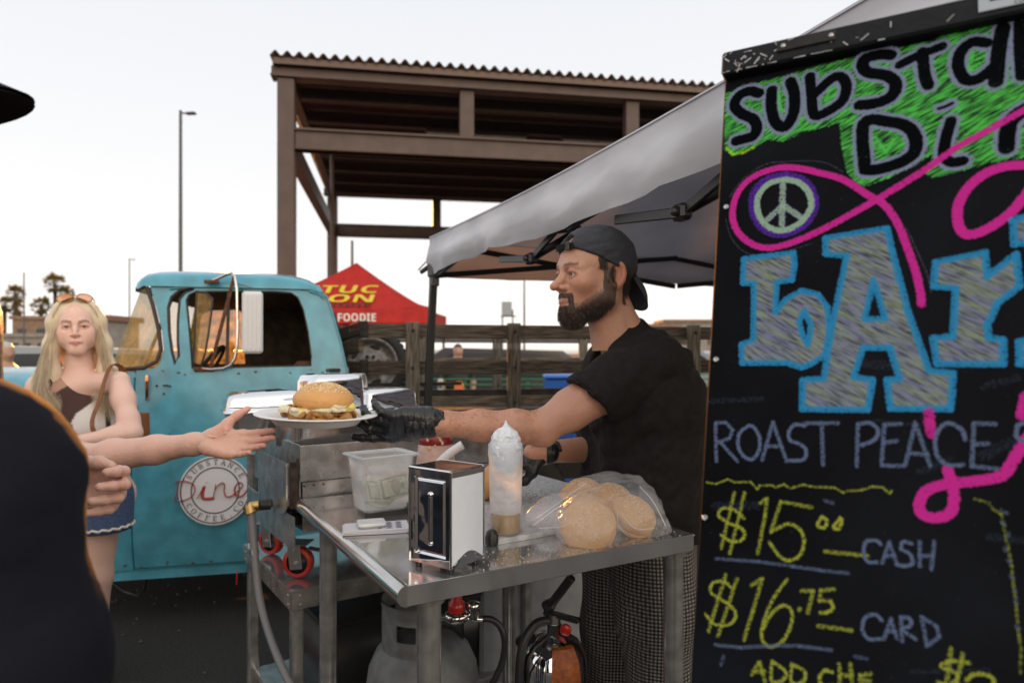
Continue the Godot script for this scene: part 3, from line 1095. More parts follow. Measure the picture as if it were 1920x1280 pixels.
func truck() -> void:
	var s := thing("flatbed_truck", "old blue flatbed truck with a weathered wooden stake bed behind the grill", "truck", Transform3D(Basis(Vector3.UP, deg_to_rad(13.0)), Vector3()))
	s.position = Vector3(-1.2, 0, -3.66) - s.basis * Vector3(-1.2, 0, -3.6)
	var XL := -2.11
	var XR := -0.865
	put("cowl", skin_panel(-2.36, -2.021, 0.29, 1.30), M.truck_blue, s)
	var door := put("door", skin_panel(-2.016, -0.945, 0.302, 1.315, 0.006), M.truck_blue, s)
	put("rear_quarter", skin_panel(-0.940, XR, 0.31, 1.315), M.truck_blue, s)
	put("rocker", skin_panel(-2.3, XR, 0.235, 0.294, -0.01), M.truck_blue, s)
	var b := MB.new()
	# upper side of the cab with its openings, leaning inwards
	var outer := px([[262, 532], [276, 575], [288, 620], [293, 655], [286, 682], [262, 697], [200, 699], [200, 706], [655, 706], [643, 664], [625, 600], [609, 556], [592, 528]])
	var gap := px([[298, 575], [303, 556], [318, 543], [338, 537], [345, 540], [328, 548], [319, 560], [317, 600], [318, 640], [321, 668], [314, 682], [308, 660], [301, 620]])
	var win := px([[331, 562], [336, 551], [348, 545], [420, 543], [500, 542], [535, 544], [549, 553], [560, 577], [570, 620], [577, 670], [577, 686], [345, 690], [342, 650], [336, 600]])
	var y0 := 1.295
	var lean := Transform3D(Basis(Vector3.RIGHT, -0.13), Vector3(0, y0, -D + 0.004)) * T(0, -y0, 0)
	b.plate(lean, outer, [gap, win], 0.04)
	put("window_frame", b, M.truck_blue, s)
	var far_lean := Transform3D(Basis(Vector3.RIGHT, 0.13), Vector3(0, y0, -D - 1.62)) * T(0, -y0, 0)
	b = MB.new()
	var fwin := px([[225, 640], [238, 562], [262, 550], [340, 547], [350, 560], [354, 690], [225, 690]])
	b.plate(far_lean, px([[190, 699], [225, 532], [592, 528], [609, 556], [643, 664], [655, 706], [190, 706]]), [fwin], 0.04)
	b.box(T(-1.6, 0.8, -D - 1.66), Vector3(1.48, 1.0, 0.04))
	put("far_side", b, M.cab_inside, s)
	b = MB.new()
	var loop := []
	for p in win:
		loop.append(lean * Vector3(p.x, p.y, -0.004))
	loop.append(loop[0])
	b.tube(loop, 0.006, 6, false)
	loop = []
	for p in gap:
		loop.append(lean * Vector3(p.x, p.y, -0.004))
	loop.append(loop[0])
	b.tube(loop, 0.008, 6, false)
	loop = []
	for p in px([[258, 538], [271, 575], [283, 620], [288, 655], [281, 677], [258, 689], [200, 692]]):
		loop.append(lean * Vector3(p.x, p.y, 0.006))
	b.tube(loop, 0.011, 6)
	put("window_seal", b, M.seal, s)
	b = MB.new()
	for q in [[[300, 541], [345, 536], [420, 534], [545, 535], [600, 541]], [[606, 548], [618, 580], [636, 640], [650, 700]]]:
		loop = []
		for p in px(q):
			loop.append(lean * Vector3(p.x, p.y, 0.004))
		b.tube(loop, 0.007, 6)
	for dy in [0.0, 0.014]:
		loop = []
		for p in px([[572, 536], [590, 541], [603, 550]]):
			loop.append(lean * Vector3(p.x, p.y - dy, 0.006))
		b.tube(loop, 0.006, 6)
	put("drip_rail", b, M.truck_blue, s)
	# roof
	b = MB.new()
	var top := px([[230, 524], [233, 515], [240, 509], [252, 504], [270, 500], [300, 498], [360, 497], [420, 497], [480, 498], [520, 500], [548, 505], [568, 512], [584, 522], [593, 531], [597, 540]])
	var rs := []
	for p in top:
		var q := []
		var ye := 1.40 - (538.0 - 660.0) * 0.0028125 - (0.012 if p.x < -2.02 else 0.0)
		var inset := 0.09 * pow(maxf(0.0, (-1.98 - p.x) / 0.08), 1.5) + 0.05 * pow(maxf(0.0, (p.x + 1.08) / 0.06), 1.5)
		for i in 21:
			var a := PI * i / 20.0
			var cz := signf(cos(a)) * pow(absf(cos(a)), 0.45)
			q.append(Vector3(p.x, ye + maxf(p.y - ye, 0.004) * pow(maxf(sin(a), 0.0), 0.7), -D - 0.81 - cz * (0.775 - inset) * -1.0))
		rs.append(q)
	b.smooth()
	for i in rs.size() - 1:
		for j in 20:
			b.quad(rs[i][j], rs[i + 1][j], rs[i + 1][j + 1], rs[i][j + 1])
	b.smooth(false)
	put("roof", b, M.truck_blue, s)
	b = MB.new()
	b.box(T(-1.56, 1.728, -D - 0.81), Vector3(0.98, 0.02, 1.42))
	b.box(T(-1.035, 1.50, -D - 0.81), Vector3(0.03, 0.47, 1.40))
	b.box(T(-0.90, 0.85, -D - 0.81), Vector3(0.03, 0.9, 1.55))
	b.box(T(-1.6, 0.42, -D - 0.81), Vector3(1.4, 0.04, 1.5))
	put("cab_lining", b, M.cab_inside, s)
	b = MB.new()
	for k in 4:
		b.box(T(-1.12, 1.10, -D - 0.26 - 0.36 * k), Vector3(0.2, 0.5, 0.34), 0.05)
		b.box(T(-1.36, 0.78, -D - 0.26 - 0.36 * k), Vector3(0.6, 0.2, 0.34), 0.05)
	put("bench_seat", b, M.seat_leather, s)
	b = MB.new()
	b.box(T(-1.98, 1.18, -D - 0.81), Vector3(0.18, 0.22, 1.46), 0.05)
	put("dashboard", b, M.truck_dark, s)
	b = MB.new()
	loop = []
	var tilt := Basis(Vector3.BACK, 0.95)
	for k in 25:
		loop.append(Vector3(-1.76, 1.27, -D - 0.42) + tilt * Vector3(cos(TAU * k / 24) * 0.2, 0, sin(TAU * k / 24) * 0.2))
	b.tube(loop, 0.012, 6, false)
	b.tube([Vector3(-1.76, 1.27, -D - 0.42), Vector3(-1.93, 1.06, -D - 0.42)], 0.02, 6)
	for k in 3:
		b.tube([Vector3(-1.76, 1.27, -D - 0.42), loop[k * 8]], 0.008, 5)
	put("steering_wheel", b, M.truck_dark, s)
	# wrap-round windshield
	b = MB.new()
	var lo := [Vector3(-1.895, 1.315, -D - 0.012), Vector3(-2.0, 1.30, -D - 0.012), Vector3(-2.12, 1.295, -D - 0.03), Vector3(-2.19, 1.295, -D - 0.12), Vector3(-2.22, 1.295, -D - 0.35), Vector3(-2.23, 1.295, -D - 0.81), Vector3(-2.22, 1.295, -D - 1.27), Vector3(-2.12, 1.295, -D - 1.59)]
	var hi := [Vector3(-1.94, 1.72, -D - 0.06), Vector3(-1.975, 1.735, -D - 0.06), Vector3(-2.01, 1.74, -D - 0.08), Vector3(-2.03, 1.745, -D - 0.16), Vector3(-2.04, 1.745, -D - 0.35), Vector3(-2.04, 1.745, -D - 0.81), Vector3(-2.03, 1.745, -D - 1.27), Vector3(-2.0, 1.74, -D - 1.56)]
	b.smooth()
	for i in lo.size() - 1:
		b.quad(lo[i + 1], lo[i], hi[i], hi[i + 1])
	put("windshield", b, M.dusty_glass, s)
	b = MB.new()
	b.tube(lo.slice(3), 0.015, 6)
	b.tube(hi.slice(2), 0.015, 6)
	b.tube([Vector3(-2.225, 1.29, -D - 0.81), Vector3(-2.04, 1.745, -D - 0.81)], 0.012, 6)
	put("windshield_seal", b, M.seal, s)
	# vent window swung open on the door
	b = MB.new()
	var vent := px([[352, 545], [372, 549], [386, 560], [384, 590], [380, 622], [374, 660], [366, 684], [350, 680]])
	var vp := []
	for p in vent:
		var q: Vector3 = lean * Vector3(p.x, p.y, 0.0)
		vp.append(q + Vector3(0, 0, 0.02 + (p.x - vent[0].x) * 0.5))
	for k in range(1, vp.size() - 1):
		b.tri(vp[0], vp[k + 1], vp[k])
	put("vent_window", b, M.amber_glass, s)
	b = MB.new()
	b.plate(far_lean * T(0, 0, 0.01), fwin, [], 0.004)
	put("far_window", b, mat("far_glass", lin(1.0, 0.84, 0.34, 0.6), 0.4, 0.0, {"back": Color(1.0, 0.9, 0.42), "tex": noise(19, 0.015, 0.45, 1.0, 256, 4), "scale": 2.0}), s)
	b = MB.new()
	vp.append(vp[0])
	b.tube(vp, 0.006, 6, false)
	var bars := px([[411, 545], [411, 688]])
	b.bar(lean * Vector3(bars[0].x, bars[0].y, -0.01), lean * Vector3(bars[1].x, bars[1].y, -0.01), 0.016, 0.012)
	put("vent_frame", b, M.seal, s)
	# mirror on its bracket
	b = MB.new()
	var br := []
	for p in px([[374, 529], [392, 523], [412, 515], [424, 513], [430, 520], [434, 545], [435, 600], [434, 650], [430, 672], [422, 684], [408, 690], [384, 692], [362, 690]]):
		br.append(Vector3(p.x, p.y, -D + 0.05))
	for k in 4:
		br[k].z = -D - 0.03 + 0.02 * k
		br[12 - k].z = -D + 0.012 + 0.012 * k
	b.tube(br, 0.0085, 8)
	put("mirror_bracket", b, M.chrome, s)
	b = MB.new()
	b.bar(Vector3(-1.4935, 1.8005, -3.56), Vector3(-1.625, 1.3217, -3.58), 0.02, 0.006, 0.002, Vector3.BACK)
	b.bar(Vector3(-1.4908, 1.7616, -3.56), Vector3(-1.3839, 1.73, -3.55), 0.02, 0.004, 0.001, Vector3.UP)
	b.box(T(-1.6595, 1.3103, -3.588), Vector3(0.11, 0.026, 0.02), 0.005)
	b.box(T(-1.6228, 1.7684, -3.6), Vector3(0.08, 0.02, 0.02), 0.005)
	put("mirror_strut", b, M.rust, s)
	b = MB.new()
	b.box(T(-1.3958, 1.5551, -3.545), Vector3(0.112, 0.325, 0.03), 0.012)
	var mir := put("mirror", b, M.cream, s)
	b = MB.new()
	for k in 4:
		b.box(T(-1.3891, 1.5543, -3.528) * T(-0.036 + 0.024 * k, 0, 0), Vector3(0.012, 0.29, 0.006), 0.003)
	put("mirror_rib", b, M.cream, mir)
	b = MB.new()
	for p in [[283, 721], [307, 722], [296, 736]]:
		b.ell(T((p[0] - 960) * 0.0028125, 1.40 - (p[1] - 660) * 0.0028125, -D + 0.024), Vector3(0.006, 0.006, 0.006), 5)
	b.box(T(-1.8573, 1.2296, -3.575), Vector3(0.03, 0.008, 0.006), 0.003)
	put("door_screw", b, M.truck_dark, door)
	b = MB.new()
	b.box(T(-1.9496, 1.219, -3.565), Vector3(0.022, 0.13, 0.012), 0.004)
	put("hinge", b, M.chrome, door)
	# hood and front fender, mostly behind people
	b = MB.new()
	var fr := []
	for x in [-4.0, -3.9, -3.6, -3.0, -2.5, -2.36]:
		var q := []
		for i in 15:
			var a := PI * i / 14.0
			var sx := 0.02 if x < -3.95 else 0.0
			q.append(Vector3(x, 0.95 + (0.36 - sx * 3) * pow(sin(a), 0.5), -D - 0.80 + signf(cos(a)) * pow(absf(cos(a)), 0.5) * (0.76 - sx)))
		q.append(Vector3(x, 0.5, -D - 1.5))
		q.append(Vector3(x, 0.5, -D - 0.1))
		q.reverse()
		fr.append(q)
	b.smooth()
	b.rings(fr)
	put("hood", b, M.truck_blue, s)
	b = MB.new()
	for z in [-D - 0.1, -D - 1.5]:
		b.smooth()
		var rr := []
		for zz in [z + 0.12, z - 0.12]:
			var q := []
			for k in 13:
				var a := PI * k / 12.0
				q.append(Vector3(-3.25 - cos(a) * 0.6, 0.42 + sin(a) * 0.56, zz))
			for k in 13:
				var a := PI - PI * k / 12.0
				q.append(Vector3(-3.25 - cos(a) * 0.5, 0.42 + sin(a) * 0.48, zz))
			rr.append(q)
		b.rings(rr)
	put("fender", b, M.truck_blue, s)
	for z in [-D - 0.1, -D - 1.5]:
		var w := Node3D.new()
		w.name = "front_wheel"
		s.add_child(w, true)
		wheel(w, Vector3(-3.25, 0.4, z), 0.4, 0.2, 0.21)
	for z in [-4.25, -5.65]:
		var w := Node3D.new()
		w.name = "rear_wheel"
		s.add_child(w, true)
		wheel(w, Vector3(0.29, 0.395, z), 0.405, 0.22, 0.21)
	b = MB.new()
	b.box(T(-1.0, 0.55, -4.6), Vector3(5.2, 0.16, 0.08))
	b.box(T(-1.0, 0.55, -5.4), Vector3(5.2, 0.16, 0.08))
	for x in [-0.6, 0.3, 1.4]:
		b.box(T(x, 0.86, -4.95), Vector3(0.08, 0.14, 2.0))
	b.tube([Vector3(0.29, 0.4, -4.2), Vector3(0.29, 0.4, -5.7)], 0.06, 8)
	put("chassis", b, M.truck_dark, s)
	# the cab is a little shorter than its drawing
	for c in s.get_children():
		c.transform = Transform3D(Basis.from_scale(Vector3(0.92, 1, 1)), Vector3(-0.09, 0, 0)) * c.transform
	# stake bed
	var zf := -3.95
	var zb := -6.05
	for k in 14:
		b = MB.new()
		b.box(T(0.80, 1.02, zf - 0.12 - 0.152 * k), Vector3(3.2, 0.04, 0.145), 0.004)
		put("deck_plank", b, M["plank_%d" % (k % 3)], s)
	b = MB.new()
	b.box(T(0.80, 0.955, zf - 0.01), Vector3(3.2, 0.15, 0.05), 0.004)
	b.box(T(0.80, 0.955, zb + 0.02), Vector3(3.2, 0.15, 0.05), 0.004)
	b.box(T(-0.79, 0.955, -5.0), Vector3(0.05, 0.148, 2.0), 0.004)
	b.box(T(0.80, 1.145, zf - 0.03), Vector3(3.2, 0.045, 0.02), 0.003)
	put("bed_edge", b, M.iron, s)
	var pl := 0
	for side in 2:
		var z := zf if side == 0 else zb
		for r in ([[1.485, 1.57], [1.262, 1.347], [1.06, 1.125]] if side == 0 else [[1.485, 1.57], [1.262, 1.347]]):
			b = MB.new()
			var x0 := -0.80
			var cut := 0.55 if side == 0 else 0.3
			b.box(Transform3D(Basis(Vector3.BACK, rng.randf_range(-0.003, 0.003)), Vector3((x0 + 2.4) / 2, (r[0] + r[1]) / 2, z - 0.018)), Vector3(2.4 - x0, r[1] - r[0], 0.028), 0.004)
			put("plank", b, M["plank_%d" % (pl % 3)], s)
			pl += 1
		for x in ([-0.511, 0.12, 1.355, 2.1] if side == 0 else [-0.25, 0.45, 1.3, 2.1]):
			b = MB.new()
			b.box(Transform3D(Basis(Vector3.BACK, rng.randf_range(-0.006, 0.006)), Vector3(x, 1.252, z + 0.018)), Vector3(0.084, 0.66, 0.04), 0.005)
			var po := put("stake", b, M["post_wood_%d" % (pl % 3)], s)
			pl += 1
			b = MB.new()
			for y in [1.53, 1.305, 1.09]:
				b.lathe(Transform3D(Basis(Vector3.RIGHT, PI / 2), Vector3(x + rng.randf_range(-0.006, 0.006), y, z + 0.036)), [Vector2(0.0105, 0), Vector2(0.0105, 0.006), Vector2(0.006, 0.009), Vector2(0, 0.009)], 10)
			put("bolt", b, M.iron, po)
	# front rack of the bed
	for r in [[1.505, 1.585, 0.06], [1.40, 1.48, 0.04], [1.262, 1.345, 0.0]]:
		b = MB.new()
		b.bar(Vector3(-0.815, (r[0] + r[1]) / 2, zf - 0.03), Vector3(-1.03, (r[0] + r[1]) / 2 - r[2], zf - 0.5), 0.03, r[1] - r[0], 0.004)
		b.bar(Vector3(-1.03, (r[0] + r[1]) / 2 - r[2], zf - 0.5), Vector3(-1.03, (r[0] + r[1]) / 2 - r[2], zb), 0.03, r[1] - r[0], 0.004)
		put("rack_plank", b, M["plank_%d" % (pl % 3)], s)
		pl += 1
	for z in [zf - 0.32, zf - 0.9, zb + 0.3]:
		b = MB.new()
		b.box(T(-0.92, 1.27, z), Vector3(0.06, 0.6, 0.06), 0.005)
		put("rack_post", b, M.post_wood_1, s)
	b = MB.new()
	b.box(T(-0.80, 1.537, zf + 0.006), Vector3(0.05, 0.1, 0.022), 0.004)
	put("corner_bracket", b, M.iron, s)
	b = MB.new()
	b.box(T(-0.80, 1.305, zf + 0.006), Vector3(0.05, 0.1, 0.022), 0.004)
	put("corner_bracket", b, M.iron, s)
	b = MB.new()
	for k in 30:
		var x := rng.randf_range(-2.0, -1.0)
		var y: float = [0.31, 1.29, 0.97][k % 3] + rng.randf_range(-0.015, 0.03) * rng.randf()
		var r := rng.randf_range(0.002, 0.009)
		b.ell(T(x, y, -D + bulge(y) + 0.0035), Vector3(r * 1.6, r, 0.004), 4)
	kind(put("rust_spots", b, M.rust, s), "stuff")
	b = MB.new()
	b.bar(Vector3(-0.78, 1.20, zf - 0.06), Vector3(-0.2, 1.205, zf - 0.06), 0.03, 0.02)
	put("steel_bar", b, M.iron, s)
	b = MB.new()
	b.tube([Vector3(-0.8438, 0.925, -4), Vector3(-0.8438, 0.8531, -4)], 0.02)
	b.box(T(-0.3592, 0.8719, -3.93), Vector3(0.02, 0.07, 0.01), 0.002)
	put("latch", b, M.chrome, s)
	logo(s)
	var sw := thing("spare_wheel", "grey steel spare wheel leaning upright in the wooden stake bed", "wheel", T(-1.02, 1.38, -4.9))
	sw.rotation = Vector3(-0.10, 0.25, 0.4)
	sw.position.y = 1.045 + 0.262
	wheel(sw, Vector3(), 0.262, 0.17, 0.185)
	var cb := thing("power_cable", "black cable hanging under the truck door to the ground", "cable")
	b = MB.new()
	b.tube([Vector3(-2.2084, 0.2206, -3.7), Vector3(-2.1094, 0.1906, -3.6), Vector3(-1.9906, 0.175, -3.5), Vector3(-1.9002, 0.1655, -3.45), Vector3(-1.9406, 0.1484, -3.6), Vector3(-2.0039, 0.1842, -3.75)], 0.008, 6)
	put("cable", b, M.hose_black, cb)
	var rc := thing("red_wire", "thin red wire hanging below the truck door", "wire")
	b = MB.new()
	b.tube([Vector3(-1.4537, 0.297, -3.62), Vector3(-1.4513, 0.2328, -3.6), Vector3(-1.4541, 0.1737, -3.6)], 0.004, 5)
	put("wire", b, M.red_plastic, rc)


func text(s: String, size: float, font := "Droid Sans", weight := 700, deep := 0.002) -> TextMesh:
	var t := TextMesh.new()
	t.text = s
	var f := SystemFont.new()
	f.font_names = PackedStringArray([font])
	f.font_weight = weight
	t.font = f
	t.font_size = 64
	t.pixel_size = size / 64.0
	t.depth = deep
	return t


func logo(s: Node3D) -> void:
	var c := Vector3(-1.5497, 0.6912, -3.6)
	c.z = -D + bulge(c.y) + 0.012
	var tl := Basis(Vector3.RIGHT, -0.08)
	var t := Transform3D(tl, c)
	var o := Node3D.new()
	o.name = "door_emblem"
	s.add_child(o)
	var b := MB.new()
	var q := PackedVector2Array()
	for k in 48:
		q.append(Vector2(cos(TAU * k / 48), sin(TAU * k / 48)) * 0.176)
	b.plate(t * T(0, 0, 0.006), q, [], 0.012)
	put("disc", b, mat("decal_white", lin(0.66, 0.67, 0.72), 0.5), o)
	b = MB.new()
	for r in [0.168, 0.118]:
		var a := PackedVector2Array()
		var e := PackedVector2Array()
		for k in 64:
			a.append(Vector2(cos(TAU * k / 64), sin(TAU * k / 64)) * r)
			e.append(Vector2(cos(TAU * k / 64), sin(TAU * k / 64)) * (r - 0.0055))
		b.plate(t * T(0, 0, 0.008), a, [e], 0.001)
	put("ring", b, M.truck_dark, o)
	var ink := M.truck_dark as Material
	for w in [["SUBSTANCE", PI * 0.5, -1.0], ["COFFEE.CO", -PI * 0.5, 1.0]]:
		var n: int = w[0].length()
		for i in n:
			var a: float = w[1] + w[2] * (i - (n - 1) / 2.0) * 0.262
			var up := a - PI / 2 if w[2] < 0 else a + PI / 2
			var r := 0.143
			put("letter", text(w[0][i], 0.036, "Droid Serif", 400, 0.001), ink, o, t * Transform3D(Basis(Vector3.BACK, up), Vector3(cos(a) * r, sin(a) * r, 0.0085)))
	var strokes := [
		[[-0.205, 0.072], [-0.212, 0.0], [-0.228, -0.072]],
		[[-0.225, 0.078], [-0.17, 0.078], [-0.125, 0.055], [-0.112, 0.01], [-0.125, -0.03], [-0.165, -0.06], [-0.228, -0.072]],
		[[-0.10, -0.055], [-0.082, -0.015], [-0.06, 0.035], [-0.068, -0.02], [-0.062, -0.055], [-0.03, -0.06], [0.0, -0.056]],
		[[-0.05, 0.06], [-0.046, 0.064]],
		[[0.008, 0.045], [0.0, -0.02], [-0.006, -0.056]],
		[[0.0, -0.01], [0.02, 0.035], [0.045, 0.055], [0.06, 0.04], [0.058, -0.01], [0.068, -0.045], [0.09, -0.05], [0.12, -0.03], [0.16, 0.015], [0.165, 0.04], [0.15, 0.052], [0.13, 0.035], [0.12, 0.0], [0.128, -0.04], [0.155, -0.052], [0.18, -0.03], [0.205, 0.02], [0.215, 0.06]],
		[[0.215, 0.06], [0.235, 0.05], [0.25, 0.055]]]
	b = MB.new()
	for l in strokes:
		var p := []
		for e in l:
			p.append(t * Vector3(e[0] * 0.82 - 0.005, e[1] * 0.68, 0.0105))
		if p.size() > 2:
			p = spline(p, 5)
		b.tube(p, 0.0075, 6, true, 0.25)
	put("script_lettering", b, mat("red_paint", lin(0.34, 0.018, 0.03), 0.5), o)


func spline(p: Array, n: int) -> Array:
	var o := []
	for i in p.size() - 1:
		for k in n:
			o.append(p[i].cubic_interpolate(p[i + 1], p[maxi(i - 1, 0)], p[mini(i + 2, p.size() - 1)], float(k) / n))
	o.append(p[-1])
	return o

# ---------- tents ----------
func fit(t: TextMesh, w: float, h: float, at: Transform3D) -> Transform3D:
	var a := t.get_aabb()
	var k := Vector3(w / a.size.x, h / a.size.y, 1.0)
	return at * Transform3D(Basis.from_scale(k), -a.get_center() * k)


func market_tent() -> void:
	var s := thing("market_tent", "red pointed market tent with yellow lettering beyond the stake bed", "tent", T(-2.87, 0, -12.6))
	var b := MB.new()
	b.smooth()
	for sd in 4:
		var r := Basis(Vector3.UP, sd * PI / 2)
		for i in 10:
			for j in 8:
				var q := []
				for e in [[0, 0], [0, 1], [1, 1], [1, 0]]:
					var t: float = (i + e[0]) / 10.0
					var x: float = ((j + e[1]) / 8.0 * 2.0 - 1.0)
					q.append(r * Vector3(x * t * 1.5, 2.14 + 0.91 * pow(1.0 - t, 1.3) - 0.05 * t * (1.0 - x * x), t * 1.5))
				b.quad(q[3], q[2], q[1], q[0])
	put("roof", b, M.tent_red, s)
	for sd in 4:
		b = MB.new()
		b.smooth()
		var r := Basis(Vector3.UP, sd * PI / 2)
		for j in 24:
			var q := []
			for e in [[0, 0], [1, 0], [1, 1], [0, 1]]:
				var x: float = ((j + e[0]) / 24.0 * 2.0 - 1.0)
				q.append(r * Vector3(x * 1.5, 1.87 + e[1] * 0.27 - (0.05 * (1.0 - x * x) if e[1] == 1 else 0.0), 1.5 + 0.012 * sin(x * 14)))
			b.quad(q[0], q[1], q[2], q[3])
		put("valance", b, M.tent_red, s)
		b = MB.new()
		var c := r * Vector3(1.46, 0, 1.46)
		b.bar(c, c + Vector3(0, 2.1, 0), 0.05, 0.05, 0.004, Vector3.RIGHT)
		put("leg", b, M.pole_grey, s)
	var sl := Basis(Vector3.RIGHT, -1.02)
	for w in [["TUC", 0.06, 2.47, 0.79, 0.98, 0.30, "yellow_print"], ["SON", 0.02, 2.285, 1.135, 1.05, 0.28, "yellow_print"], ["FOODIE", 0.05, 2.155, 1.37, 1.0, 0.13, "dark_print"]]:
		var t := text(w[0], 0.3)
		put("lettering", t, M[w[6]], s, fit(t, w[4], w[5], Transform3D(sl, Vector3(w[1], w[2] + 0.02, w[3]))))
	var t1 := text("TUCSON", 0.3)
	put("lettering", t1, M.dark_print, s, fit(t1, 0.78, 0.145, T(-0.39, 1.975, 1.522)))
	var t2 := text("FOODIE", 0.3)
	put("lettering", t2, M.white_print, s, fit(t2, 0.62, 0.13, T(0.35, 1.965, 1.522)))


func grey_canopy() -> void:
	var c1 := Vector3(-0.424, 0, -3.5)
	var f := Vector3(0.385, 0, 0.923)
	var e := Vector3(0.923, 0, -0.385)
	var L := 3.0
	var s := thing("canopy_tent", "grey pop-up canopy over the cook, its near edge sloping up to the menu board", "canopy")
	var cor := [c1, c1 + f * L, c1 + (f + e) * L, c1 + e * L]
	var mid: Vector3 = c1 + (f + e) * L * 0.5
	var ns := FastNoiseLite.new()
	ns.seed = 5
	ns.frequency = 1.1
	var b := MB.new()
	b.smooth()
	var at := func(k: int, x: float, t: float) -> Vector3:
		var a: Vector3 = cor[k].lerp(cor[(k + 1) % 4], x)
		var p := mid.lerp(a, t)
		var y := 1.985 + 0.66 * (1.0 - t) - 0.09 * sin(PI * t) * 0.8 - 0.03 * t * sin(PI * x)
		p.y = y + 0.02 * ns.get_noise_3d(p.x * 3, k * 7, p.z * 3) * sin(PI * minf(t + 0.1, 1.0))
		return p
	for k in 4:
		for i in 16:
			for j in 20:
				var q := []
				for w in [[0, 0], [0, 1], [1, 1], [1, 0]]:
					q.append(at.call(k, (j + w[1]) / 20.0, (i + w[0]) / 16.0))
				b.quad(q[0], q[3], q[2], q[1])
	put("roof_cloth", b, M.canopy_grey, s)
	for k in 4:
		b = MB.new()
		b.smooth()
		var a: Vector3 = cor[k]
		var c: Vector3 = cor[(k + 1) % 4]
		var out := (c - a).normalized().cross(Vector3.UP)
		if out.dot(mid - a) > 0:
			out = -out
		for j in 40:
			for i in 6:
				var q := []
				for w in [[0, 0], [1, 0], [1, 1], [0, 1]]:
					var x: float = (j + w[0]) / 40.0
					var y: float = (i + w[1]) / 6.0
					var p := a.lerp(c, x)
					var cr := ns.get_noise_2d(x * 9.0 + k * 31, y * 1.2 + x * 3.0)
					var droop := 0.03 * sin(PI * x)
					p += out * (0.02 * sin(PI * minf(y * 1.4, 1.0)) + 0.034 * cr * (1.0 - y) - 0.004)
					p.y = lerpf(1.797 + 0.012 * sin(x * 9 + k) + 0.01 * cr, 1.992 - droop, y)
					q.append(p)
				b.quad(q[0], q[1], q[2], q[3])
		put("valance", b, M.canopy_grey, s)
	for k in 4:
		b = MB.new()
		var p: Vector3 = cor[k] + (mid - cor[k]).normalized() * 0.03
		var foot: Vector3 = p - (mid - cor[k]).normalized() * 0.10
		b.bar(p + Vector3(0, 1.88, 0), foot, 0.036, 0.036, 0.004, e)
		b.box(T(foot.x, 0.008, foot.z), Vector3(0.1, 0.016, 0.1), 0.003)
		var lg := put("leg", b, M.black_frame, s)
		b = MB.new()
		var q := p.lerp(foot, 0.02)
		b.box(Transform3D(Basis(f, Vector3.UP, e), Vector3(q.x, 1.83, q.z)), Vector3(0.06, 0.10, 0.06), 0.01)
		b.box(Transform3D(Basis(f, Vector3.UP, e), Vector3(q.x, 1.76, q.z)), Vector3(0.045, 0.05, 0.045), 0.006)
		put("corner_bracket", b, M.pole_grey, lg)
	for k in 4:
		var a: Vector3 = cor[k] + (mid - cor[k]).normalized() * 0.05
		var c: Vector3 = cor[(k + 1) % 4] + (mid - cor[(k + 1) % 4]).normalized() * 0.05
		var side := (c - a).normalized().cross(Vector3.UP) * 0.012
		for h in 2:
			var p0 := a.lerp(c, h * 0.5)
			var p1 := a.lerp(c, h * 0.5 + 0.5)
			for z in 2:
				b = MB.new()
				var yu := Vector3(0, 1.955, 0)
				var yd := Vector3(0, 1.79, 0)
				b.bar(p0 + (yu if z == 0 else yd) + side * (z * 2 - 1), p1 + (yd if z == 0 else yu) + side * (z * 2 - 1), 0.012, 0.028, 0.002)
				put("truss_bar", b, M.black_frame, s)
	# slider joints on the near side
	for t in [1.16, 2.04]:
		b = MB.new()
		var j: Vector3 = c1 + f * t + e * 0.05 + Vector3(0, 1.735, 0)
		b.box(Transform3D(Basis(f, Vector3.UP, e), j), Vector3(0.05, 0.04, 0.035), 0.008)
		b.lathe(Transform3D(Basis(Vector3.RIGHT, PI / 2), j - e * 0.02), [Vector2(0.012, 0), Vector2(0.012, 0.012), Vector2(0, 0.012)], 10)
		put("truss_joint", b, M.black_plastic, s)
		b = MB.new()
		b.bar(j, j - f * 0.30 + Vector3(0, 0.035, 0), 0.014, 0.026, 0.002)
		b.bar(j, j + f * 0.16 + e * 0.12 + Vector3(0, 0.09, 0), 0.014, 0.026, 0.002)
		b.bar(j, j + f * 0.5 + Vector3(0, 0.17, 0), 0.012, 0.024, 0.002)
		put("truss_bar", b, M.black_frame, s)
	b = MB.new()
	for k in 4:
		b.bar(mid + Vector3(0, 2.5, 0), cor[k] + (mid - cor[k]) * 0.04 + Vector3(0, 1.93, 0), 0.02, 0.02)
	put("roof_bar", b, M.black_frame, s)
	b = MB.new()
	b.tube([c1 + Vector3(0, 1.84, 0), c1 - f * 0.045 + Vector3(-0.03, 1.815, 0)], 0.012, 6)
	b.bar(c1 + Vector3(-0.02, 1.86, 0.0), c1 + Vector3(-0.055, 1.82, 0.01), 0.03, 0.006)
	put("strap", b, M.pole_grey, s)

# ---------- work table, grill and everything on them ----------
func table_at(x: float, y: float, z: float, turn := 0.0) -> Transform3D:
	return Transform3D(Basis(Vector3.UP, deg_to_rad(29.7)), Vector3(-0.2155, 0, -1.277)) * Transform3D(Basis(Vector3.UP, turn), Vector3(x, y, z))


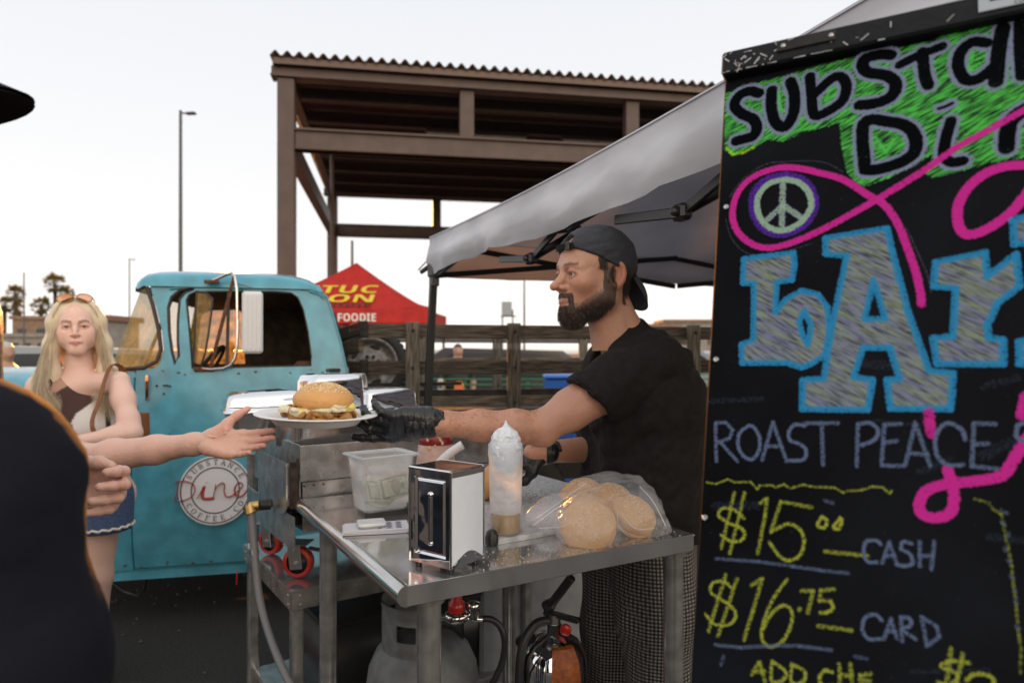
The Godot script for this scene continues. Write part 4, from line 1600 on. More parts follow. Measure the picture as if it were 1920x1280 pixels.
func tray(b: MB, t: Transform3D, lo: Vector2, hi: Vector2, y0: float, y1: float, r := 0.02, thick := 0.0, n := 5) -> void:
	# open or closed box with rounded upright corners: half sizes lo at y0 and hi at y1
	var ring := func(h: Vector2, y: float, rr: float) -> Array:
		var q := []
		for c in 4:
			var sx: float = [1, 1, -1, -1][c]
			var sz: float = [1, -1, -1, 1][c]
			for k in n:
				var a: float = [PI / 2, 0.0, -PI / 2, -PI][c] - PI / 2 * k / (n - 1)
				q.append(t * Vector3(sx * (h.x - rr) + cos(a) * rr, y, sz * (h.y - rr) + sin(a) * rr))
		return q
	b.smooth()
	if thick > 0.0:
		var v := Vector2(thick, thick)
		b.rings([ring.call(lo - v * 3, y0, r), ring.call(lo, y0 + 0.006, r), ring.call(hi, y1, r), ring.call(hi - v, y1, r), ring.call(lo - v, y0 + 0.008, r)], true, true)
	else:
		b.rings([ring.call(lo, y0, r), ring.call(hi, y1, r)], true, true)
	b.smooth(false)


func dome(b: MB, t: Transform3D, h: Vector2, y0: float, y1: float, r := 0.03) -> void:
	# lid with a rounded top edge
	var out := []
	for p in [[0.004, y0], [0.004, y0 + 0.006], [-0.006, y0 + 0.008], [-0.008, y1 - r], [-0.008 - r * 0.3, y1 - r * 0.3], [-0.008 - r, y1 - 0.002], [-0.008 - r * 2.0, y1]]:
		var q := []
		var hh: Vector2 = h + Vector2(p[0], p[0])
		var rr := maxf(r + p[0] * 0.6, 0.012)
		for c in 4:
			var sx: float = [1, 1, -1, -1][c]
			var sz: float = [1, -1, -1, 1][c]
			for k in 5:
				var a: float = [PI / 2, 0.0, -PI / 2, -PI][c] - PI / 2 * k / 4
				q.append(t * Vector3(sx * (hh.x - rr) + cos(a) * rr, p[1], sz * (hh.y - rr) + sin(a) * rr))
		out.append(q)
	b.smooth()
	b.rings(out, true, true)
	b.smooth(false)


func table() -> void:
	var s := thing("work_table", "stainless steel work table with a rolled edge and round legs", "table", table_at(0, 0, 0))
	var b := MB.new()
	b.box(T(0.3875, 0.958, -0.435), Vector3(0.735, 0.004, 0.87))
	b.box(T(0.3875, 0.94, -0.001), Vector3(0.735, 0.04, 0.003), 0.0012)
	b.box(T(0.756, 0.9395, -0.435), Vector3(0.003, 0.04, 0.866), 0.0012)
	b.box(T(0.3875, 0.939, -0.872), Vector3(0.735, 0.04, 0.003), 0.0012)
	b.smooth()
	var r := []
	for x in [0.02, 0.757]:
		var q := []
		for k in 7:
			var a := PI / 2 * k / 6
			q.append(Vector3(x, 0.956 + 0.004 * sin(a), -0.004 + 0.004 * cos(a)))
		r.append(q)
	for j in 6:
		b.quad(r[0][j], r[1][j], r[1][j + 1], r[0][j + 1])
	put("tabletop", b, M.steel_top, s)
	b = MB.new()
	var rr := []
	for z in [0.0, -0.872]:
		var q := []
		for k in 20:
			var a := TAU * k / 20
			q.append(Vector3(0.0205 + cos(a) * 0.0205 * (1.0 if cos(a) < 0 else 0.7), 0.9398 + sin(a) * 0.0208, z))
		rr.append(q)
	rr.reverse()
	b.smooth()
	b.rings(rr, true, true)
	put("rolled_edge", b, M.steel_brushed, s)
	for p in [Vector2(0.09, -0.06), Vector2(0.735, -0.05), Vector2(0.07, -0.76), Vector2(0.70, -0.81)]:
		b = MB.new()
		b.tube([Vector3(p.x, 0.0, p.y), Vector3(p.x, 0.93, p.y)], 0.0245, 20)
		b.tube([Vector3(p.x, 0.90, p.y), Vector3(p.x, 0.935, p.y)], 0.032, 20)
		put("leg", b, M.galvanized, s)
	b = MB.new()
	b.box(T(0.39, 0.20, -0.435), Vector3(0.70, 0.02, 0.80), 0.004)
	put("undershelf", b, M.galvanized, s)


func grill_at(x: float, y: float, z: float, turn := 0.0) -> Transform3D:
	return Transform3D(Basis(Vector3.UP, deg_to_rad(34.0)), Vector3(-0.638, 0, -2.055)) * Transform3D(Basis(Vector3.UP, turn), Vector3(x, y, z))


func caster(s: Node3D, c: Vector3, turn: float) -> void:
	var o := Node3D.new()
	o.name = "caster"
	s.add_child(o, true)
	o.transform = Transform3D(Basis(Vector3.UP, turn), c)
	var side := Basis(Vector3.BACK, PI / 2)
	var b := MB.new()
	b.lathe(Transform3D(side, Vector3(0, 0.048, 0)), [Vector2(0.034, -0.016), Vector2(0.045, -0.016), Vector2(0.048, -0.010), Vector2(0.048, 0.010), Vector2(0.045, 0.016), Vector2(0.034, 0.016)], 28)
	put("tread", b, M.red_wheel, o)
	b = MB.new()
	b.lathe(Transform3D(side, Vector3(0, 0.048, 0)), [Vector2(0, -0.014), Vector2(0.012, -0.018), Vector2(0.014, -0.012), Vector2(0.035, -0.012), Vector2(0.035, 0.012), Vector2(0.014, 0.012), Vector2(0.012, 0.018), Vector2(0, 0.014)], 20)
	put("hub", b, M.black_plastic, o)
	b = MB.new()
	for sg in [-1.0, 1.0]:
		b.bar(Vector3(sg * 0.022, 0.03, 0), Vector3(sg * 0.022, 0.108, -0.008), 0.04, 0.003, 0.001, Vector3.RIGHT)
		b.lathe(Transform3D(Basis(Vector3.BACK, -sg * PI / 2), Vector3(sg * 0.022, 0.048, 0)), [Vector2(0.009, 0), Vector2(0.009, 0.007), Vector2(0, 0.008)], 6, false)
	b.box(T(0, 0.109, 0), Vector3(0.07, 0.004, 0.075), 0.001)
	put("fork", b, M.zinc, o)
	b = MB.new()
	b.bar(Vector3(0, 0.092, 0.03), Vector3(0, 0.085, 0.075), 0.034, 0.003, 0.001)
	b.bar(Vector3(0, 0.085, 0.075), Vector3(0, 0.06, 0.105), 0.03, 0.003, 0.001)
	put("brake_pedal", b, M.zinc, o)


func grill() -> void:
	var s := thing("flat_top_grill", "worn stainless gas grill on red casters behind the work table", "grill", grill_at(0, 0, 0))
	var b := MB.new()
	b.box(T(0.43, 1.0625, -0.004), Vector3(0.86, 0.109, 0.006), 0.001)
	var ap := put("apron", b, M.steel_dull, s)
	b = MB.new()
	b.box(T(0.434, 0.93, -0.006), Vector3(0.852, 0.152, 0.005), 0.001)
	put("front_panel", b, M.steel_dull, s)
	b = MB.new()
	for k in 3:
		b.ell(T(0.012 + 0.03 * k, 0.995, 0.0), Vector3(0.003, 0.003, 0.002), 4)
	put("rivet", b, M.iron, ap)
	b = MB.new()
	b.box(T(-0.018, 1.0, -0.008), Vector3(0.022, 0.14, 0.006), 0.001)
	b.box(T(-0.006, 1.005, -0.010), Vector3(0.005, 0.15, 0.012), 0.001)
	put("corner_post", b, M.scorched, s)
	b = MB.new()
	b.plate(Transform3D(Basis(Vector3.UP, -PI / 2), Vector3(-0.036, 0, 0)), PackedVector2Array([Vector2(-0.02, 0.93), Vector2(-0.02, 1.066), Vector2(-0.36, 1.066), Vector2(-0.36, 0.905), Vector2(-0.05, 0.905)]), [], 0.003)
	b.box(T(-0.031, 1.0, -0.021), Vector3(0.012, 0.13, 0.003))
	put("side_shield", b, M.steel_dull, s)
	b = MB.new()
	b.box(T(0.002, 1.03, -0.28), Vector3(0.004, 0.176, 0.54))
	b.box(T(-0.02, 0.855, -0.28), Vector3(0.004, 0.104, 0.58), 0.001)
	b.box(T(0.858, 0.96, -0.28), Vector3(0.004, 0.3, 0.54))
	b.box(T(0.43, 0.96, -0.555), Vector3(0.85, 0.3, 0.004))
	b.box(T(0.43, 0.86, -0.28), Vector3(0.84, 0.006, 0.53))
	put("housing", b, M.steel_dull, s)
	b = MB.new()
	b.box(T(0.43, 1.085, -0.28), Vector3(0.845, 0.014, 0.535), 0.003)
	put("griddle", b, M.scorched, s)
	b = MB.new()
	b.box(T(-0.008, 0.845, -0.30), Vector3(0.004, 0.09, 0.5), 0.001)
	put("lower_panel", b, M.steel_dull, s)
	for p in [[0.025, -0.10, 0.9], [0.02, -0.40, 0.5], [0.8, -0.08, 0.2], [0.8, -0.48, -0.4]]:
		caster(s, Vector3(p[0], 0.692, p[1]), p[2])
	# the cart it stands on
	var c := thing("steel_cart", "stainless steel cart carrying the grill on its red casters", "cart", grill_at(0, 0, 0))
	b = MB.new()
	b.box(T(0.42, 0.688, -0.29), Vector3(0.90, 0.004, 0.60))
	put("shelf", b, M.steel_top, c)
	for q in [[T(0.42, 0.66, 0.012), Vector3(0.90, 0.058, 0.003)], [T(0.42, 0.66, -0.592), Vector3(0.90, 0.058, 0.003)], [T(-0.032, 0.66, -0.29), Vector3(0.003, 0.058, 0.60)], [T(0.872, 0.66, -0.29), Vector3(0.003, 0.058, 0.60)]]:
		b = MB.new()
		b.box(q[0], q[1], 0.001)
		put("lip", b, M.steel_dull, c)
	for x in [-0.005, 0.845]:
		for z in [-0.02, -0.56]:
			b = MB.new()
			b.box(T(x, 0.33, z), Vector3(0.036, 0.66, 0.036), 0.005)
			var lg := put("leg", b, M.galvanized, c)
			b = MB.new()
			for y in [0.672, 0.645]:
				for w in 2:
					b.ell(T(x + (-0.028 if w == 0 else 0.012 - 0.01), y, z + (0.01 if w == 0 else 0.034)), Vector3(0.004, 0.004, 0.004), 4)
			put("rivet", b, M.zinc, lg)
	b = MB.new()
	b.box(T(0.42, 0.22, -0.29), Vector3(0.84, 0.03, 0.55), 0.004)
	put("lower_shelf", b, M.galvanized, c)
	var cr := thing("black_crate", "black plastic crate on the lower shelf of the cart", "crate", grill_at(0.42, 0.236, -0.29))
	b = MB.new()
	tray(b, T(), Vector2(0.3, 0.2), Vector2(0.32, 0.22), 0, 0.28, 0.03, 0.004)
	put("tub", b, M.black_plastic, cr)
	b = MB.new()
	b.box(T(0, 0.285, 0), Vector3(0.65, 0.02, 0.45), 0.006)
	put("rim", b, M.black_plastic, cr)
	# gas line
	var h := thing("gas_hose", "grey gas hose with a brass fitting running down beside the grill", "hose")
	b = MB.new()
	b.tube(spline([Vector3(-0.8269, 0.8971, -2.16), Vector3(-0.8163, 0.8289, -2.15), Vector3(-0.7987, 0.7177, -2.13), Vector3(-0.7744, 0.6289, -2.1), Vector3(-0.7239, 0.5352, -2.05), Vector3(-0.6497, 0.4487, -1.98), Vector3(-0.5789, 0.3641, -1.95), Vector3(-0.4, 0.02, -1.9), Vector3(-0.15, 0.02, -1.8)], 6), 0.0115, 10)
	put("hose", b, M.hose_grey, h)
	b = MB.new()
	b.tube([Vector3(-0.8128, 0.7833, -2.145), Vector3(-0.8083, 0.7641, -2.142)], 0.014, 10)
	put("clamp", b, M.zinc, h)
	b = MB.new()
	b.tube([Vector3(-0.8356, 0.9146, -2.165), Vector3(-0.8252, 0.8904, -2.16)], 0.02, 12)
	b.tube([Vector3(-0.8322, 0.9095, -2.165), Vector3(-0.8036, 0.9134, -2.17)], 0.016, 10)
	put("elbow", b, M.brass, h)
	b = MB.new()
	b.tube([Vector3(-0.807, 0.9134, -2.17), Vector3(-0.7768, 0.9124, -2.19)], 0.017, 10)
	put("connector", b, M.black_plastic, h)
	var pipe := thing("upright_pipe", "grey upright pipe standing at the far corner of the grill", "pipe")
	b = MB.new()
	b.tube([Vector3(-0.9948, 1.0316, -2.62) * Vector3(1, 0, 1), Vector3(-0.9948, 1.0111, -2.62)], 0.022, 12)
	put("tube", b, M.galvanized, pipe)
	# steamers
	var p1 := thing("steam_pan", "tall square steel steamer standing on the grill behind the sandwich", "steamer", grill_at(0.13, 1.093, -0.19, 0.12))
	b = MB.new()
	tray(b, T(), Vector2(0.128, 0.10), Vector2(0.13, 0.102), 0.0, 0.12, 0.03)
	put("pan", b, M.steel_brushed, p1)
	b = MB.new()
	dome(b, T(0.035, 0.0, -0.01), Vector2(0.10, 0.085), 0.121, 0.236, 0.028)
	var ld := put("lid", b, M.steel_polished, p1)
	b = MB.new()
	b.box(T(0.05, 0.245, -0.02), Vector3(0.045, 0.014, 0.03), 0.004)
	put("knob", b, M.black_plastic, ld)
	var p2 := thing("chafing_pan", "low steel chafing pan with a lifted lid at the truck end of the grill", "pan", grill_at(0.02, 1.093, -0.50, -0.12), "chafing pans on the grill")
	b = MB.new()
	tray(b, T(), Vector2(0.12, 0.10), Vector2(0.13, 0.11), 0, 0.10, 0.03)
	put("pan", b, M.steel_brushed, p2)
	b = MB.new()
	dome(b, Transform3D(Basis(Vector3.BACK, 0.05), Vector3(0, 0.0, 0)), Vector2(0.135, 0.115), 0.103, 0.168, 0.03)
	b.tube([Vector3(-0.13, 0.12, 0.13), Vector3(-0.04, 0.118, 0.135), Vector3(0.06, 0.118, 0.13)], 0.004, 6)
	put("lid", b, M.steel_polished, p2)
	b = MB.new()
	b.box(T(0, 0.097, 0), Vector3(0.285, 0.006, 0.245), 0.002)
	put("rim", b, M.steel_polished, p2)
	var p3 := thing("chafing_pan", "steel chafing pan with a rounded lid right of the tall steamer", "pan", grill_at(0.40, 1.093, -0.33, 0.1), "chafing pans on the grill")
	b = MB.new()
	tray(b, T(), Vector2(0.10, 0.09), Vector2(0.11, 0.10), 0, 0.10, 0.03)
	put("pan", b, M.steel_brushed, p3)
	b = MB.new()
	dome(b, T(), Vector2(0.112, 0.10), 0.102, 0.176, 0.026)
	put("lid", b, M.steel_polished, p3)
	b = MB.new()
	b.box(T(0, 0.097, 0), Vector3(0.245, 0.006, 0.225), 0.002)
	put("rim", b, M.steel_polished, p3)
	var cu := thing("metal_cup", "upturned grey metal cup on the lid behind the sandwich", "cup", grill_at(0.315, 1.27, -0.34))
	b = MB.new()
	b.lathe(T(), [Vector2(0.036, 0), Vector2(0.036, 0.004), Vector2(0.028, 0.048), Vector2(0.024, 0.052), Vector2(0, 0.052)], 24)
	put("cup", b, M.steel_dull, cu)


func bun(s: Node3D, called: String, at: Transform3D, r: float, h: float, sd: int, seeds := 160, shade := Color.WHITE) -> MeshInstance3D:
	# domed top half of a roll, flat below
	var c := Sculpt.new()
	var ns := FastNoiseLite.new()
	ns.seed = sd
	ns.frequency = 14.0
	var f := Field.new(Vector3(-r - 0.02, -0.012, -r - 0.02), Vector3(r + 0.02, h + 0.02, r + 0.02), 0.0035)
	f.ell(T(0, h * 0.30, 0), Vector3(r, h * 0.70, r), 0.01)
	f.ell(T(0, h * 0.22, 0), Vector3(r * 0.98, h * 0.28, r * 0.98), 0.02)
	f.bend(func(p: Vector3): return ns.get_noise_3dv(p) * 0.003)
	f.mesh(c, func(p: Vector3):
		var t := clampf(p.y / h + ns.get_noise_3dv(p * 0.7) * 0.22, 0.0, 1.0)
		return shade * (lin(1.15, 1.5, 2.3) if t < 0.12 else lin(1.12, 1.35, 1.7).lerp(lin(0.92, 0.9, 0.85), clampf((t - 0.12) * 1.6, 0.0, 1.0))))
	var o := put(called, c, M.bun_crust, s, at)
	var g := RandomNumberGenerator.new()
	g.seed = sd
	var b := MB.new()
	for k in seeds:
		var a := g.randf() * TAU
		var q := sqrt(g.randf()) * 0.86
		var y := h * 0.30 + h * 0.70 * sqrt(1.0 - q * q)
		var n := Vector3(cos(a) * q / r, (y - h * 0.3) / (h * h * 0.49), sin(a) * q / r).normalized()
		var w := n.cross(Vector3(g.randf() - 0.5, g.randf(), g.randf() - 0.5)).normalized()
		b.ell(Transform3D(Basis(w, n, w.cross(n)), Vector3(cos(a) * q * r, y + 0.0006, sin(a) * q * r)), Vector3(0.0026, 0.0009, 0.0015), 3)
	if seeds > 0:
		kind(put("sesame_seeds", b, M.seed, o), "stuff")
	return o


func table_things() -> void:
	# the plate and the sandwich on it
	var P := Vector3(-0.4575, 1.2525, -1.6)
	var pl := thing("paper_plate", "white paper plate held out between the gloved hand and the open hand", "plate", Transform3D(Basis(Vector3.BACK, -0.035) * Basis(Vector3.RIGHT, 0.02), P))
	var b := MB.new()
	var prof := []
	for p in [[0.0, -0.018], [0.088, -0.018], [0.096, -0.015], [0.106, -0.002], [0.114, 0.002], [0.138, 0.005], [0.141, 0.003], [0.139, 0.001], [0.114, -0.001], [0.104, -0.008], [0.094, -0.0195], [0.0, -0.0205]]:
		prof.append(Vector2(p[0], p[1]))
	prof.reverse()
	b.lathe(T(), prof, 64)
	put("dish", b, M.plate_white, pl)
	var sw := thing("breakfast_sandwich", "sesame bun sandwich with egg, cheese and meat on the paper plate", "sandwich", Transform3D(Basis(Vector3.BACK, -0.02), P + Vector3(0.008, -0.017, 0)))
	var g := RandomNumberGenerator.new()
	g.seed = 3
	bun(sw, "bottom_bun", T(0, 0.002, 0) * Transform3D(Basis.from_scale(Vector3(1, 0.55, 1)), Vector3()), 0.066, 0.036, 21, 0)
	var ns := FastNoiseLite.new()
	ns.seed = 9
	ns.frequency = 26.0
	var c := Sculpt.new()
	var f := Field.new(Vector3(-0.095, 0.0, -0.095), Vector3(0.095, 0.06, 0.095), 0.003)
	f.ell(T(0, 0.024, 0), Vector3(0.066, 0.014, 0.066), 0.01)
	for k in 46:
		var a := g.randf() * TAU
		var r := g.randf_range(0.05, 0.078)
		f.ell(Transform3D(Basis(Vector3(g.randf() - 0.5, g.randf() - 0.5, g.randf() - 0.5).normalized(), g.randf() * 6), Vector3(cos(a) * r, g.randf_range(0.010, 0.030), sin(a) * r)), Vector3(g.randf_range(0.008, 0.016), 0.006, 0.008), 0.006)
	f.bend(func(p: Vector3): return ns.get_noise_3dv(p) * 0.006)
	f.mesh(c, func(p: Vector3):
		var n := ns.get_noise_3dv(p * 0.6) + (0.35 if p.x > 0.045 else -0.1)
		return lin(1.5, 1.9, 2.2) if n < -0.15 else lin(1.7, 1.3, 0.8) if n < 0.2 else lin(0.75, 0.5, 0.4))
	put("meat", c, M.meat, sw)
	c = Sculpt.new()
	f = Field.new(Vector3(-0.1, 0.01, -0.1), Vector3(0.1, 0.075, 0.1), 0.003)
	for k in 60:
		var a := g.randf() * TAU
		var r := g.randf_range(0.045, 0.075)
		var wl := -0.010 if cos(a) < -0.2 else 0.0
		f.ell(Transform3D(Basis(Vector3.UP, g.randf() * 6) * Basis(Vector3.RIGHT, g.randf_range(-0.5, 0.5)), Vector3(cos(a) * r + wl, g.randf_range(0.030, 0.041) + wl * 0.7, sin(a) * r)), Vector3(g.randf_range(0.012, 0.02), 0.006, 0.011), 0.006)
	f.bend(func(p: Vector3): return ns.get_noise_3dv(p * 0.8) * 0.006)
	f.mesh(c, func(p: Vector3): return lin(1.1, 0.95, 0.45) if ns.get_noise_3dv(p * 0.35) > 0.15 else lin(1.0, 1.03, 1.0))
	put("egg", c, M.egg_white, sw)
	b = MB.new()
	b.smooth()
	for k in 3:
		var a0: float = [2.7, 1.2, 0.1][k]
		var e := Basis(Vector3.UP, a0)
		for i in 6:
			var q := []
			for w in [[0, 0], [1, 0], [1, 1], [0, 1]]:
				var x: float = (i + w[0]) / 6.0
				q.append(e * Vector3(0.044 + 0.045 * x, 0.045 - 0.03 * x * x + 0.0 * w[1], (w[1] - 0.5) * 0.05 * (1.0 - 0.5 * x)))
			b.quad(q[0], q[3], q[2], q[1])
	put("cheese", b, M.cheese, sw)
	bun(sw, "top_bun", Transform3D(Basis(Vector3.BACK, -0.06) * Basis(Vector3.RIGHT, 0.05), Vector3(0.006, 0.040, 0)), 0.065, 0.054, 22, 520)
	# napkin dispenser
	var dt := Transform3D(Basis(Vector3.UP, deg_to_rad(-36.5)), Vector3(-0.1194, 0.96, -1.341))
	var nd := thing("napkin_dispenser", "chrome napkin dispenser at the near corner of the work table", "napkin dispenser", dt)
	b = MB.new()
	for z in [0.0, -0.1]:
		b.plate(T(0, 0, z + 0.001), PackedVector2Array([Vector2(-0.113, 0.012), Vector2(0.0, 0.012), Vector2(0.0, 0.203), Vector2(-0.113, 0.203)]), [PackedVector2Array([Vector2(-0.099, 0.030), Vector2(-0.014, 0.030), Vector2(-0.014, 0.187), Vector2(-0.099, 0.187)])], 0.002)
	b.box(T(-0.0565, 0.2045, -0.0495), Vector3(0.113, 0.003, 0.097), 0.001)
	b.box(T(-0.0565, 0.0125, -0.0495), Vector3(0.111, 0.003, 0.094), 0.001)
	for z in [0.0015, -0.1005]:
		b.tube([Vector3(-0.113, 0.2035, z), Vector3(0.0, 0.2035, z)], 0.003, 8)
		for x in [-0.113, 0.0]:
			b.tube([Vector3(x, 0.012, z), Vector3(x, 0.2035, z)], 0.0025, 8)
	for x in [-0.1135, 0.0005]:
		b.box(T(x, 0.197, -0.05), Vector3(0.0015, 0.012, 0.094), 0.0005)
	put("case", b, M.steel_polished, nd)
	b = MB.new()
	var fr := []
	for p in [[0.0, 0.0], [0.004, -0.004], [0.0065, -0.003], [0.009, -0.001]]:
		var w := 0.0425 - float(p[0])
		var h := 0.0785 - float(p[0])
		var q := []
		for e in [[-1, -1], [1, -1], [1, 1], [-1, 1]]:
			q.append(Vector3(-0.0565 + e[0] * w, 0.1085 + e[1] * h, float(p[1])))
		fr.append(q)
	b.smooth(false)
	b.rings(fr, true, false)
	b.quad(fr[3][0], fr[3][1], fr[3][2], fr[3][3])
	put("faceplate", b, M.steel_polished, nd)
	b = MB.new()
	b.tube([Vector3(-0.0565, 0.058, 0.0), Vector3(-0.0565, 0.15, 0.0)], 0.0042, 10)
	b.ell(T(-0.0565, 0.153, 0.001), Vector3(0.0058, 0.0058, 0.004), 8)
	b.ell(T(-0.0565, 0.055, 0.0005), Vector3(0.005, 0.005, 0.003), 8)
	put("faceplate_rib", b, M.steel_polished, nd)
	for sg in 2:
		b = MB.new()
		b.smooth()
		for i in 14:
			for j in 10:
				var q := []
				for w in [[0, 0], [1, 0], [1, 1], [0, 1]]:
					var x: float = (i + w[0]) / 14.0
					var y: float = (j + w[1]) / 10.0
					var low := 0.016 + 0.022 * pow(sin(PI * clampf(x * 1.1, 0.0, 1.0)), 1.0) * (1.0 - y) * (1.0 - y)
					var bul := 0.007 * sin(PI * x) * (0.35 + 0.65 * (1.0 - y)) - 0.001
					var xx := (bul + 0.0005) if sg == 0 else (-0.1135 - bul)
					q.append(Vector3(xx, lerpf(low, 0.191, y), -0.002 - 0.096 * x))
				if sg == 0:
					b.quad(q[0], q[1], q[2], q[3])
				else:
					b.quad(q[3], q[2], q[1], q[0])
		put("napkins", b, M.napkin, nd)
		b = MB.new()
		b.smooth()
		var xs := 0.0012 if sg == 0 else -0.1142
		for i in 12:
			var x0 := i / 12.0
			var x1 := (i + 1) / 12.0
			var y0 := 0.02 + 0.021 * sin(PI * clampf(x0 * 1.1, 0.0, 1.0))
			var y1 := 0.02 + 0.021 * sin(PI * clampf(x1 * 1.1, 0.0, 1.0))
			b.quad(Vector3(xs, 0.012, -0.002 - 0.096 * x0), Vector3(xs, 0.012, -0.002 - 0.096 * x1), Vector3(xs + (0.006 if sg == 0 else -0.006), y1, -0.002 - 0.096 * x1), Vector3(xs + (0.006 if sg == 0 else -0.006), y0, -0.002 - 0.096 * x0))
		put("side_lip", b, M.steel_polished, nd)
	for p in [[-0.1, -0.012], [-0.012, -0.012], [-0.1, -0.088], [-0.012, -0.088]]:
		b = MB.new()
		b.box(T(p[0], 0.006, p[1]), Vector3(0.012, 0.012, 0.012), 0.002)
		put("foot", b, M.black_plastic, nd)
	# tip container with money
	var tc := thing("tip_container", "clear plastic tip container holding dollar bills", "container", Transform3D(Basis(Vector3.UP, deg_to_rad(35)), Vector3(-0.3886, 1.125, -1.7512) * Vector3(1, 0, 1) + Vector3(0, 0.975, 0)))
	var ctr := T(0.0875, 0, -0.07)
	b = MB.new()
	tray(b, ctr, Vector2(0.062, 0.048), Vector2(0.076, 0.060), 0.0, 0.148, 0.016, 0.0025)
	put("tub", b, M.clear_plastic, tc)
	b = MB.new()
	tray(b, ctr, Vector2(0.0635, 0.0495), Vector2(0.0745, 0.0585), 0.003, 0.115, 0.016)
	put("frost", b, mat("frost_thin", lin(0.8, 0.82, 0.84, 0.03), 0.35, 0.0, {"back": Color(0.5, 0.5, 0.5)}), tc)
	b = MB.new()
	var rim := []
	for p in [[0.0765, 0.0605, 0.143], [0.0875, 0.07, 0.147], [0.0875, 0.07, 0.151], [0.076, 0.06, 0.152], [0.0735, 0.0575, 0.148]]:
		var q := []
		for c4 in 4:
			var sx: float = [1, 1, -1, -1][c4]
			var sz: float = [1, -1, -1, 1][c4]
			for k in 4:
				var a: float = [PI / 2, 0.0, -PI / 2, -PI][c4] - PI / 2 * k / 3
				q.append(ctr * Vector3(sx * (p[0] - 0.014) + cos(a) * 0.014, p[2], sz * (p[1] - 0.014) + sin(a) * 0.014))
		rim.append(q)
	b.smooth()
	b.rings(rim, true, false)
	put("rim", b, M.rim_plastic, tc)
	M.bill.albedo_texture = bill_picture()
	var bi := 0
	for q in [[0.115, 0.062, -0.038, 0.10, -0.25, "dollar bill standing against the near wall of the tip container"], [0.10, 0.05, -0.075, -0.25, -0.6, "dollar bill leaning deeper inside the tip container"], [0.09, 0.02, -0.07, 0.5, -1.35, "crumpled dollar bill lying on the bottom of the tip container"]]:
		b = MB.new()
		b.smooth()
		for i in 10:
			var e := []
			for w in [[0, 0], [1, 0], [1, 1], [0, 1]]:
				var x: float = (i + w[0]) / 10.0
				e.append(Vector3((x - 0.5) * 0.098, (w[1] - 0.5) * 0.062, 0.007 * sin(x * 5.0 + bi * 2) + 0.004 * sin(x * 11)))
			b.uvquad(e[0], e[1], e[2], e[3], Vector2(i / 10.0, 1), Vector2((i + 1) / 10.0, 0))
		var o := put("dollar_bill", b, M.bill, null, tc.transform * Transform3D(Basis(Vector3.UP, q[3]) * Basis(Vector3.RIGHT, q[4]) * Basis(Vector3.BACK, 0.08), Vector3(q[0], q[1], q[2])))
		tag(o, q[5], "banknote", "bills in the tip container")
		bi += 1
	# papers and card readers
	var pt := Transform3D(Basis(Vector3.UP, deg_to_rad(12)), Vector3(-0.3372, 0.96, -1.6862))
	var pp := thing("paper_stack", "stack of printed papers lying left of the napkin dispenser", "papers", pt)
	for k in 4:
		b = MB.new()
		b.box(Transform3D(Basis(Vector3.UP, rng.randf_range(-0.06, 0.06)), Vector3(rng.randf_range(-0.003, 0.003), 0.0022 + 0.0026 * k, 0)), Vector3(0.155, 0.0018, 0.085), 0.0004)
		put("sheet", b, M.paper, pp)
	b = MB.new()
	for k in 9:
		for j in 3:
			b.box(T(0.01 + 0.023 * j, 0.0112, -0.032 + 0.0075 * k), Vector3(0.017 - 0.004 * ((k + j) % 3), 0.0006, 0.0035))
	put("print", b, M.paper_print, pp)
	var c1 := thing("card_reader", "white square card reader lying on the papers", "card reader", Transform3D(Basis(Vector3.UP, deg_to_rad(18)), Vector3(-0.3477, 0.972, -1.6857)))
	b = MB.new()
	tray(b, T(), Vector2(0.034, 0.027), Vector2(0.034, 0.027), 0.0, 0.004, 0.008)
	put("base", b, M.car_silver, c1)
	b = MB.new()
	tray(b, T(), Vector2(0.034, 0.027), Vector2(0.033, 0.026), 0.0045, 0.011, 0.008)
	put("cover", b, M.white_plastic, c1)
	var c2 := thing("card_terminal", "dark flat card terminal under the tip container", "card terminal", Transform3D(Basis(Vector3.UP, deg_to_rad(28)), Vector3(-0.3416, 0.96, -1.8526)))
	b = MB.new()
	tray(b, T(0.01, 0, -0.02), Vector2(0.075, 0.045), Vector2(0.073, 0.043), 0.0, 0.014, 0.008)
	put("case", b, M.black_plastic, c2)
	b = MB.new()
	b.box(T(0.0, 0.0146, -0.02), Vector3(0.10, 0.0012, 0.06))
	put("screen", b, M.car_silver, c2)
	var kb := thing("bottle_stopper", "small rounded black stopper beside the cutting board corner", "stopper", T(0, 0, 0))
	kb.position = Vector3(-0.0462, 0.96, -1.5558)
	b = MB.new()
	b.lathe(T(), [Vector2(0.013, 0), Vector2(0.0155, 0.006), Vector2(0.0155, 0.02), Vector2(0.012, 0.031), Vector2(0.006, 0.036), Vector2(0, 0.037)], 20)
	put("stopper", b, M.black_plastic, kb)
	# cutting board, bottle, jar
	var cb := thing("cutting_board", "white plastic cutting board dusted with crumbs on the work table", "cutting board", Transform3D(Basis(Vector3.UP, deg_to_rad(32.5)), Vector3(0.01, 0.9605, -1.985)))
	b = MB.new()
	tray(b, T(), Vector2(0.280, 0.338), Vector2(0.280, 0.338), 0.0, 0.012, 0.02)
	put("slab", b, M.cutting_board, cb)
	var cm := MB.new()
	for k in 700:
		var q := Vector3(rng.randf_range(-0.27, 0.27), 0.0125, rng.randf_range(-0.32, 0.32))
		if k < 260:
			q = Vector3(0.02 + 0.09 * rng.randfn(), 0.0125, -0.03 + 0.08 * rng.randfn())
		if absf(q.x) > 0.27 or absf(q.z) > 0.32:
			continue
		var r := rng.randf_range(0.0006, 0.0022)
		cm.ell(Transform3D(Basis(Vector3.UP, rng.randf() * 6), q), Vector3(r * 1.4, r * 0.6, r), 3)
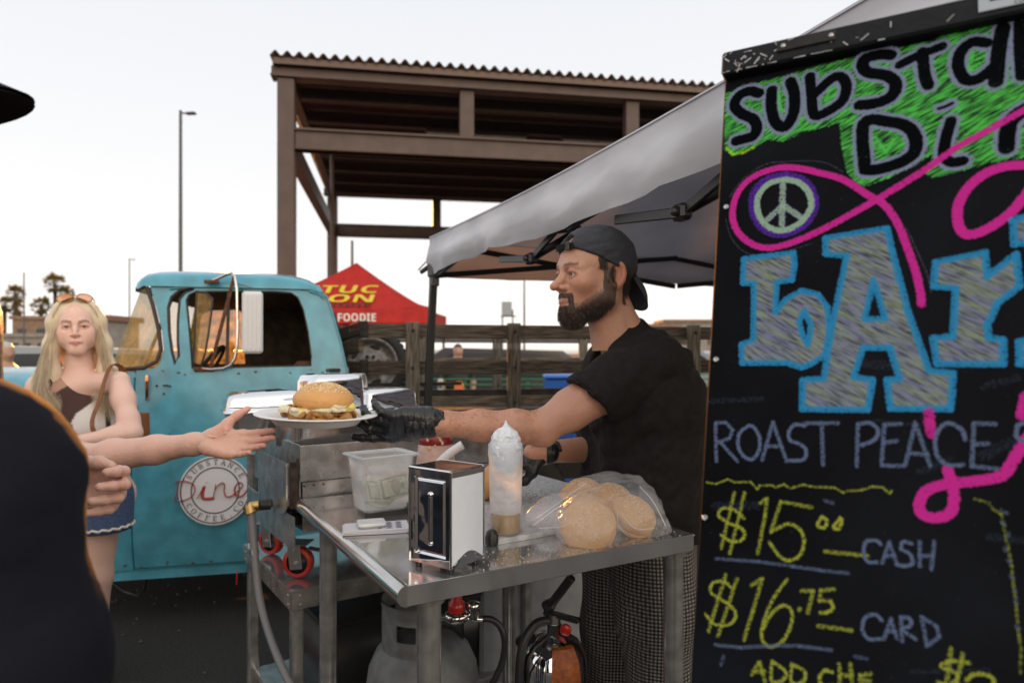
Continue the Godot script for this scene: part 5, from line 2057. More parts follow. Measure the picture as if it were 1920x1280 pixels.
	kind(put("crumbs", cm, mat("crumb", lin(0.34, 0.25, 0.10), 0.9), cb), "stuff")
	cm = MB.new()
	for k in 260:
		var q := table_at(rng.randf_range(0.2, 0.74), 0.961, -rng.randf_range(0.01, 0.15) * rng.randf_range(0.3, 1.2)).origin
		var r := rng.randf_range(0.0006, 0.002)
		cm.ell(Transform3D(Basis(Vector3.UP, rng.randf() * 6), q), Vector3(r * 1.4, r * 0.6, r), 3)
	var tcm := put("crumbs", cm, mat("pale_crumb", lin(0.5, 0.44, 0.32), 0.9))
	kind(tcm, "stuff")
	tag(tcm, "bread crumbs and seeds scattered along the front of the steel table", "crumbs")
	var hb := thing("toasted_bun", "toasted bun half standing behind the squeeze bottle", "bun", Transform3D(Basis(Vector3.BACK, 1.2), Vector3(-0.0541, 0.975, -1.9782) + Vector3(0.0, 0.045, 0)))
	bun(hb, "crust", T(), 0.05, 0.045, 31, 30)
	var B := Vector3(-0.0151, 0.9727, -1.6134)
	var bt := thing("squeeze_bottle", "frosted squeeze bottle with golden oil at its bottom on the cutting board", "squeeze bottle", Transform3D(Basis(Vector3.UP, 0.32), B))
	var ns2 := FastNoiseLite.new()
	ns2.seed = 77
	ns2.frequency = 30.0
	b = MB.new()
	var rg := []
	for p in [[0.0, 0.033], [0.004, 0.0362], [0.05, 0.0366], [0.09, 0.037], [0.14, 0.0385], [0.175, 0.039], [0.19, 0.0405], [0.21, 0.0395], [0.218, 0.034]]:
		var q := []
		for k in 24:
			var a := -TAU * k / 24
			var w: float = p[1] * (1.0 + 0.05 * cos(4 * a)) + 0.0012 * ns2.get_noise_3d(cos(a) * 0.04, p[0], sin(a) * 0.04)
			q.append(Vector3(cos(a) * w, p[0], sin(a) * w))
		rg.append(q)
	b.smooth()
	b.rings(rg.slice(0, 3), true, false)
	put("clear_base", b, M.clear_plastic, bt)
	b = MB.new()
	b.smooth()
	b.rings(rg.slice(2), true, false)
	put("film", b, mat("bottle_film", lin(0.88, 0.90, 0.93, 0.68), 0.3, 0.0, {"back": Color(0.85, 0.87, 0.9), "bump": noise(61, 0.02, 0.0, 1.0, 256, 4), "depth": 0.5, "scale": 6.0}), bt)
	b = MB.new()
	b.lathe(T(), [Vector2(0, 0.003), Vector2(0.032, 0.003), Vector2(0.0345, 0.008), Vector2(0.0345, 0.044), Vector2(0, 0.0445)], 24)
	put("oil", b, M.oil, bt)
	var bs := Sculpt.new()
	var bf := Field.new(Vector3(-0.055, 0.13, -0.055), Vector3(0.055, 0.275, 0.055), 0.003)
	bf.ell(T(0, 0.185, 0), Vector3(0.036, 0.05, 0.036), 0.012)
	bf.cap(Vector3(0, 0.205, 0), Vector3(0, 0.217, 0), 0.0365, 0.034, 0.012)
	bf.cap(Vector3(0, 0.222, 0), Vector3(0, 0.236, 0), 0.028, 0.014, 0.01)
	bf.chain([Vector3(0, 0.235, 0), Vector3(0, 0.25, 0), Vector3(0.001, 0.263, 0)], [0.011, 0.0055, 0.0035], 0.006)
	bf.bend(func(p: Vector3): return ns2.get_noise_3dv(p * 1.3) * 0.0045 + ns2.get_noise_3dv(p * 3.0) * 0.002)
	bf.mesh(bs)
	put("cap", bs, M.foam_white, bt)
	var jr := thing("sauce_jar", "pink sauce jar with a dark red lid and a smear of sauce", "jar")
	jr.position = Vector3(-0.2212, 1.0875, -1.98)
	jr.position.y = 0.962
	b = MB.new()
	b.lathe(T(), [Vector2(0, 0), Vector2(0.056, 0.0), Vector2(0.062, 0.006), Vector2(0.063, 0.06), Vector2(0.051, 0.168), Vector2(0.046, 0.176), Vector2(0, 0.177)], 28)
	put("pot", b, M.sauce_pink, jr)
	b = MB.new()
	b.lathe(T(), [Vector2(0.048, 0.172), Vector2(0.050, 0.174), Vector2(0.049, 0.195), Vector2(0.044, 0.199), Vector2(0, 0.2)], 28)
	put("lid", b, M.dark_red, jr)
	var ss := Sculpt.new()
	var sf := Field.new(Vector3(-0.07, 0.12, -0.02), Vector3(0.07, 0.24, 0.09), 0.003)
	for k in 9:
		sf.cap(Vector3(-0.03 + 0.006 * k, 0.199 + 0.006 * sin(k * 1.2), 0.03 + 0.006 * cos(k)), Vector3(-0.024 + 0.006 * k, 0.197 - 0.01 * (k % 3), 0.045), 0.0055, 0.004, 0.004)
	sf.ell(T(-0.012, 0.166, 0.05), Vector3(0.006, 0.007, 0.004), 0.003)
	sf.ell(T(0.003, 0.172, 0.051), Vector3(0.004, 0.005, 0.003), 0.003)
	sf.mesh(ss, lin(0.62, 0.42, 0.22))
	put("smear", ss, mat("smear", Color.WHITE, 0.35, 0.0, {"vc": true, "sss": 0.1}), jr)
	var la := thing("white_ladle_handle", "white rounded handle lying against the sauce jar", "spatula")
	b = MB.new()
	b.tube(spline([Vector3(-0.2081, 1.0864, -1.93), Vector3(-0.1779, 1.1135, -1.93), Vector3(-0.1508, 1.1316, -1.93), Vector3(-0.1402, 1.1376, -1.93)], 4), 0.0125, 12)
	put("handle", b, M.white_plastic, la)
	b = MB.new()
	b.bar(Vector3(-0.2081, 1.0864, -1.93), Vector3(-0.2375, 1.0363, -1.9), 0.035, 0.004, 0.001)
	put("blade", b, M.steel_polished, la)
	# buns in a bag
	for q in [[1104, 984, 1.585, 0.060, 0.052, 0.9, 0.2, "bun in the plastic bag nearest the squeeze bottle, seeds showing"], [1184, 962, 1.66, 0.054, 0.048, 0.55, -0.4, "golden bun in the plastic bag nearest the menu board"], [1143, 938, 1.72, 0.054, 0.05, 0.5, 0.1, "reddish bun behind the two front buns in the plastic bag"], [1093, 926, 1.78, 0.052, 0.05, 0.3, 0.2, "bun at the back of the plastic bag, against its neck"]]:
		var o := thing("bagged_bun", q[7], "bun", Transform3D(Basis(Vector3.RIGHT, q[5]) * Basis(Vector3.BACK, q[6]), Vector3((q[0] - 960) / 1280.0 * q[2], 1.40 - (q[1] - 660) / 1280.0 * q[2] - 0.012, -q[2])), "buns inside the clear plastic bag")
		o.position.y = maxf(o.position.y, 0.992)
		bun(o, "crust", T(), q[3], q[4], int(q[0]), 60, lin(1.0, 1.05, 1.1))
		bun(o, "underside", Transform3D(Basis(Vector3.RIGHT, PI), Vector3()) * Transform3D(Basis.from_scale(Vector3(0.98, 0.5, 0.98)), Vector3()), q[3], q[4], int(q[1]), 0, lin(1.2, 1.5, 1.9))
	var bg := Sculpt.new()
	var nb := FastNoiseLite.new()
	nb.seed = 12
	nb.frequency = 9.0
	nb.noise_type = FastNoiseLite.TYPE_CELLULAR
	nb.cellular_return_type = FastNoiseLite.RETURN_DISTANCE
	var gf := Field.new(Vector3(-0.03, 0.955, -1.92), Vector3(0.44, 1.12, -1.42), 0.005)
	gf.ell(Transform3D(Basis(), Vector3(0.1808, 0.9976, -1.585)), Vector3(0.079, 0.072, 0.078), 0.04)
	gf.ell(Transform3D(Basis(), Vector3(0.2905, 1.0045, -1.66)), Vector3(0.076, 0.068, 0.076), 0.05)
	gf.ell(Transform3D(Basis(), Vector3(0.2379, 1.0194, -1.74)), Vector3(0.09, 0.066, 0.076), 0.05)
	gf.chain([Vector3(0.1859, 1.0082, -1.7), Vector3(0.0908, 1.0083, -1.66), Vector3(0.0405, 1.0051, -1.62)], [0.055, 0.028, 0.006], 0.05)
	gf.chain([Vector3(0.3048, 0.9785, -1.66), Vector3(0.3566, 0.972, -1.66), Vector3(0.3761, 0.9591, -1.66)], [0.035, 0.018, 0.004], 0.03)
	gf.chain([Vector3(0.2583, 1.033, -1.74), Vector3(0.3059, 1.0574, -1.74), Vector3(0.3427, 1.0439, -1.72)], [0.04, 0.018, 0.012], 0.03)
	gf.bend(func(p: Vector3): return (nb.get_noise_3dv(p * Vector3(1.3, 1.9, 1.3)) + 0.6) * 0.026 - 0.008)
	gf.plane(Vector3(0, 0.9625, 0), Vector3(0, -1, 0), 0.008)
	gf.mesh(bg)
	var bag := put("plastic_bag", bg, M.bag_film)
	tag(bag, "clear plastic bag of buns lying between the cutting board and table edge", "plastic bag")
	var wr := MB.new()
	for q in [[[1000, 985, 1.60], [1040, 955, 1.63], [1085, 925, 1.66]], [[1005, 972, 1.6], [1050, 940, 1.66], [1100, 905, 1.7]], [[1095, 1020, 1.53], [1098, 1003, 1.53], [1093, 985, 1.53]], [[1178, 1005, 1.58], [1160, 985, 1.58], [1158, 960, 1.6]], [[1200, 912, 1.7], [1225, 940, 1.66], [1248, 985, 1.64]], [[1070, 930, 1.66], [1105, 918, 1.66], [1130, 912, 1.68]], [[1010, 990, 1.58], [1045, 988, 1.57], [1062, 985, 1.56]], [[1165, 960, 1.6], [1190, 990, 1.59], [1225, 990, 1.6]]]:
		var p := []
		for e in q:
			p.append(Vector3((e[0] - 960) / 1280.0 * e[2], 1.40 - (e[1] - 660) / 1280.0 * e[2], -e[2]))
		wr.tube(spline(p, 4), 0.0022, 4, true, 0.4)
	put("crease", wr, M.bag_haze, bag)


func bill_picture() -> ImageTexture:
	var w := 160
	var h := 100
	var im := Image.create(w, h, false, Image.FORMAT_RGB8)
	var n := FastNoiseLite.new()
	n.frequency = 0.25
	for y in h:
		for x in w:
			var c := Color(0.86, 0.88, 0.80)
			var e := minf(minf(x, w - 1 - x), minf(y, h - 1 - y))
			var d := Vector2((x - 80) / 22.0, (y - 50) / 30.0).length()
			if e > 5 and e < 15:
				c = Color(0.35, 0.40, 0.36) if n.get_noise_2d(x * 4, y * 4) > -0.1 else Color(0.7, 0.74, 0.66)
			if d < 1.0:
				c = Color(0.42, 0.45, 0.42) if n.get_noise_2d(x * 2, y * 2) > 0.05 else Color(0.68, 0.70, 0.64)
			elif d < 1.12:
				c = Color(0.30, 0.34, 0.30)
			if Vector2(x - 118, y - 52).length() < 14:
				c = Color(0.12, 0.42, 0.28) if int(x + y) % 3 else Color(0.5, 0.66, 0.55)
			if y > 20 and y < 28 and x > 40 and x < 120 and (x / 2) % 3 != 0:
				c = Color(0.35, 0.4, 0.36)
			im.set_pixel(x, y, c)
	return ImageTexture.create_from_image(im)


func under_table() -> void:
	var s := thing("propane_tank", "dirty grey propane tank standing under the work table", "gas cylinder", Transform3D(Basis(Vector3.UP, 0.5), Vector3(-0.245, 0.212, -1.88)))
	var b := MB.new()
	b.lathe(T(), [Vector2(0.10, 0.0), Vector2(0.11, 0.0), Vector2(0.11, 0.03), Vector2(0.145, 0.07), Vector2(0.155, 0.13), Vector2(0.155, 0.28), Vector2(0.148, 0.33), Vector2(0.128, 0.375), Vector2(0.09, 0.405), Vector2(0.04, 0.418), Vector2(0, 0.42)], 40)
	put("cylinder", b, M.tank_paint, s)
	b = MB.new()
	var strip := []
	for k in 31:
		var a := -0.35 + TAU * 0.80 * k / 30
		strip.append(Vector2(a, 0))
	b.smooth()
	for k in 30:
		for j in 6:
			var y0 := 0.385 + 0.022 * j
			var hole := (k % 10) in [4, 5, 6] and j in [2, 3]
			if hole:
				continue
			for e in [0.112, 0.108]:
				var q := []
				for w in [[0, 0], [1, 0], [1, 1], [0, 1]]:
					var a: float = -strip[k + w[0]].x
					var r: float = e + (0.004 if j == 5 and w[1] == 1 else 0.0)
					q.append(Vector3(cos(a) * r, y0 + 0.022 * w[1], sin(a) * r))
				if e > 0.11:
					b.quad(q[0], q[1], q[2], q[3])
				else:
					b.quad(q[3], q[2], q[1], q[0])
	put("collar", b, M.tank_paint, s)
	b = MB.new()
	b.lathe(T(0, 0.41, 0), [Vector2(0.02, 0), Vector2(0.02, 0.05), Vector2(0.013, 0.055), Vector2(0.013, 0.08), Vector2(0, 0.08)], 14)
	put("valve", b, M.brass, s)
	var g := thing("gas_regulator", "red capped chrome gas regulator with a black hose under the table", "regulator")
	b = MB.new()
	var o := Vector3(-0.1422, 0.7273, -1.75)
	b.lathe(T(o.x, o.y, o.z), [Vector2(0.018, -0.02), Vector2(0.03, -0.012), Vector2(0.032, 0.0), Vector2(0.028, 0.006), Vector2(0.02, 0.01), Vector2(0, 0.01)], 22)
	b.tube([o + Vector3(0, -0.008, 0), Vector3(-0.0752, 0.7164, -1.75)], 0.009, 10)
	b.lathe(T(o.x + 0.043, o.y - 0.002, o.z), [Vector2(0.012, -0.01), Vector2(0.016, 0.0), Vector2(0.012, 0.01), Vector2(0.017, 0.018), Vector2(0.017, 0.034), Vector2(0, 0.036)], 16)
	b.tube([o + Vector3(-0.02, -0.01, 0), Vector3(-0.245, 0.66, -1.88)], 0.008, 8)
	put("body", b, M.chrome, g)
	b = MB.new()
	b.lathe(T(o.x, o.y + 0.008, o.z), [Vector2(0.02, 0), Vector2(0.022, 0.01), Vector2(0.021, 0.024), Vector2(0.014, 0.03), Vector2(0.014, 0.042), Vector2(0.01, 0.046), Vector2(0, 0.046)], 22)
	put("cap", b, M.red_plastic, g)
	b = MB.new()
	b.tube(spline([Vector3(-0.0779, 0.7164, -1.75), Vector3(-0.052, 0.715, -1.75), Vector3(-0.0301, 0.6959, -1.75), Vector3(-0.0191, 0.6617, -1.75), Vector3(-0.0234, 0.6094, -1.76), Vector3(-0.0417, 0.5545, -1.78), Vector3(-0.0795, 0.4605, -1.85), Vector3(-0.1523, 0.3488, -1.95), Vector3(-0.3, 0.25, -2.1)], 6), 0.0085, 10)
	put("hose", b, M.hose_black, g)
	var x := thing("fire_extinguisher", "steel fire extinguisher with an orange tag under the table", "fire extinguisher", Transform3D(Basis(Vector3.UP, -0.3), Vector3(0.115, 0.212, -1.86)))
	b = MB.new()
	b.lathe(T(), [Vector2(0, 0), Vector2(0.082, 0), Vector2(0.09, 0.008), Vector2(0.09, 0.345), Vector2(0.084, 0.375), Vector2(0.068, 0.402), Vector2(0.042, 0.420), Vector2(0.022, 0.426), Vector2(0.02, 0.45), Vector2(0, 0.45)], 40)
	put("cylinder", b, M.steel_polished, x)
	b = MB.new()
	b.tube([Vector3(0, 0.44, 0), Vector3(0, 0.475, 0)], 0.018, 12)
	put("valve", b, M.zinc, x)
	b = MB.new()
	b.bar(Vector3(-0.028, 0.478, 0), Vector3(0.072, 0.468, 0.01), 0.024, 0.012, 0.003)
	put("carry_handle", b, M.black_plastic, x)
	b = MB.new()
	b.bar(Vector3(-0.03, 0.49, 0), Vector3(0.0, 0.505, 0), 0.028, 0.03, 0.006)
	b.bar(Vector3(-0.012, 0.495, 0), Vector3(0.052, 0.585, 0.012), 0.028, 0.022, 0.005)
	put("lever", b, M.black_plastic, x)
	b = MB.new()
	b.lathe(Transform3D(Basis(Vector3.RIGHT, PI / 2), Vector3(0.036, 0.443, 0.014)), [Vector2(0.0155, 0), Vector2(0.0155, 0.008), Vector2(0.013, 0.01), Vector2(0, 0.01)], 18)
	put("gauge", b, M.red_plastic, x)
	b = MB.new()
	b.tube(spline([Vector3(-0.012, 0.46, 0.01), Vector3(-0.045, 0.452, 0.03), Vector3(-0.07, 0.41, 0.055), Vector3(-0.078, 0.33, 0.068), Vector3(-0.074, 0.2, 0.072), Vector3(-0.07, 0.06, 0.075)], 5), 0.0125, 10)
	b.tube([Vector3(-0.098, 0.385, 0.0), Vector3(-0.06, 0.415, 0.02)], 0.016, 8)
	put("hose", b, M.hose_black, x)
	b = MB.new()
	b.smooth()
	var path := [Vector3(0.0, 0.424, 0), Vector3(0.0, 0.404, 0.068), Vector3(0, 0.375, 0.085), Vector3(0, 0.345, 0.0915), Vector3(0, 0.10, 0.0915)]
	for i in path.size() - 1:
		for j in 5:
			var q := []
			for w in [[1, 0], [1, 1], [0, 1], [0, 0]]:
				var p: Vector3 = path[i + w[0]]
				var r := p.z + 0.002
				var a: float = 0.62 + ((j + w[1]) / 5.0 - 0.5) * (0.9 if i > 0 else 1.0)
				q.append(Vector3(sin(a) * r, p.y + 0.0015, cos(a) * r))
			b.quad(q[0], q[1], q[2], q[3])
	put("tag", b, M.orange_label, x)
	var c := thing("grey_cabinet", "plain grey cabinet standing behind the fire extinguisher", "cabinet", Transform3D(Basis(Vector3.UP, deg_to_rad(20)), Vector3(0.12, 0, -2.75)))
	b = MB.new()
	b.box(T(0, 0.31, 0), Vector3(0.62, 0.62, 0.34), 0.012)
	put("case", b, M.grey_panel, c)
	b = MB.new()
	b.box(T(0, 0.635, 0), Vector3(0.63, 0.022, 0.35), 0.006)
	put("lid", b, M.grey_panel, c)

# ---------- chalk menu board ----------
class Chalk:
	var im: Image
	var n := FastNoiseLite.new()
	var w := 720
	var h := 1560

	func _init() -> void:
		im = Image.create(w, h, false, Image.FORMAT_RGBA8)
		im.fill(Color(0.5, 0.5, 0.55, 0.0))
		n.frequency = 0.16
		n.fractal_octaves = 2

	func dot(x: int, y: int, c: Color, a: float) -> void:
		if a <= 0.01:
			return
		var o := im.get_pixel(x, y)
		var na := a + o.a * (1.0 - a)
		var r := c * (a / na) + o * (o.a * (1.0 - a) / na)
		r.a = na
		im.set_pixel(x, y, r)

	func line(q: Array, wd: float, c: Color, solid := 0.85, wander := 0.25) -> void:
		for i in range(0, q.size() - 2, 2):
			var a := Vector2(q[i], q[i + 1])
			var b := Vector2(q[i + 2], q[i + 3])
			seg(a, b, wd, c, solid, wander)

	func seg(a: Vector2, b: Vector2, wd: float, c: Color, solid: float, wander: float) -> void:
		wd *= 0.62
		var r := wd * 0.5 * (1.0 + wander) + 1.0
		var lo := a.min(b) - Vector2(r, r)
		var hi := a.max(b) + Vector2(r, r)
		var d := b - a
		var l2 := maxf(d.length_squared(), 1e-6)
		for y in range(maxi(int(lo.y), 0), mini(int(hi.y) + 1, h)):
			for x in range(maxi(int(lo.x), 0), mini(int(hi.x) + 1, w)):
				var p := Vector2(x, y)
				var t := clampf((p - a).dot(d) / l2, 0.0, 1.0)
				var g := n.get_noise_2d(x, y)
				var e := wd * 0.5 * (1.0 + wander * g) - p.distance_to(a + d * t)
				if e > 0.0:
					var gr := clampf(0.5 + 1.6 * g + solid, 0.0, 1.0)
					dot(x, y, c * 0.9, minf(e, 1.0) * gr * minf(solid + 0.1, 1.0))

	func smooth(q: Array, wd: float, c: Color, solid := 0.85, wander := 0.2) -> void:
		var o := []
		var m := q.size() / 2
		for i in m - 1:
			var p0 := Vector2(q[maxi(i - 1, 0) * 2], q[maxi(i - 1, 0) * 2 + 1])
			var p1 := Vector2(q[i * 2], q[i * 2 + 1])
			var p2 := Vector2(q[i * 2 + 2], q[i * 2 + 3])
			var p3 := Vector2(q[mini(i + 2, m - 1) * 2], q[mini(i + 2, m - 1) * 2 + 1])
			for k in 5:
				var p := p1.cubic_interpolate(p2, p0, p3, k / 5.0)
				o.append_array([p.x, p.y])
		o.append_array([q[-2], q[-1]])
		line(o, wd, c, solid, wander)

	func area(q: Array, c: Color, ang: float, thin: float, c2 = null, hole := []) -> void:
		# hatched by hand along ang; thin is how much of the board shows through
		var poly := PackedVector2Array()
		var lo := Vector2(1e4, 1e4)
		var hi := Vector2()
		for i in range(0, q.size(), 2):
			poly.append(Vector2(q[i], q[i + 1]))
			lo = lo.min(poly[-1])
			hi = hi.max(poly[-1])
		var hp := PackedVector2Array()
		for i in range(0, hole.size(), 2):
			hp.append(Vector2(hole[i], hole[i + 1]))
		var ca := cos(ang)
		var sa := sin(ang)
		for y in range(maxi(int(lo.y), 0), mini(int(hi.y) + 1, h)):
			for x in range(maxi(int(lo.x), 0), mini(int(hi.x) + 1, w)):
				var al := (x * ca + y * sa) * 0.11
				var ac := (-x * sa + y * ca) * 1.5
				var wob := n.get_noise_2d(x * 1.3, y * 1.3) * 3.0
				var p := Vector2(x + wob * ca * 1.2, y + wob)
				if not Geometry2D.is_point_in_polygon(p, poly) or (hp.size() > 0 and Geometry2D.is_point_in_polygon(p, hp)):
					continue
				var g := n.get_noise_2d(al, ac) + 0.5 * n.get_noise_2d(al * 2.0 + 90, ac * 2.1)
				var a := clampf(0.9 - thin + g * (0.5 + thin) * 1.6, 0.0, 0.95)
				var cc := c
				if c2 != null:
					cc = c.lerp(c2, clampf(0.5 + 1.5 * n.get_noise_2d(al * 0.5 + 40, ac * 0.4), 0.0, 1.0))
				dot(x, y, cc * 0.9, a)


func chalk_picture() -> ImageTexture:
	var k := Chalk.new()
	var green := Color(0.34, 0.80, 0.34)
	var grey := Color(0.50, 0.54, 0.66)
	var black := Color(0.03, 0.035, 0.05)
	var pink := Color(0.80, 0.18, 0.60)
	var blue := Color(0.17, 0.54, 0.76)
	var pale := Color(0.58, 0.70, 0.63)
	var violet := Color(0.36, 0.18, 0.66)
	var yel := Color(0.62, 0.66, 0.25)
	var dim := Color(0.36, 0.42, 0.55)
	k.area([1, 94, 43, 83, 96, 79, 167, 73, 194, 69, 276, 64, 409, 63, 456, 50, 519, 55, 583, 46, 602, 252, 573, 345, 503, 348, 452, 359, 412, 365, 400, 354, 418, 312, 407, 317, 343, 353, 294, 367, 277, 354, 261, 330, 250, 266, 246, 213, 222, 219, 178, 223, 132, 239, 102, 228, 75, 243, 26, 255, 7, 236], green, -0.5, 0.38)
	k.line([12, 232, 26, 251, 49, 251, 73, 241], 12, Color(0.7, 0.85, 0.2), 0.5)
	var L := [
		[78, 108, 56, 98, 33, 106, 25, 129, 43, 153, 68, 171, 77, 194, 70, 213, 49, 217, 33, 219],
		[106, 107, 106, 145, 114, 183, 128, 201, 141, 200, 154, 171, 154, 128, 145, 94],
		[185, 91, 189, 135, 196, 186, 222, 183, 250, 164, 258, 132, 249, 108, 233, 104, 208, 124, 193, 138],
		[340, 77, 322, 71, 293, 74, 289, 93, 301, 109, 331, 122, 348, 141, 348, 163, 334, 178, 308, 183, 284, 181],
		[397, 84, 401, 138, 407, 163],
		[357, 104, 386, 92, 431, 80],
		[505, 92, 482, 84, 462, 102, 458, 134, 470, 165, 491, 167, 516, 148],
		[532, 67, 524, 115, 518, 180],
		[560, 64, 559, 124, 560, 176],
		[295, 330, 292, 225, 337, 230, 371, 248, 385, 279, 380, 309, 352, 326, 314, 333, 297, 330],
		[424, 218, 435, 216, 447, 211],
		[444, 249, 435, 288, 432, 322, 444, 337, 462, 337],
		[531, 321, 535, 279, 547, 258, 569, 245]]
	var wd := [40, 40, 36, 40, 36, 32, 36, 42, 40, 40, 12, 34, 44]
	for i in L.size():
		k.smooth(L[i], wd[i] + 24, grey, 0.8, 0.25)
	for i in L.size():
		k.smooth(L[i], wd[i], black, 1.0, 0.1)
	for q in [[121, 113, 125, 157, 132, 163], [227, 128, 218, 157], [482, 107, 476, 145, 492, 135], [317, 266, 332, 298, 346, 272]]:
		k.line(q, 13, green, 0.6)
	k.smooth([24, 357, 50, 318, 94, 289, 134, 287, 212, 299, 255, 329], 3, grey, 0.35)
	k.smooth([19, 407, 32, 450, 58, 485, 92, 499, 134, 498, 197, 482], 3, grey, 0.35)
	k.smooth([368, 463, 387, 517, 403, 564, 409, 598], 3, grey, 0.4)
	k.smooth([579, 238, 559, 249, 504, 280, 452, 308, 399, 347, 329, 391, 286, 416, 227, 448, 166, 474, 118, 484, 81, 474, 49, 444, 34, 405, 37, 363, 54, 330, 84, 309, 128, 300, 167, 307, 209, 324, 256, 347, 300, 386, 329, 410, 352, 451, 368, 499, 382, 550, 390, 589, 393, 621], 24, pink, 0.8, 0.15)
	k.smooth([575, 358, 556, 360, 527, 359, 497, 369, 469, 395, 453, 432, 455, 472, 470, 489, 500, 479, 532, 454, 554, 425, 572, 396], 30, pink, 0.85, 0.12)
	k.smooth([140, 319, 105, 324, 79, 349, 77, 391, 93, 430, 123, 452, 159, 452, 187, 433, 201, 398, 194, 361, 171, 332, 140, 319], 30, violet, 0.4)
	for q in [[137, 334, 138, 446], [139, 389, 102, 424], [139, 389, 180, 425]]:
		k.line(q, 26, violet, 0.2)
	k.smooth([140, 329, 109, 334, 88, 358, 86, 392, 99, 423, 126, 445, 155, 444, 180, 427, 195, 397, 188, 364, 168, 340, 140, 329], 22, pale, 0.75)
	for q in [[137, 334, 138, 446], [139, 389, 102, 424], [139, 389, 180, 425]]:
		k.line(q, 21, pale, 0.75)
	var P := [
		[[62, 505, 163, 499, 166, 527, 162, 559, 132, 561, 131, 628, 151, 601, 181, 583, 212, 593, 230, 621, 234, 671, 229, 718, 203, 737, 186, 745, 155, 735, 69, 736, 66, 696, 90, 686, 86, 562, 63, 560, 62, 505], [188, 626, 201, 657, 196, 698, 185, 677, 178, 650, 188, 626]],
		[[224, 472, 335, 462, 344, 510, 371, 636, 404, 749, 441, 754, 437, 819, 342, 822, 336, 768, 357, 765, 341, 705, 295, 705, 279, 763, 312, 768, 304, 826, 189, 829, 188, 771, 227, 767, 240, 658, 264, 514, 225, 507, 224, 472], [312, 568, 333, 648, 297, 648, 312, 568]],
		[[416, 539, 494, 526, 496, 573, 540, 533, 543, 594, 511, 623, 494, 665, 496, 689, 517, 692, 516, 736, 417, 736, 411, 687, 442, 685, 448, 592, 413, 587, 416, 539], []],
		[[537, 467, 570, 459, 571, 511, 538, 514, 537, 467], []],
		[[540, 695, 565, 690, 563, 736, 539, 736, 540, 695], []]]
	for p in P:
		k.area(p[0], Color(0.50, 0.53, 0.65), 0.55, 0.10, Color(0.54, 0.60, 0.54), p[1])
		k.line(p[0], 21, blue, 0.8, 0.2)
		if p[1]:
			k.line(p[1], 20, blue, 0.8, 0.2)
	k.smooth([200, 596, 218, 610, 228, 658, 223, 704, 203, 731], 4, Color(0.9, 0.5, 0.5), 0.3)
	k.line([404, 827, 404, 846, 408, 866], 30, pink, 0.75)
	k.smooth([546, 791, 539, 828], 26, pink, 0.75)
	k.smooth([551, 857, 539, 878, 524, 908, 509, 932, 472, 944, 432, 953, 400, 967, 388, 990, 392, 1010, 413, 1014, 434, 1002, 440, 978, 437, 951, 431, 928], 30, pink, 0.75)
	for q in [[21, 865, 27, 944], [21, 865, 42, 863, 57, 878, 51, 896, 27, 906], [34, 906, 69, 941], [117, 935, 135, 858, 163, 934], [124, 907, 154, 905], [194, 857, 254, 854], [225, 855, 229, 936], [288, 854, 287, 933], [359, 850, 332, 853, 328, 929, 364, 927], [331, 887, 352, 882], [366, 925, 382, 847, 405, 924], [373, 903, 401, 904], [502, 843, 471, 844, 467, 919, 504, 921], [471, 881, 491, 878]]:
		k.line(q, 12.5, dim, 0.72, 0.25)
	for q in [[88, 867, 71, 884, 69, 909, 80, 929, 97, 935, 110, 917, 110, 889, 98, 870, 88, 867], [195, 862, 176, 861, 166, 875, 168, 892, 187, 899, 198, 910, 194, 928, 169, 932], [288, 854, 309, 851, 322, 865, 315, 883, 293, 894], [458, 874, 453, 856, 435, 845, 422, 852, 413, 877, 416, 905, 432, 920, 454, 918], [552, 839, 535, 843, 532, 864, 544, 873]]:
		k.smooth(q, 12.5, dim, 0.72, 0.25)
	k.line([9, 989, 28, 991, 52, 979, 66, 984, 97, 980, 110, 994, 114, 986, 139, 983, 145, 987, 159, 979, 171, 986, 195, 976, 208, 979, 250, 977, 265, 985, 273, 981, 296, 977, 313, 969, 330, 969, 341, 979, 344, 973], 7, yel, 0.6, 0.5)
	k.line([470, 975, 490, 980, 497, 991, 507, 996, 509, 1013, 515, 1050, 519, 1077, 521, 1111, 524, 1151, 526, 1186, 528, 1213, 526, 1245], 7, yel, 0.4, 0.6)
	for q in [[507, 990, 514, 994], [509, 1010, 510, 1014], [516, 1028, 516, 1031], [511, 1052, 512, 1056], [515, 1071, 517, 1076], [518, 1096, 519, 1100], [521, 1116, 522, 1119], [523, 1132, 524, 1136], [524, 1173, 525, 1177], [233, 1003, 248, 1006], [287, 1270, 306, 1269], [57, 1333, 61, 1316]]:
		k.line(q, 11, dim, 0.45, 0.5)
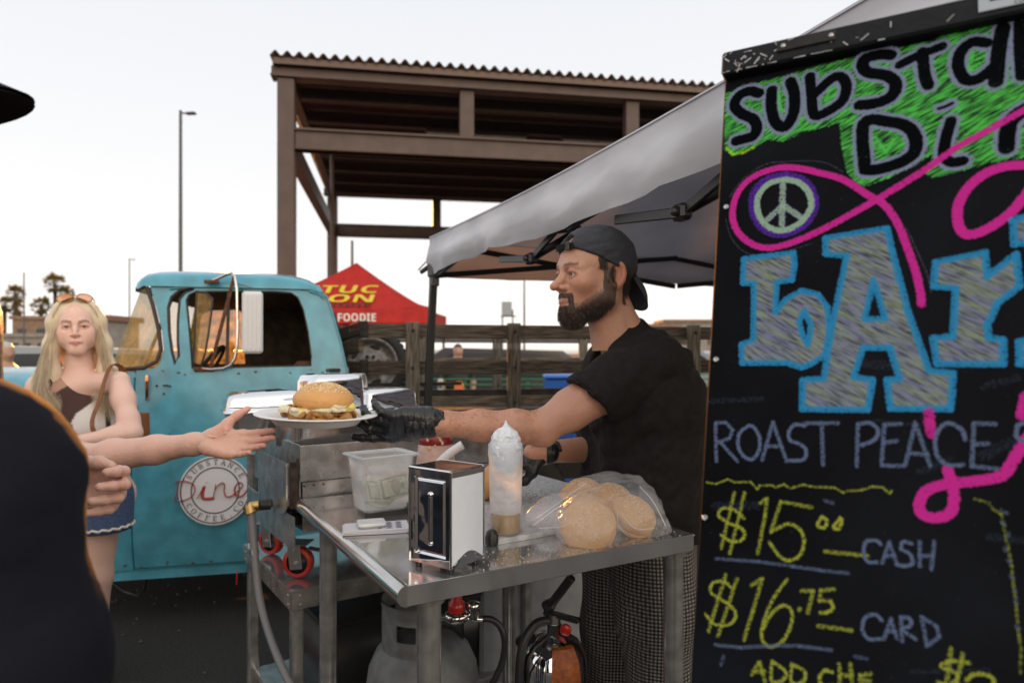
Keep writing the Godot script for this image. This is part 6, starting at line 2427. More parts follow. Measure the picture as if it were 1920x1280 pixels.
	for q in [[87, 1053, 69, 1039, 45, 1038, 37, 1053, 57, 1065, 81, 1072, 90, 1084, 82, 1097, 62, 1100, 44, 1090], [171, 1123, 192, 1110, 199, 1083, 191, 1062, 169, 1054, 139, 1073], [171, 1123, 155, 1115, 137, 1093], [229, 1033, 222, 1050, 234, 1053, 238, 1040, 229, 1033], [262, 1032, 249, 1049, 258, 1052, 263, 1037, 260, 1031], [70, 1188, 52, 1179, 32, 1187, 30, 1204, 51, 1214, 71, 1224, 80, 1238, 70, 1256, 40, 1262, 22, 1246], [171, 1157, 145, 1201, 130, 1248, 131, 1273, 145, 1283, 166, 1269, 181, 1235, 180, 1211, 164, 1205, 143, 1227, 131, 1254], [247, 1183, 251, 1195, 240, 1204, 230, 1206], [149, 1307, 150, 1342, 169, 1336, 173, 1320, 149, 1307], [184, 1305, 184, 1337, 204, 1330, 206, 1313, 184, 1305], [252, 1304, 239, 1304, 231, 1319, 237, 1330, 254, 1326], [458, 1244, 431, 1247, 419, 1259, 442, 1266, 431, 1285, 414, 1284], [453, 1272, 465, 1260, 484, 1258, 490, 1269, 467, 1296, 493, 1288]]:
		k.smooth(q, 11, yel, 0.55, 0.3)
	for q in [[66, 1005, 46, 1116], [86, 1003, 63, 1124], [117, 1020, 129, 1009, 127, 1043, 116, 1116], [139, 1073, 155, 1013, 210, 1018], [236, 1096, 306, 1094], [57, 1166, 29, 1279], [79, 1170, 48, 1283], [107, 1178, 126, 1162, 111, 1226, 97, 1280], [193, 1208, 195, 1205], [197, 1173, 217, 1170, 209, 1210], [252, 1161, 230, 1167, 228, 1185, 247, 1183], [227, 1230, 282, 1227], [114, 1338, 127, 1313, 138, 1345], [120, 1332, 137, 1328], [263, 1288, 265, 1329], [281, 1284, 284, 1325], [265, 1307, 283, 1302], [297, 1299, 297, 1322, 312, 1318], [297, 1309, 312, 1304], [297, 1299, 313, 1293], [432, 1227, 425, 1295], [449, 1232, 438, 1292]]:
		k.line(q, 12, yel, 0.55, 0.3)
	for q in [[36, 1138, 117, 1132, 181, 1131, 229, 1131, 275, 1129], [43, 1300, 91, 1295, 160, 1277, 197, 1271, 250, 1267]]:
		k.line(q, 11, dim, 0.6, 0.3)
	for q in [[327, 1071, 321, 1065, 304, 1069, 300, 1089, 307, 1104, 323, 1102], [376, 1063, 363, 1061, 359, 1074, 373, 1081, 377, 1096, 365, 1103, 353, 1102], [330, 1201, 319, 1193, 303, 1202, 300, 1225, 311, 1236, 328, 1232], [359, 1190, 373, 1190, 373, 1202, 361, 1210, 381, 1222]]:
		k.smooth(q, 11, dim, 0.7, 0.25)
	for q in [[330, 1103, 341, 1064, 353, 1102], [334, 1090, 349, 1088], [388, 1057, 388, 1100], [410, 1054, 405, 1103], [388, 1082, 408, 1079], [333, 1231, 344, 1196, 353, 1226], [337, 1218, 351, 1215], [359, 1190, 361, 1230], [390, 1184, 398, 1230, 416, 1211, 412, 1195, 390, 1184]]:
		k.line(q, 11, dim, 0.7, 0.25)
	# smears of old chalk
	for i in 500:
		var x := rng.randi_range(5, 700)
		var y := rng.randi_range(60, 1540)
		k.dot(x, y, grey, rng.randf_range(0.05, 0.5))
	for i in 14:
		var a := Vector2(rng.randf_range(0, 600), rng.randf_range(700, 1500))
		k.seg(a, a + Vector2(rng.randf_range(20, 120), rng.randf_range(-30, 20)), rng.randf_range(6, 26), dim, 0.03, 0.8)
	return ImageTexture.create_from_image(k.im)


func menu_board() -> void:
	var t := Transform3D(Basis(Vector3(0.86010, 0.00389, 0.51011), Vector3(0.11348, 0.97346, -0.19877), Vector3(-0.49734, 0.22885, 0.83683)), Vector3(0.29836, 1.80820, -0.95000))
	var s := thing("menu_board", "tall black chalk menu board with bright lettering standing at the table's end", "menu board", t)
	var b := MB.new()
	b.box(T(0.31, -0.945, -0.007), Vector3(0.62, 1.82, 0.012), 0.0015)
	put("panel", b, M.board_black, s)
	var cm := mat("chalk", Color(1, 1, 1, 0.999), 0.85)
	cm.albedo_texture = chalk_picture()
	cm.texture_repeat = false
	cm.metallic_specular = 0.12
	b = MB.new()
	var w := 720 / 1700.0
	var h := 1560 / 1700.0
	b.uvquad(Vector3(0, -h, 0.0004), Vector3(w, -h, 0.0004), Vector3(w, 0, 0.0004), Vector3(0, 0, 0.0004))
	put("chalk_drawing", b, cm, s)
	b = MB.new()
	b.box(T(0.31, -0.0165, 0.001), Vector3(0.624, 0.034, 0.03), 0.003)
	var bar := put("top_rail", b, mat("rail_black", lin(0.012, 0.013, 0.016), 0.5, 0.0, {"spec": 0.25, "bump": M.blot_t, "depth": 0.3, "scale": 6.0}), s)
	b = MB.new()
	for k in 60:
		var q := Vector3(rng.randf() * rng.randf() * 0.30, -0.0165 + rng.randf_range(-0.0155, 0.0155), 0.0163)
		if k > 30:
			q.y = -0.0325
		b.box(Transform3D(Basis(Vector3.BACK, rng.randf_range(-1.6, 1.6) if k < 30 else rng.randf_range(-0.1, 0.1)), q), Vector3(rng.randf_range(0.002, 0.012), rng.randf_range(0.0004, 0.0016), 0.0006))
	kind(put("scuffs", b, mat("scuff", lin(0.45, 0.45, 0.48), 0.9), bar), "stuff")
	b = MB.new()
	b.box(T(0.105, -0.013, 0.0175), Vector3(0.07, 0.014, 0.003), 0.001)
	var hp := put("hinge_plate", b, M.iron, bar)
	for x in [0.078, 0.135]:
		b = MB.new()
		b.ell(T(x, -0.013, 0.0192), Vector3(0.0032, 0.0032, 0.0014), 6)
		put("screw", b, M.zinc, hp)
	for q in [Vector2(0.0112, -0.2229), Vector2(0.0090, -0.4290), Vector2(0.0048, -0.6242)]:
		b = MB.new()
		b.lathe(Transform3D(Basis(Vector3.RIGHT, PI / 2), Vector3(maxf(q.x, 0.006), q.y, 0.0)), [Vector2(0.0034, 0), Vector2(0.0034, 0.001), Vector2(0.0026, 0.0018), Vector2(0.0018, 0.001), Vector2(0, 0.001)], 12)
		put("screw", b, M.zinc, s)
	b = MB.new()
	b.box(T(0.345, -0.012, 0.017), Vector3(0.112, 0.026, 0.002), 0.0005)
	var st := put("sticker", b, M.car_silver, bar)
	put("lettering", text("COFFEE WORKS", 0.0065, "Droid Sans", 400, 0.0004), M.truck_dark, st, T(0.345, -0.021, 0.0183))
	b = MB.new()
	b.box(T(0.307, -0.007, 0.0183), Vector3(0.014, 0.013, 0.0006))
	b.box(T(0.332, -0.007, 0.0183), Vector3(0.022, 0.013, 0.0006))
	b.box(T(0.36, -0.007, 0.0183), Vector3(0.02, 0.013, 0.0006))
	put("mark", b, M.truck_dark, st)
	for x in [0.02, 0.60]:
		b = MB.new()
		var top := t * Vector3(x, -0.03, -0.02)
		var foot := t * Vector3(x, -1.0, -0.55)
		foot.y = 0.0
		b.bar(t.affine_inverse() * top, t.affine_inverse() * foot, 0.03, 0.02, 0.002)
		put("rear_leg", b, M.black_frame, s)

# ---------- people ----------
func join(out: Sculpt, a: Sculpt, t: Transform3D) -> void:
	var base := out.vs.size()
	var flip := t.basis.determinant() < 0.0
	var nb := t.basis.orthonormalized() if not flip else t.basis
	for i in a.vs.size():
		out.vs.append(t * a.vs[i])
		out.ns.append((nb * a.ns[i]).normalized())
	out.cs.append_array(a.cs)
	for i in range(0, a.ix.size(), 3):
		if flip:
			out.ix.append_array([base + a.ix[i], base + a.ix[i + 2], base + a.ix[i + 1]])
		else:
			out.ix.append_array([base + a.ix[i], base + a.ix[i + 1], base + a.ix[i + 2]])


func head(o: Dictionary) -> Sculpt:
	# x to the person's left, y up, z forward, eyes at y = 0; sizes for a head 23 cm high
	var f := Field.new(Vector3(-0.105, -0.20, -0.13), Vector3(0.105, 0.135, 0.14), 0.0032)
	var man: bool = o.man
	var jw := 0.054 if man else 0.047
	f.ell(T(0, 0.032, -0.016), Vector3(0.077, 0.088, 0.099), 0.02)
	f.ell(T(0, 0.025, 0.028), Vector3(0.066, 0.066, 0.064), 0.03)
	f.ell(T(0, -0.04, 0.036), Vector3(0.058 if man else 0.0575, 0.062, 0.054), 0.03)
	for s in [-1.0, 1.0]:
		f.cap(Vector3(s * jw, -0.066, -0.002), Vector3(s * 0.012, -0.098, 0.068), 0.021, 0.018, 0.03)
		f.cap(Vector3(s * jw * 1.08, -0.02, -0.006), Vector3(s * jw, -0.062, 0.0), 0.022, 0.02, 0.03)
		f.ell(T(s * 0.044, -0.026, 0.062), Vector3(0.022, 0.02, 0.022), 0.03)
		if not man:
			f.ell(T(s * 0.036, -0.055, 0.06), Vector3(0.026, 0.026, 0.026), 0.03)
	f.cap(Vector3(-0.01, -0.102, 0.074), Vector3(0.01, -0.102, 0.074), 0.017, 0.017, 0.025)
	f.ell(T(0, -0.066, 0.072), Vector3(0.03, 0.024, 0.02), 0.025)
	var br := 0.0125 if man else 0.009
	f.chain([Vector3(-0.046, 0.016, 0.068), Vector3(-0.02, 0.02, 0.082), Vector3(0, 0.016, 0.084), Vector3(0.02, 0.02, 0.082), Vector3(0.046, 0.016, 0.068)], [br * 0.8, br, br * 0.8, br, br * 0.8], 0.014)
	for s in [-1.0, 1.0]:
		f.ell(T(s * 0.032, -0.002, 0.098), Vector3(0.02, 0.0115, 0.017), 0.012, true)
	var nz := 0.122 if man else 0.108
	f.chain([Vector3(0, 0.012, 0.084), Vector3(0, -0.012, 0.098), Vector3(0, -0.033, nz)], [0.0085, 0.0088, 0.0108] if man else [0.007, 0.0072, 0.0088], 0.012)
	for s in [-1.0, 1.0]:
		f.ell(T(s * (0.0125 if man else 0.0105), -0.037, 0.1), Vector3(0.0085, 0.0078, 0.0115) if man else Vector3(0.007, 0.0065, 0.0095), 0.008)
	f.cap(Vector3(0, -0.042, 0.104), Vector3(0, -0.046, 0.092), 0.006, 0.006, 0.008)
	for s in [-1.0, 1.0]:
		f.ell(T(s * 0.0072, -0.0445, 0.106), Vector3(0.0038, 0.003, 0.0055), 0.003, true)
		# lids
		var e := Vector3(s * 0.032, -0.002, 0.0)
		f.chain([e + Vector3(-0.0165, -0.002, 0.080), e + Vector3(-0.008, 0.0058, 0.0885), e + Vector3(0.002, 0.0072, 0.0905), e + Vector3(0.011, 0.0045, 0.0865), e + Vector3(0.0175, -0.001, 0.078)], [0.0035, 0.004, 0.0042, 0.004, 0.0035], 0.005)
		f.chain([e + Vector3(-0.0155, -0.004, 0.080), e + Vector3(0.0, -0.0088, 0.0875), e + Vector3(0.0165, -0.003, 0.078)], [0.003, 0.0034, 0.003], 0.005)
	# mouth
	f.chain([Vector3(-0.024, -0.0705, 0.082), Vector3(-0.008, -0.0655, 0.0945), Vector3(0.008, -0.0655, 0.0945), Vector3(0.024, -0.0705, 0.082)], [0.004, 0.0058, 0.0058, 0.004], 0.007)
	f.chain([Vector3(-0.022, -0.073, 0.082), Vector3(0.0, -0.0775, 0.0925), Vector3(0.022, -0.073, 0.082)], [0.004, 0.0068, 0.004], 0.007)
	f.chain([Vector3(-0.024, -0.0715, 0.090), Vector3(0.0, -0.0712, 0.1025), Vector3(0.024, -0.0715, 0.090)], [0.0016, 0.002, 0.0016], 0.003)
	if o.has("mouth"):
		f.chain([Vector3(-0.019, -0.0715, 0.092), Vector3(0.0, -0.0712, 0.102), Vector3(0.019, -0.0715, 0.092)], [0.002, 0.0035, 0.002], 0.003)
	# ears
	for s in [-1.0, 1.0]:
		var eb := Basis(Vector3.UP, -s * 0.35) * Basis(Vector3.RIGHT, -0.2)
		f.ell(Transform3D(eb, Vector3(s * 0.079, -0.008, -0.016)), Vector3(0.0085, 0.038, 0.0255) if man else Vector3(0.0075, 0.034, 0.0205), 0.008)
		f.ell(Transform3D(eb, Vector3(s * 0.0875, -0.004, -0.013)), Vector3(0.0125, 0.026, 0.0155) if man else Vector3(0.006, 0.0215, 0.0115), 0.004, true)
		f.ell(Transform3D(eb, Vector3(s * 0.080, -0.036, -0.010)), Vector3(0.006, 0.009, 0.009), 0.006)
		f.ell(Transform3D(eb, Vector3(s * 0.083, -0.006, -0.007)), Vector3(0.004, 0.014, 0.0035), 0.004)
	f.cap(Vector3(0, -0.05, -0.03), Vector3(0, -0.19, -0.055), 0.054 if man else 0.046, 0.056 if man else 0.045, 0.03)
	if man:
		f.ell(T(0, -0.113, 0.066), Vector3(0.026, 0.020, 0.026), 0.02)
		f.cap(Vector3(-0.018, -0.0575, 0.088), Vector3(0.018, -0.0575, 0.088), 0.006, 0.006, 0.008)
	var c := Sculpt.new()
	var n := FastNoiseLite.new()
	n.seed = 8
	n.frequency = 60.0
	var sk: Color = o.skin
	var dark: Color = o.hair
	f.mesh(c, func(p: Vector3):
		var g := n.get_noise_3dv(p)
		var q := sk * (1.0 + 0.10 * g)
		var ax := absf(p.x)
		var red := 0.55 * exp(-Vector3(ax - 0.046, p.y + 0.034, p.z - 0.07).length_squared() / 0.0006) + 0.6 * exp(-Vector3(ax, p.y + 0.036, p.z - nz).length_squared() / 0.0002)
		if ax > 0.073 and p.z < 0.01 and p.y > -0.05:
			red += 0.6
		q = q.lerp(Color(sk.r * 1.0, sk.g * 0.66, sk.b * 0.60), clampf(red, 0.0, 0.8))
		if ax < 0.027 and p.z > 0.078 and p.y < -0.0605 - ax * 0.25 and p.y > -0.0835 + ax * 0.3:
			q = q.lerp(o.lip, 0.8)
		if man and beard(p) > 0.0:
			q = q.lerp(dark * 1.4, minf(beard(p), 0.85))
		var by := p.y - 0.0215 - 0.12 * maxf(0.0, 0.03 - absf(ax - 0.035)) + 0.003
		if ax > 0.012 and ax < 0.052 and absf(by) < (0.004 if man else 0.005) and p.z > 0.05:
			q = q.lerp(o.brow, 0.68 if man else 0.75)
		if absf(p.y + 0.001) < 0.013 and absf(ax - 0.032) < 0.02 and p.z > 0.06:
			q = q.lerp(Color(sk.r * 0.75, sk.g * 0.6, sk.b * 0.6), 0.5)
		return q)
	return c


func beard(p: Vector3) -> float:
	var ax := absf(p.x)
	if p.y < -0.155 or p.z < -0.012:
		return 0.0
	if ax < 0.022 and p.y > -0.083 and p.y < -0.064 and p.z > 0.08:
		return 0.0
	var top := -0.072
	if p.z < 0.020:
		top = 0.03
	elif p.z < 0.072:
		top = lerpf(-0.035, -0.074, (p.z - 0.020) / 0.052)
	if ax < 0.034 and p.z > 0.07:
		top = -0.0485
	if p.z < 0.022 and ax < 0.055 and p.y > -0.08:
		return 0.0
	var under := 1.0 if p.z > 0.012 - (p.y + 0.12) * 0.6 else 0.0
	if p.y < -0.115 and p.z < 0.03:
		under = 0.0
	return clampf((top - p.y) / (0.005 if ax < 0.034 and p.z > 0.07 else 0.026), 0.0, 1.0) * under


func eyes(o: Node3D, H: Transform3D, gaze: Vector3, iris: Color, r := 0.0128, liner := 0.0011) -> void:
	for s in [-1.0, 1.0]:
		var c := Sculpt.new()
		var e := Vector3(s * 0.032, -0.002, 0.0775)
		var f := Field.new(e - Vector3(0.016, 0.016, 0.016), e + Vector3(0.016, 0.016, 0.016), 0.0012)
		f.ell(Transform3D(Basis(), e), Vector3(r, r, r), 0.001)
		f.mesh(c, func(p: Vector3):
			var a := acos(clampf((p - e).normalized().dot(gaze), -1.0, 1.0))
			return lin(0.01, 0.008, 0.008) if a < 0.2 else iris if a < 0.46 else lin(1.1, 1.05, 1.0))
		var lash := []
		for k in [[-0.016, 0.0, 0.0845], [-0.008, 0.0025, 0.0925], [0.002, 0.0032, 0.0945], [0.011, 0.0012, 0.0905], [0.0175, -0.002, 0.0815]]:
			lash.append(Vector3(s * 0.032 + k[0] * s * (1.0 if s > 0 else 1.0), k[1], k[2]))
		c.strand(lash, liner, lin(0.02, 0.012, 0.01))
		var w := Sculpt.new()
		join(w, c, H)
		put("eye", w, M.eye_white, o)


func brows(c: Sculpt, col: Color, n: int, thick: float) -> void:
	for s in [-1.0, 1.0]:
		for i in n:
			var t := rng.randf()
			var ax := lerpf(0.013, 0.05, t)
			var y := 0.020 + 0.006 * sin(PI * minf(t * 1.1, 1.0)) - 0.004 * t + rng.randf_range(-thick, thick) * (1.1 - 0.7 * t)
			var z := 0.0965 - 9.0 * ax * ax + 0.001
			c.strand([Vector3(s * ax, y, z), Vector3(s * (ax + 0.006), y + 0.003 * (1.0 - t) + 0.0005, z - 0.0008 - ax * 0.04)], 0.0007, col * rng.randf_range(0.6, 1.3))


func hand(curl: Array, spread: float, thumb: Array, fat := 1.0, cell := 0.0028) -> Field:
	# wrist at the origin, fingers along +y, thumb side +x, palm towards +z
	var f := Field.new(Vector3(-0.075, -0.06, -0.06), Vector3(0.115, 0.21, 0.105), cell)
	var kn := [Vector3(0.027, 0.089, 0.0), Vector3(0.007, 0.093, -0.003), Vector3(-0.0135, 0.088, -0.002), Vector3(-0.032, 0.077, 0.002)]
	var ln := [[0.042, 0.025, 0.02], [0.046, 0.029, 0.021], [0.042, 0.027, 0.02], [0.033, 0.02, 0.018]]
	for i in 4:
		f.cap(Vector3(kn[i].x * 0.55, 0.008, 0.002), kn[i], 0.0155 * fat, 0.0118 * fat, 0.014)
	f.cap(Vector3(0.018, 0.012, 0.008), Vector3(0.034, 0.046, 0.013), 0.0165 * fat, 0.0145 * fat, 0.014)
	f.cap(Vector3(-0.018, 0.012, 0.007), Vector3(-0.031, 0.055, 0.007), 0.016 * fat, 0.013 * fat, 0.014)
	for s in [-1.0, 1.0]:
		f.cap(Vector3(s * 0.007, -0.055, 0), Vector3(s * 0.011, 0.01, 0.001), 0.0125 * fat, 0.0185 * fat, 0.015)
	for i in 4:
		var p: Vector3 = kn[i]
		var a := 0.0
		var sp: float = [0.10, 0.015, -0.07, -0.17][i] * spread
		var r0: float = [0.0098, 0.01, 0.0095, 0.0085][i] * fat
		for j in 3:
			a += curl[i][j]
			var d := Vector3(sin(sp) * maxf(cos(a), 0.3), cos(a) * cos(sp), sin(a)).normalized()
			var q: Vector3 = p + d * ln[i][j]
			f.cap(p, q, r0 * (1.0 - 0.08 * j), r0 * (0.93 - 0.09 * j), 0.005 if j else 0.008)
			p = q
	f.chain(thumb, [0.0145 * fat, 0.0125 * fat, 0.0108 * fat, 0.0088 * fat], 0.009)
	return f


func arm_hair(c: Sculpt, src: Sculpt, a: Vector3, b: Vector3, reach: float, n: int, col: Color) -> void:
	var d := (b - a).normalized()
	var k := 0
	var tries := 0
	while k < n and tries < n * 40:
		tries += 1
		var i := rng.randi_range(0, src.vs.size() - 1)
		var p := src.vs[i]
		var t := (p - a).dot(d) / a.distance_to(b)
		if t < 0.0 or t > 1.0 or p.distance_to(a + (b - a) * t) > 0.075:
			continue
		var nn := src.ns[i]
		var l := reach * rng.randf_range(0.5, 1.2)
		var w := (d * 0.8 + Vector3(rng.randf() - 0.5, rng.randf() - 0.7, rng.randf() - 0.5) * 0.7)
		c.strand([p, p + (nn * 0.7 + w * 0.5) * l * 0.5, p + (nn * 0.75 + w) * l], 0.00036, col * rng.randf_range(0.7, 1.4))
		k += 1


func server() -> void:
	var s := thing("person", "bearded person in a black t-shirt and backward cap handing over the plate", "person")
	var skin := lin(0.50, 0.265, 0.18)
	var hair := lin(0.030, 0.020, 0.015)
	var fwd := Vector3(-0.90, -0.02, 0.43).normalized()
	var left := Vector3.UP.cross(fwd).normalized()
	var hb := Basis(left, fwd.cross(left), fwd)
	var H := Transform3D(hb.scaled(Vector3.ONE * 1.075), Vector3(0.232, 1.617, -1.921))
	var hd := head({"man": true, "skin": skin, "hair": hair, "lip": lin(0.42, 0.17, 0.13), "brow": lin(0.035, 0.022, 0.016), "mouth": true})
	var body := Sculpt.new()
	join(body, hd, H)
	var neck := Vector3(0.345, 1.405, -1.98)
	var f := Field.new(Vector3(0.12, 1.28, -2.2), Vector3(0.52, 1.62, -1.78), 0.008)
	f.chain([H * Vector3(0, -0.06, -0.035), neck + Vector3(-0.02, 0.03, 0), neck + Vector3(0.0, -0.06, 0)], [0.06, 0.064, 0.085], 0.03)
	f.mesh(body, skin)
	# arms
	var sl := Vector3(0.3766, 1.3655, -1.84)
	var el := Vector3(0.0699, 1.2092, -1.72)
	var wl := Vector3(-0.205, 1.2296, -1.64)
	f = Field.new(Vector3(-0.315, 1.085, -1.68), Vector3(0.4331, 1.4788, -1.68), 0.0055)
	f = Field.new(Vector3(-0.27, 1.10, -1.95), Vector3(0.44, 1.46, -1.55), 0.0058)
	f.chain([sl, sl.lerp(el, 0.4), sl.lerp(el, 0.75), el], [0.058, 0.056, 0.049, 0.041], 0.02)
	f.cap(sl.lerp(el, 0.45) + Vector3(-0.01, 0.014, 0), sl.lerp(el, 0.7) + Vector3(-0.01, 0.010, 0), 0.046, 0.040, 0.02)
	f.chain([el, el.lerp(wl, 0.22), el.lerp(wl, 0.55), el.lerp(wl, 0.85), wl + (wl - el) * 0.08], [0.039, 0.0415, 0.036, 0.0285, 0.0275], 0.02)
	f.cap(el + Vector3(0.012, -0.018, 0.0), el + Vector3(0.004, -0.02, 0), 0.028, 0.024, 0.02)
	var n := FastNoiseLite.new()
	n.frequency = 18.0
	f.mesh(body, func(p: Vector3): return skin * (1.0 + 0.12 * n.get_noise_3dv(p)) * lin(0.95, 0.92, 0.92))
	var er := Vector3(0.3395, 1.1052, -2.12)
	var wr := Vector3(0.0827, 1.1121, -1.96)
	var arm_part := Sculpt.new()
	f = Field.new(Vector3(0.02, 1.02, -2.3), Vector3(0.45, 1.42, -1.85), 0.007)
	f.chain([Vector3(0.3177, 1.3331, -2.14), er, er.lerp(wr, 0.3), wr, wr + (wr - er) * 0.1], [0.055, 0.046, 0.042, 0.03, 0.028], 0.03)
	f.mesh(body, skin)
	var bare := Sculpt.new()
	bare.vs = body.vs
	bare.ns = body.ns
	put("body", body, M.skin, s)
	var hs := Sculpt.new()
	arm_hair(hs, bare, el + (wl - el) * 0.02, wl, 0.0095, 1000, lin(0.14, 0.07, 0.035))
	arm_hair(hs, bare, er, wr, 0.012, 250, lin(0.14, 0.07, 0.035))
	# beard, brows, hair below the cap
	var bs := Sculpt.new()
	for i in hd.vs.size():
		var p := hd.vs[i]
		var k := beard(p)
		if k <= 0.02:
			continue
		var low := clampf((-0.075 - p.y) / 0.03, 0.0, 1.0)
		for j in 2:
			if rng.randf() > k + 0.1:
				continue
			var q := p + Vector3(rng.randf() - 0.5, rng.randf() - 0.5, rng.randf() - 0.5) * 0.003
			var d := (hd.ns[i] * 0.6 + Vector3(0, -0.75, 0.1) + Vector3(rng.randf() - 0.5, rng.randf() - 0.5, rng.randf() - 0.5) * 0.7).normalized()
			var l := lerpf(0.003, 0.010, low) * rng.randf_range(0.6, 1.2)
			var c := hair * rng.randf_range(0.6, 1.8)
			if rng.randf() < 0.10 + 0.15 * low:
				c = lin(0.20, 0.15, 0.11)
			bs.strand([q, q + d * l * 0.5, q + (d + Vector3(0, -0.25, 0)) * l], 0.0006, c)
	brows(bs, lin(0.025, 0.016, 0.012), 150, 0.0036)
	for i in hd.vs.size():
		var p := hd.vs[i]
		var back := p.z < -0.048 and p.y > -0.075 and p.y < 0.05
		var side := p.z < 0.038 - 0.007 * rng.randf() and p.z >= -0.048 and p.y > (0.012 if p.z > 0.013 else 0.036) and p.y < 0.075 and absf(p.x) > 0.05 and absf(p.x) < 0.079
		var front := p.z > 0.03 and p.y > 0.068
		if back or side or front:
			for j in 2:
				var d := (hd.ns[i] * 0.25 + Vector3(0, -0.8, -0.35) + Vector3(rng.randf() - 0.5, rng.randf() - 0.5, rng.randf() - 0.5) * 0.4).normalized()
				var l := rng.randf_range(0.006, 0.014)
				bs.strand([p, p + d * l * 0.5 + hd.ns[i] * 0.001, p + d * l], 0.0009, hair * rng.randf_range(0.5, 1.5))
	join(hs, bs, H)
	put("hair", hs, M.hair, s)
	eyes(s, H, Vector3(-0.05, -0.08, 1.0).normalized(), lin(0.07, 0.035, 0.018))
	# cap worn backwards
	f = Field.new(Vector3(-0.11, -0.06, -0.14), Vector3(0.11, 0.16, 0.13), 0.0035)
	f.ell(T(0, 0.036, -0.016), Vector3(0.0845, 0.0955, 0.107), 0.02)
	f.ell(T(0, 0.036, 0.022), Vector3(0.074, 0.078, 0.076), 0.03)
	f.plane(Vector3(0, 0.022, 0.0), Vector3(0, -0.90, 0.43).normalized(), 0.004)
	f.ell(Transform3D(Basis(Vector3.RIGHT, -0.4), Vector3(0, 0.092, 0.095)), Vector3(0.03, 0.02, 0.05), 0.004, true)
	var cn := FastNoiseLite.new()
	cn.seed = 4
	cn.frequency = 16.0
	f.bend(func(p: Vector3): return cn.get_noise_3dv(p * Vector3(1.0, 2.2, 1.0)) * 0.0032 + 0.0012 * exp(-p.x * p.x / 0.000006))
	var cs := Sculpt.new()
	f.mesh(cs)
	var cw := Sculpt.new()
	join(cw, cs, H)
	var cap := put("cap", cw, M.cap_cotton, s)
	var b := MB.new()
	b.smooth()
	var grid := []
	for i in 9:
		var row := []
		for j in 17:
			var a := (j / 16.0 - 0.5) * 2.1
			var t := i / 8.0
			var rim := Vector3(sin(a) * 0.083, -0.016 + 0.02 * (1.0 - cos(a)) * 1.6, -0.018 - cos(a) * 0.103)
			var len := 0.082 * pow(maxf(cos(a * 1.45), 0.0), 0.5)
			row.append(rim + Vector3(sin(a) * 0.1, -0.88, -0.40).normalized() * len * t + Vector3(0, 0, -0.012 * sin(PI * t)))
		grid.append(row)
	for i in 8:
		for j in 16:
			var q := [grid[i][j], grid[i + 1][j], grid[i + 1][j + 1], grid[i][j + 1]]
			b.quad(H * q[0], H * q[1], H * q[2], H * q[3])
			var d := Vector3(0, 0.001, 0.003)
			b.quad(H * (q[3] + d), H * (q[2] + d), H * (q[1] + d), H * (q[0] + d))
	var edge := []
	for j in 17:
		edge.append(H * (grid[8][j] + Vector3(0, 0, 0.0015)))
	b.tube(edge, 0.0025, 6)
	put("brim", b, M.cap_cotton, cap)
	b = MB.new()
	var st := []
	for j in 11:
		var a := (j / 10.0 - 0.5) * 1.1
		st.append(H * Vector3(sin(a) * 0.080, 0.062 + 0.006 * cos(a), 0.012 + cos(a) * 0.089))
	for j in 10:
		b.bar(st[j], st[j + 1], 0.003, 0.016, 0.0008, hb.y)
	put("strap", b, M.black_cotton, cap)
	b = MB.new()
	b.box(H * Transform3D(Basis(Vector3.UP, 0.35), Vector3(0.030, 0.067, 0.0975)), Vector3(0.013, 0.021, 0.005), 0.001)
	put("buckle", b, M.black_plastic, cap)
	# t-shirt
	var sh := Sculpt.new()
	var lv := Vector3(0.2, 0, 0.98)
	f = Field.new(Vector3(0.14, 0.80, -2.36), Vector3(0.62, 1.52, -1.70), 0.011)
	for k in [-1.0, 1.0]:
		var o: Vector3 = lv * 0.085 * k
		f.chain([Vector3(0.3914, 0.8477, -2.02) + o, Vector3(0.3844, 0.9937, -2) + o, Vector3(0.3731, 1.1357, -1.99) + o, Vector3(0.3651, 1.2685, -1.98) + o, Vector3(0.3632, 1.3384, -1.97) + o * 0.9], [0.150, 0.147, 0.138, 0.142, 0.118], 0.06)
	f.cap(Vector3(0.3729, 1.3509, -1.85), Vector3(0.3147, 1.3503, -2.12), 0.074, 0.074, 0.05)
	f.cap(Vector3(0.4331, 1.3288, -1.98), Vector3(0.425, 1.2125, -2), 0.088, 0.08, 0.06)
	f.cap(neck + Vector3(0.01, -0.02, 0), neck + Vector3(0.0, 0.025, 0), 0.10, 0.078, 0.05)
	var nd := (H.origin - neck).normalized()
	f.cap(neck + Vector3(-0.095, -0.12, 0.02), neck + nd * 0.2 + Vector3(-0.02, 0.0, 0.0), 0.030, 0.076, 0.012, true)
	f.plane(Vector3(0, 0.885, 0), Vector3(0, -1, 0), 0.01)
	var fn := FastNoiseLite.new()
	fn.seed = 31
	fn.frequency = 5.0
	fn.fractal_octaves = 2
	var folds := func(p: Vector3) -> float:
		var q := Vector3(p.x * 0.7 + p.y * 0.8, p.y * 0.7 - p.x * 1.2, p.z * 0.8)
		var e := p.distance_to(Vector3(0.30, 1.26, -1.82))
		return fn.get_noise_3dv(q * Vector3(1.0, 2.6, 1.0)) * 0.015 + 0.005 * sin(e * 75.0 + fn.get_noise_3dv(p) * 5.0) * exp(-e * 6.0)
	f.bend(folds)
	f.mesh(sh)
	var d := (el - sl).normalized()
	f = Field.new(Vector3(0.02, 1.06, -1.98), Vector3(0.48, 1.50, -1.64), 0.009)
	f.chain([sl + Vector3(0.02, -0.005, 0), sl.lerp(el, 0.3), sl.lerp(el, 0.76)], [0.083, 0.079, 0.076], 0.04)
	f.plane(sl.lerp(el, 0.57), Vector3(-0.64, -0.76, 0.12).normalized(), 0.004)
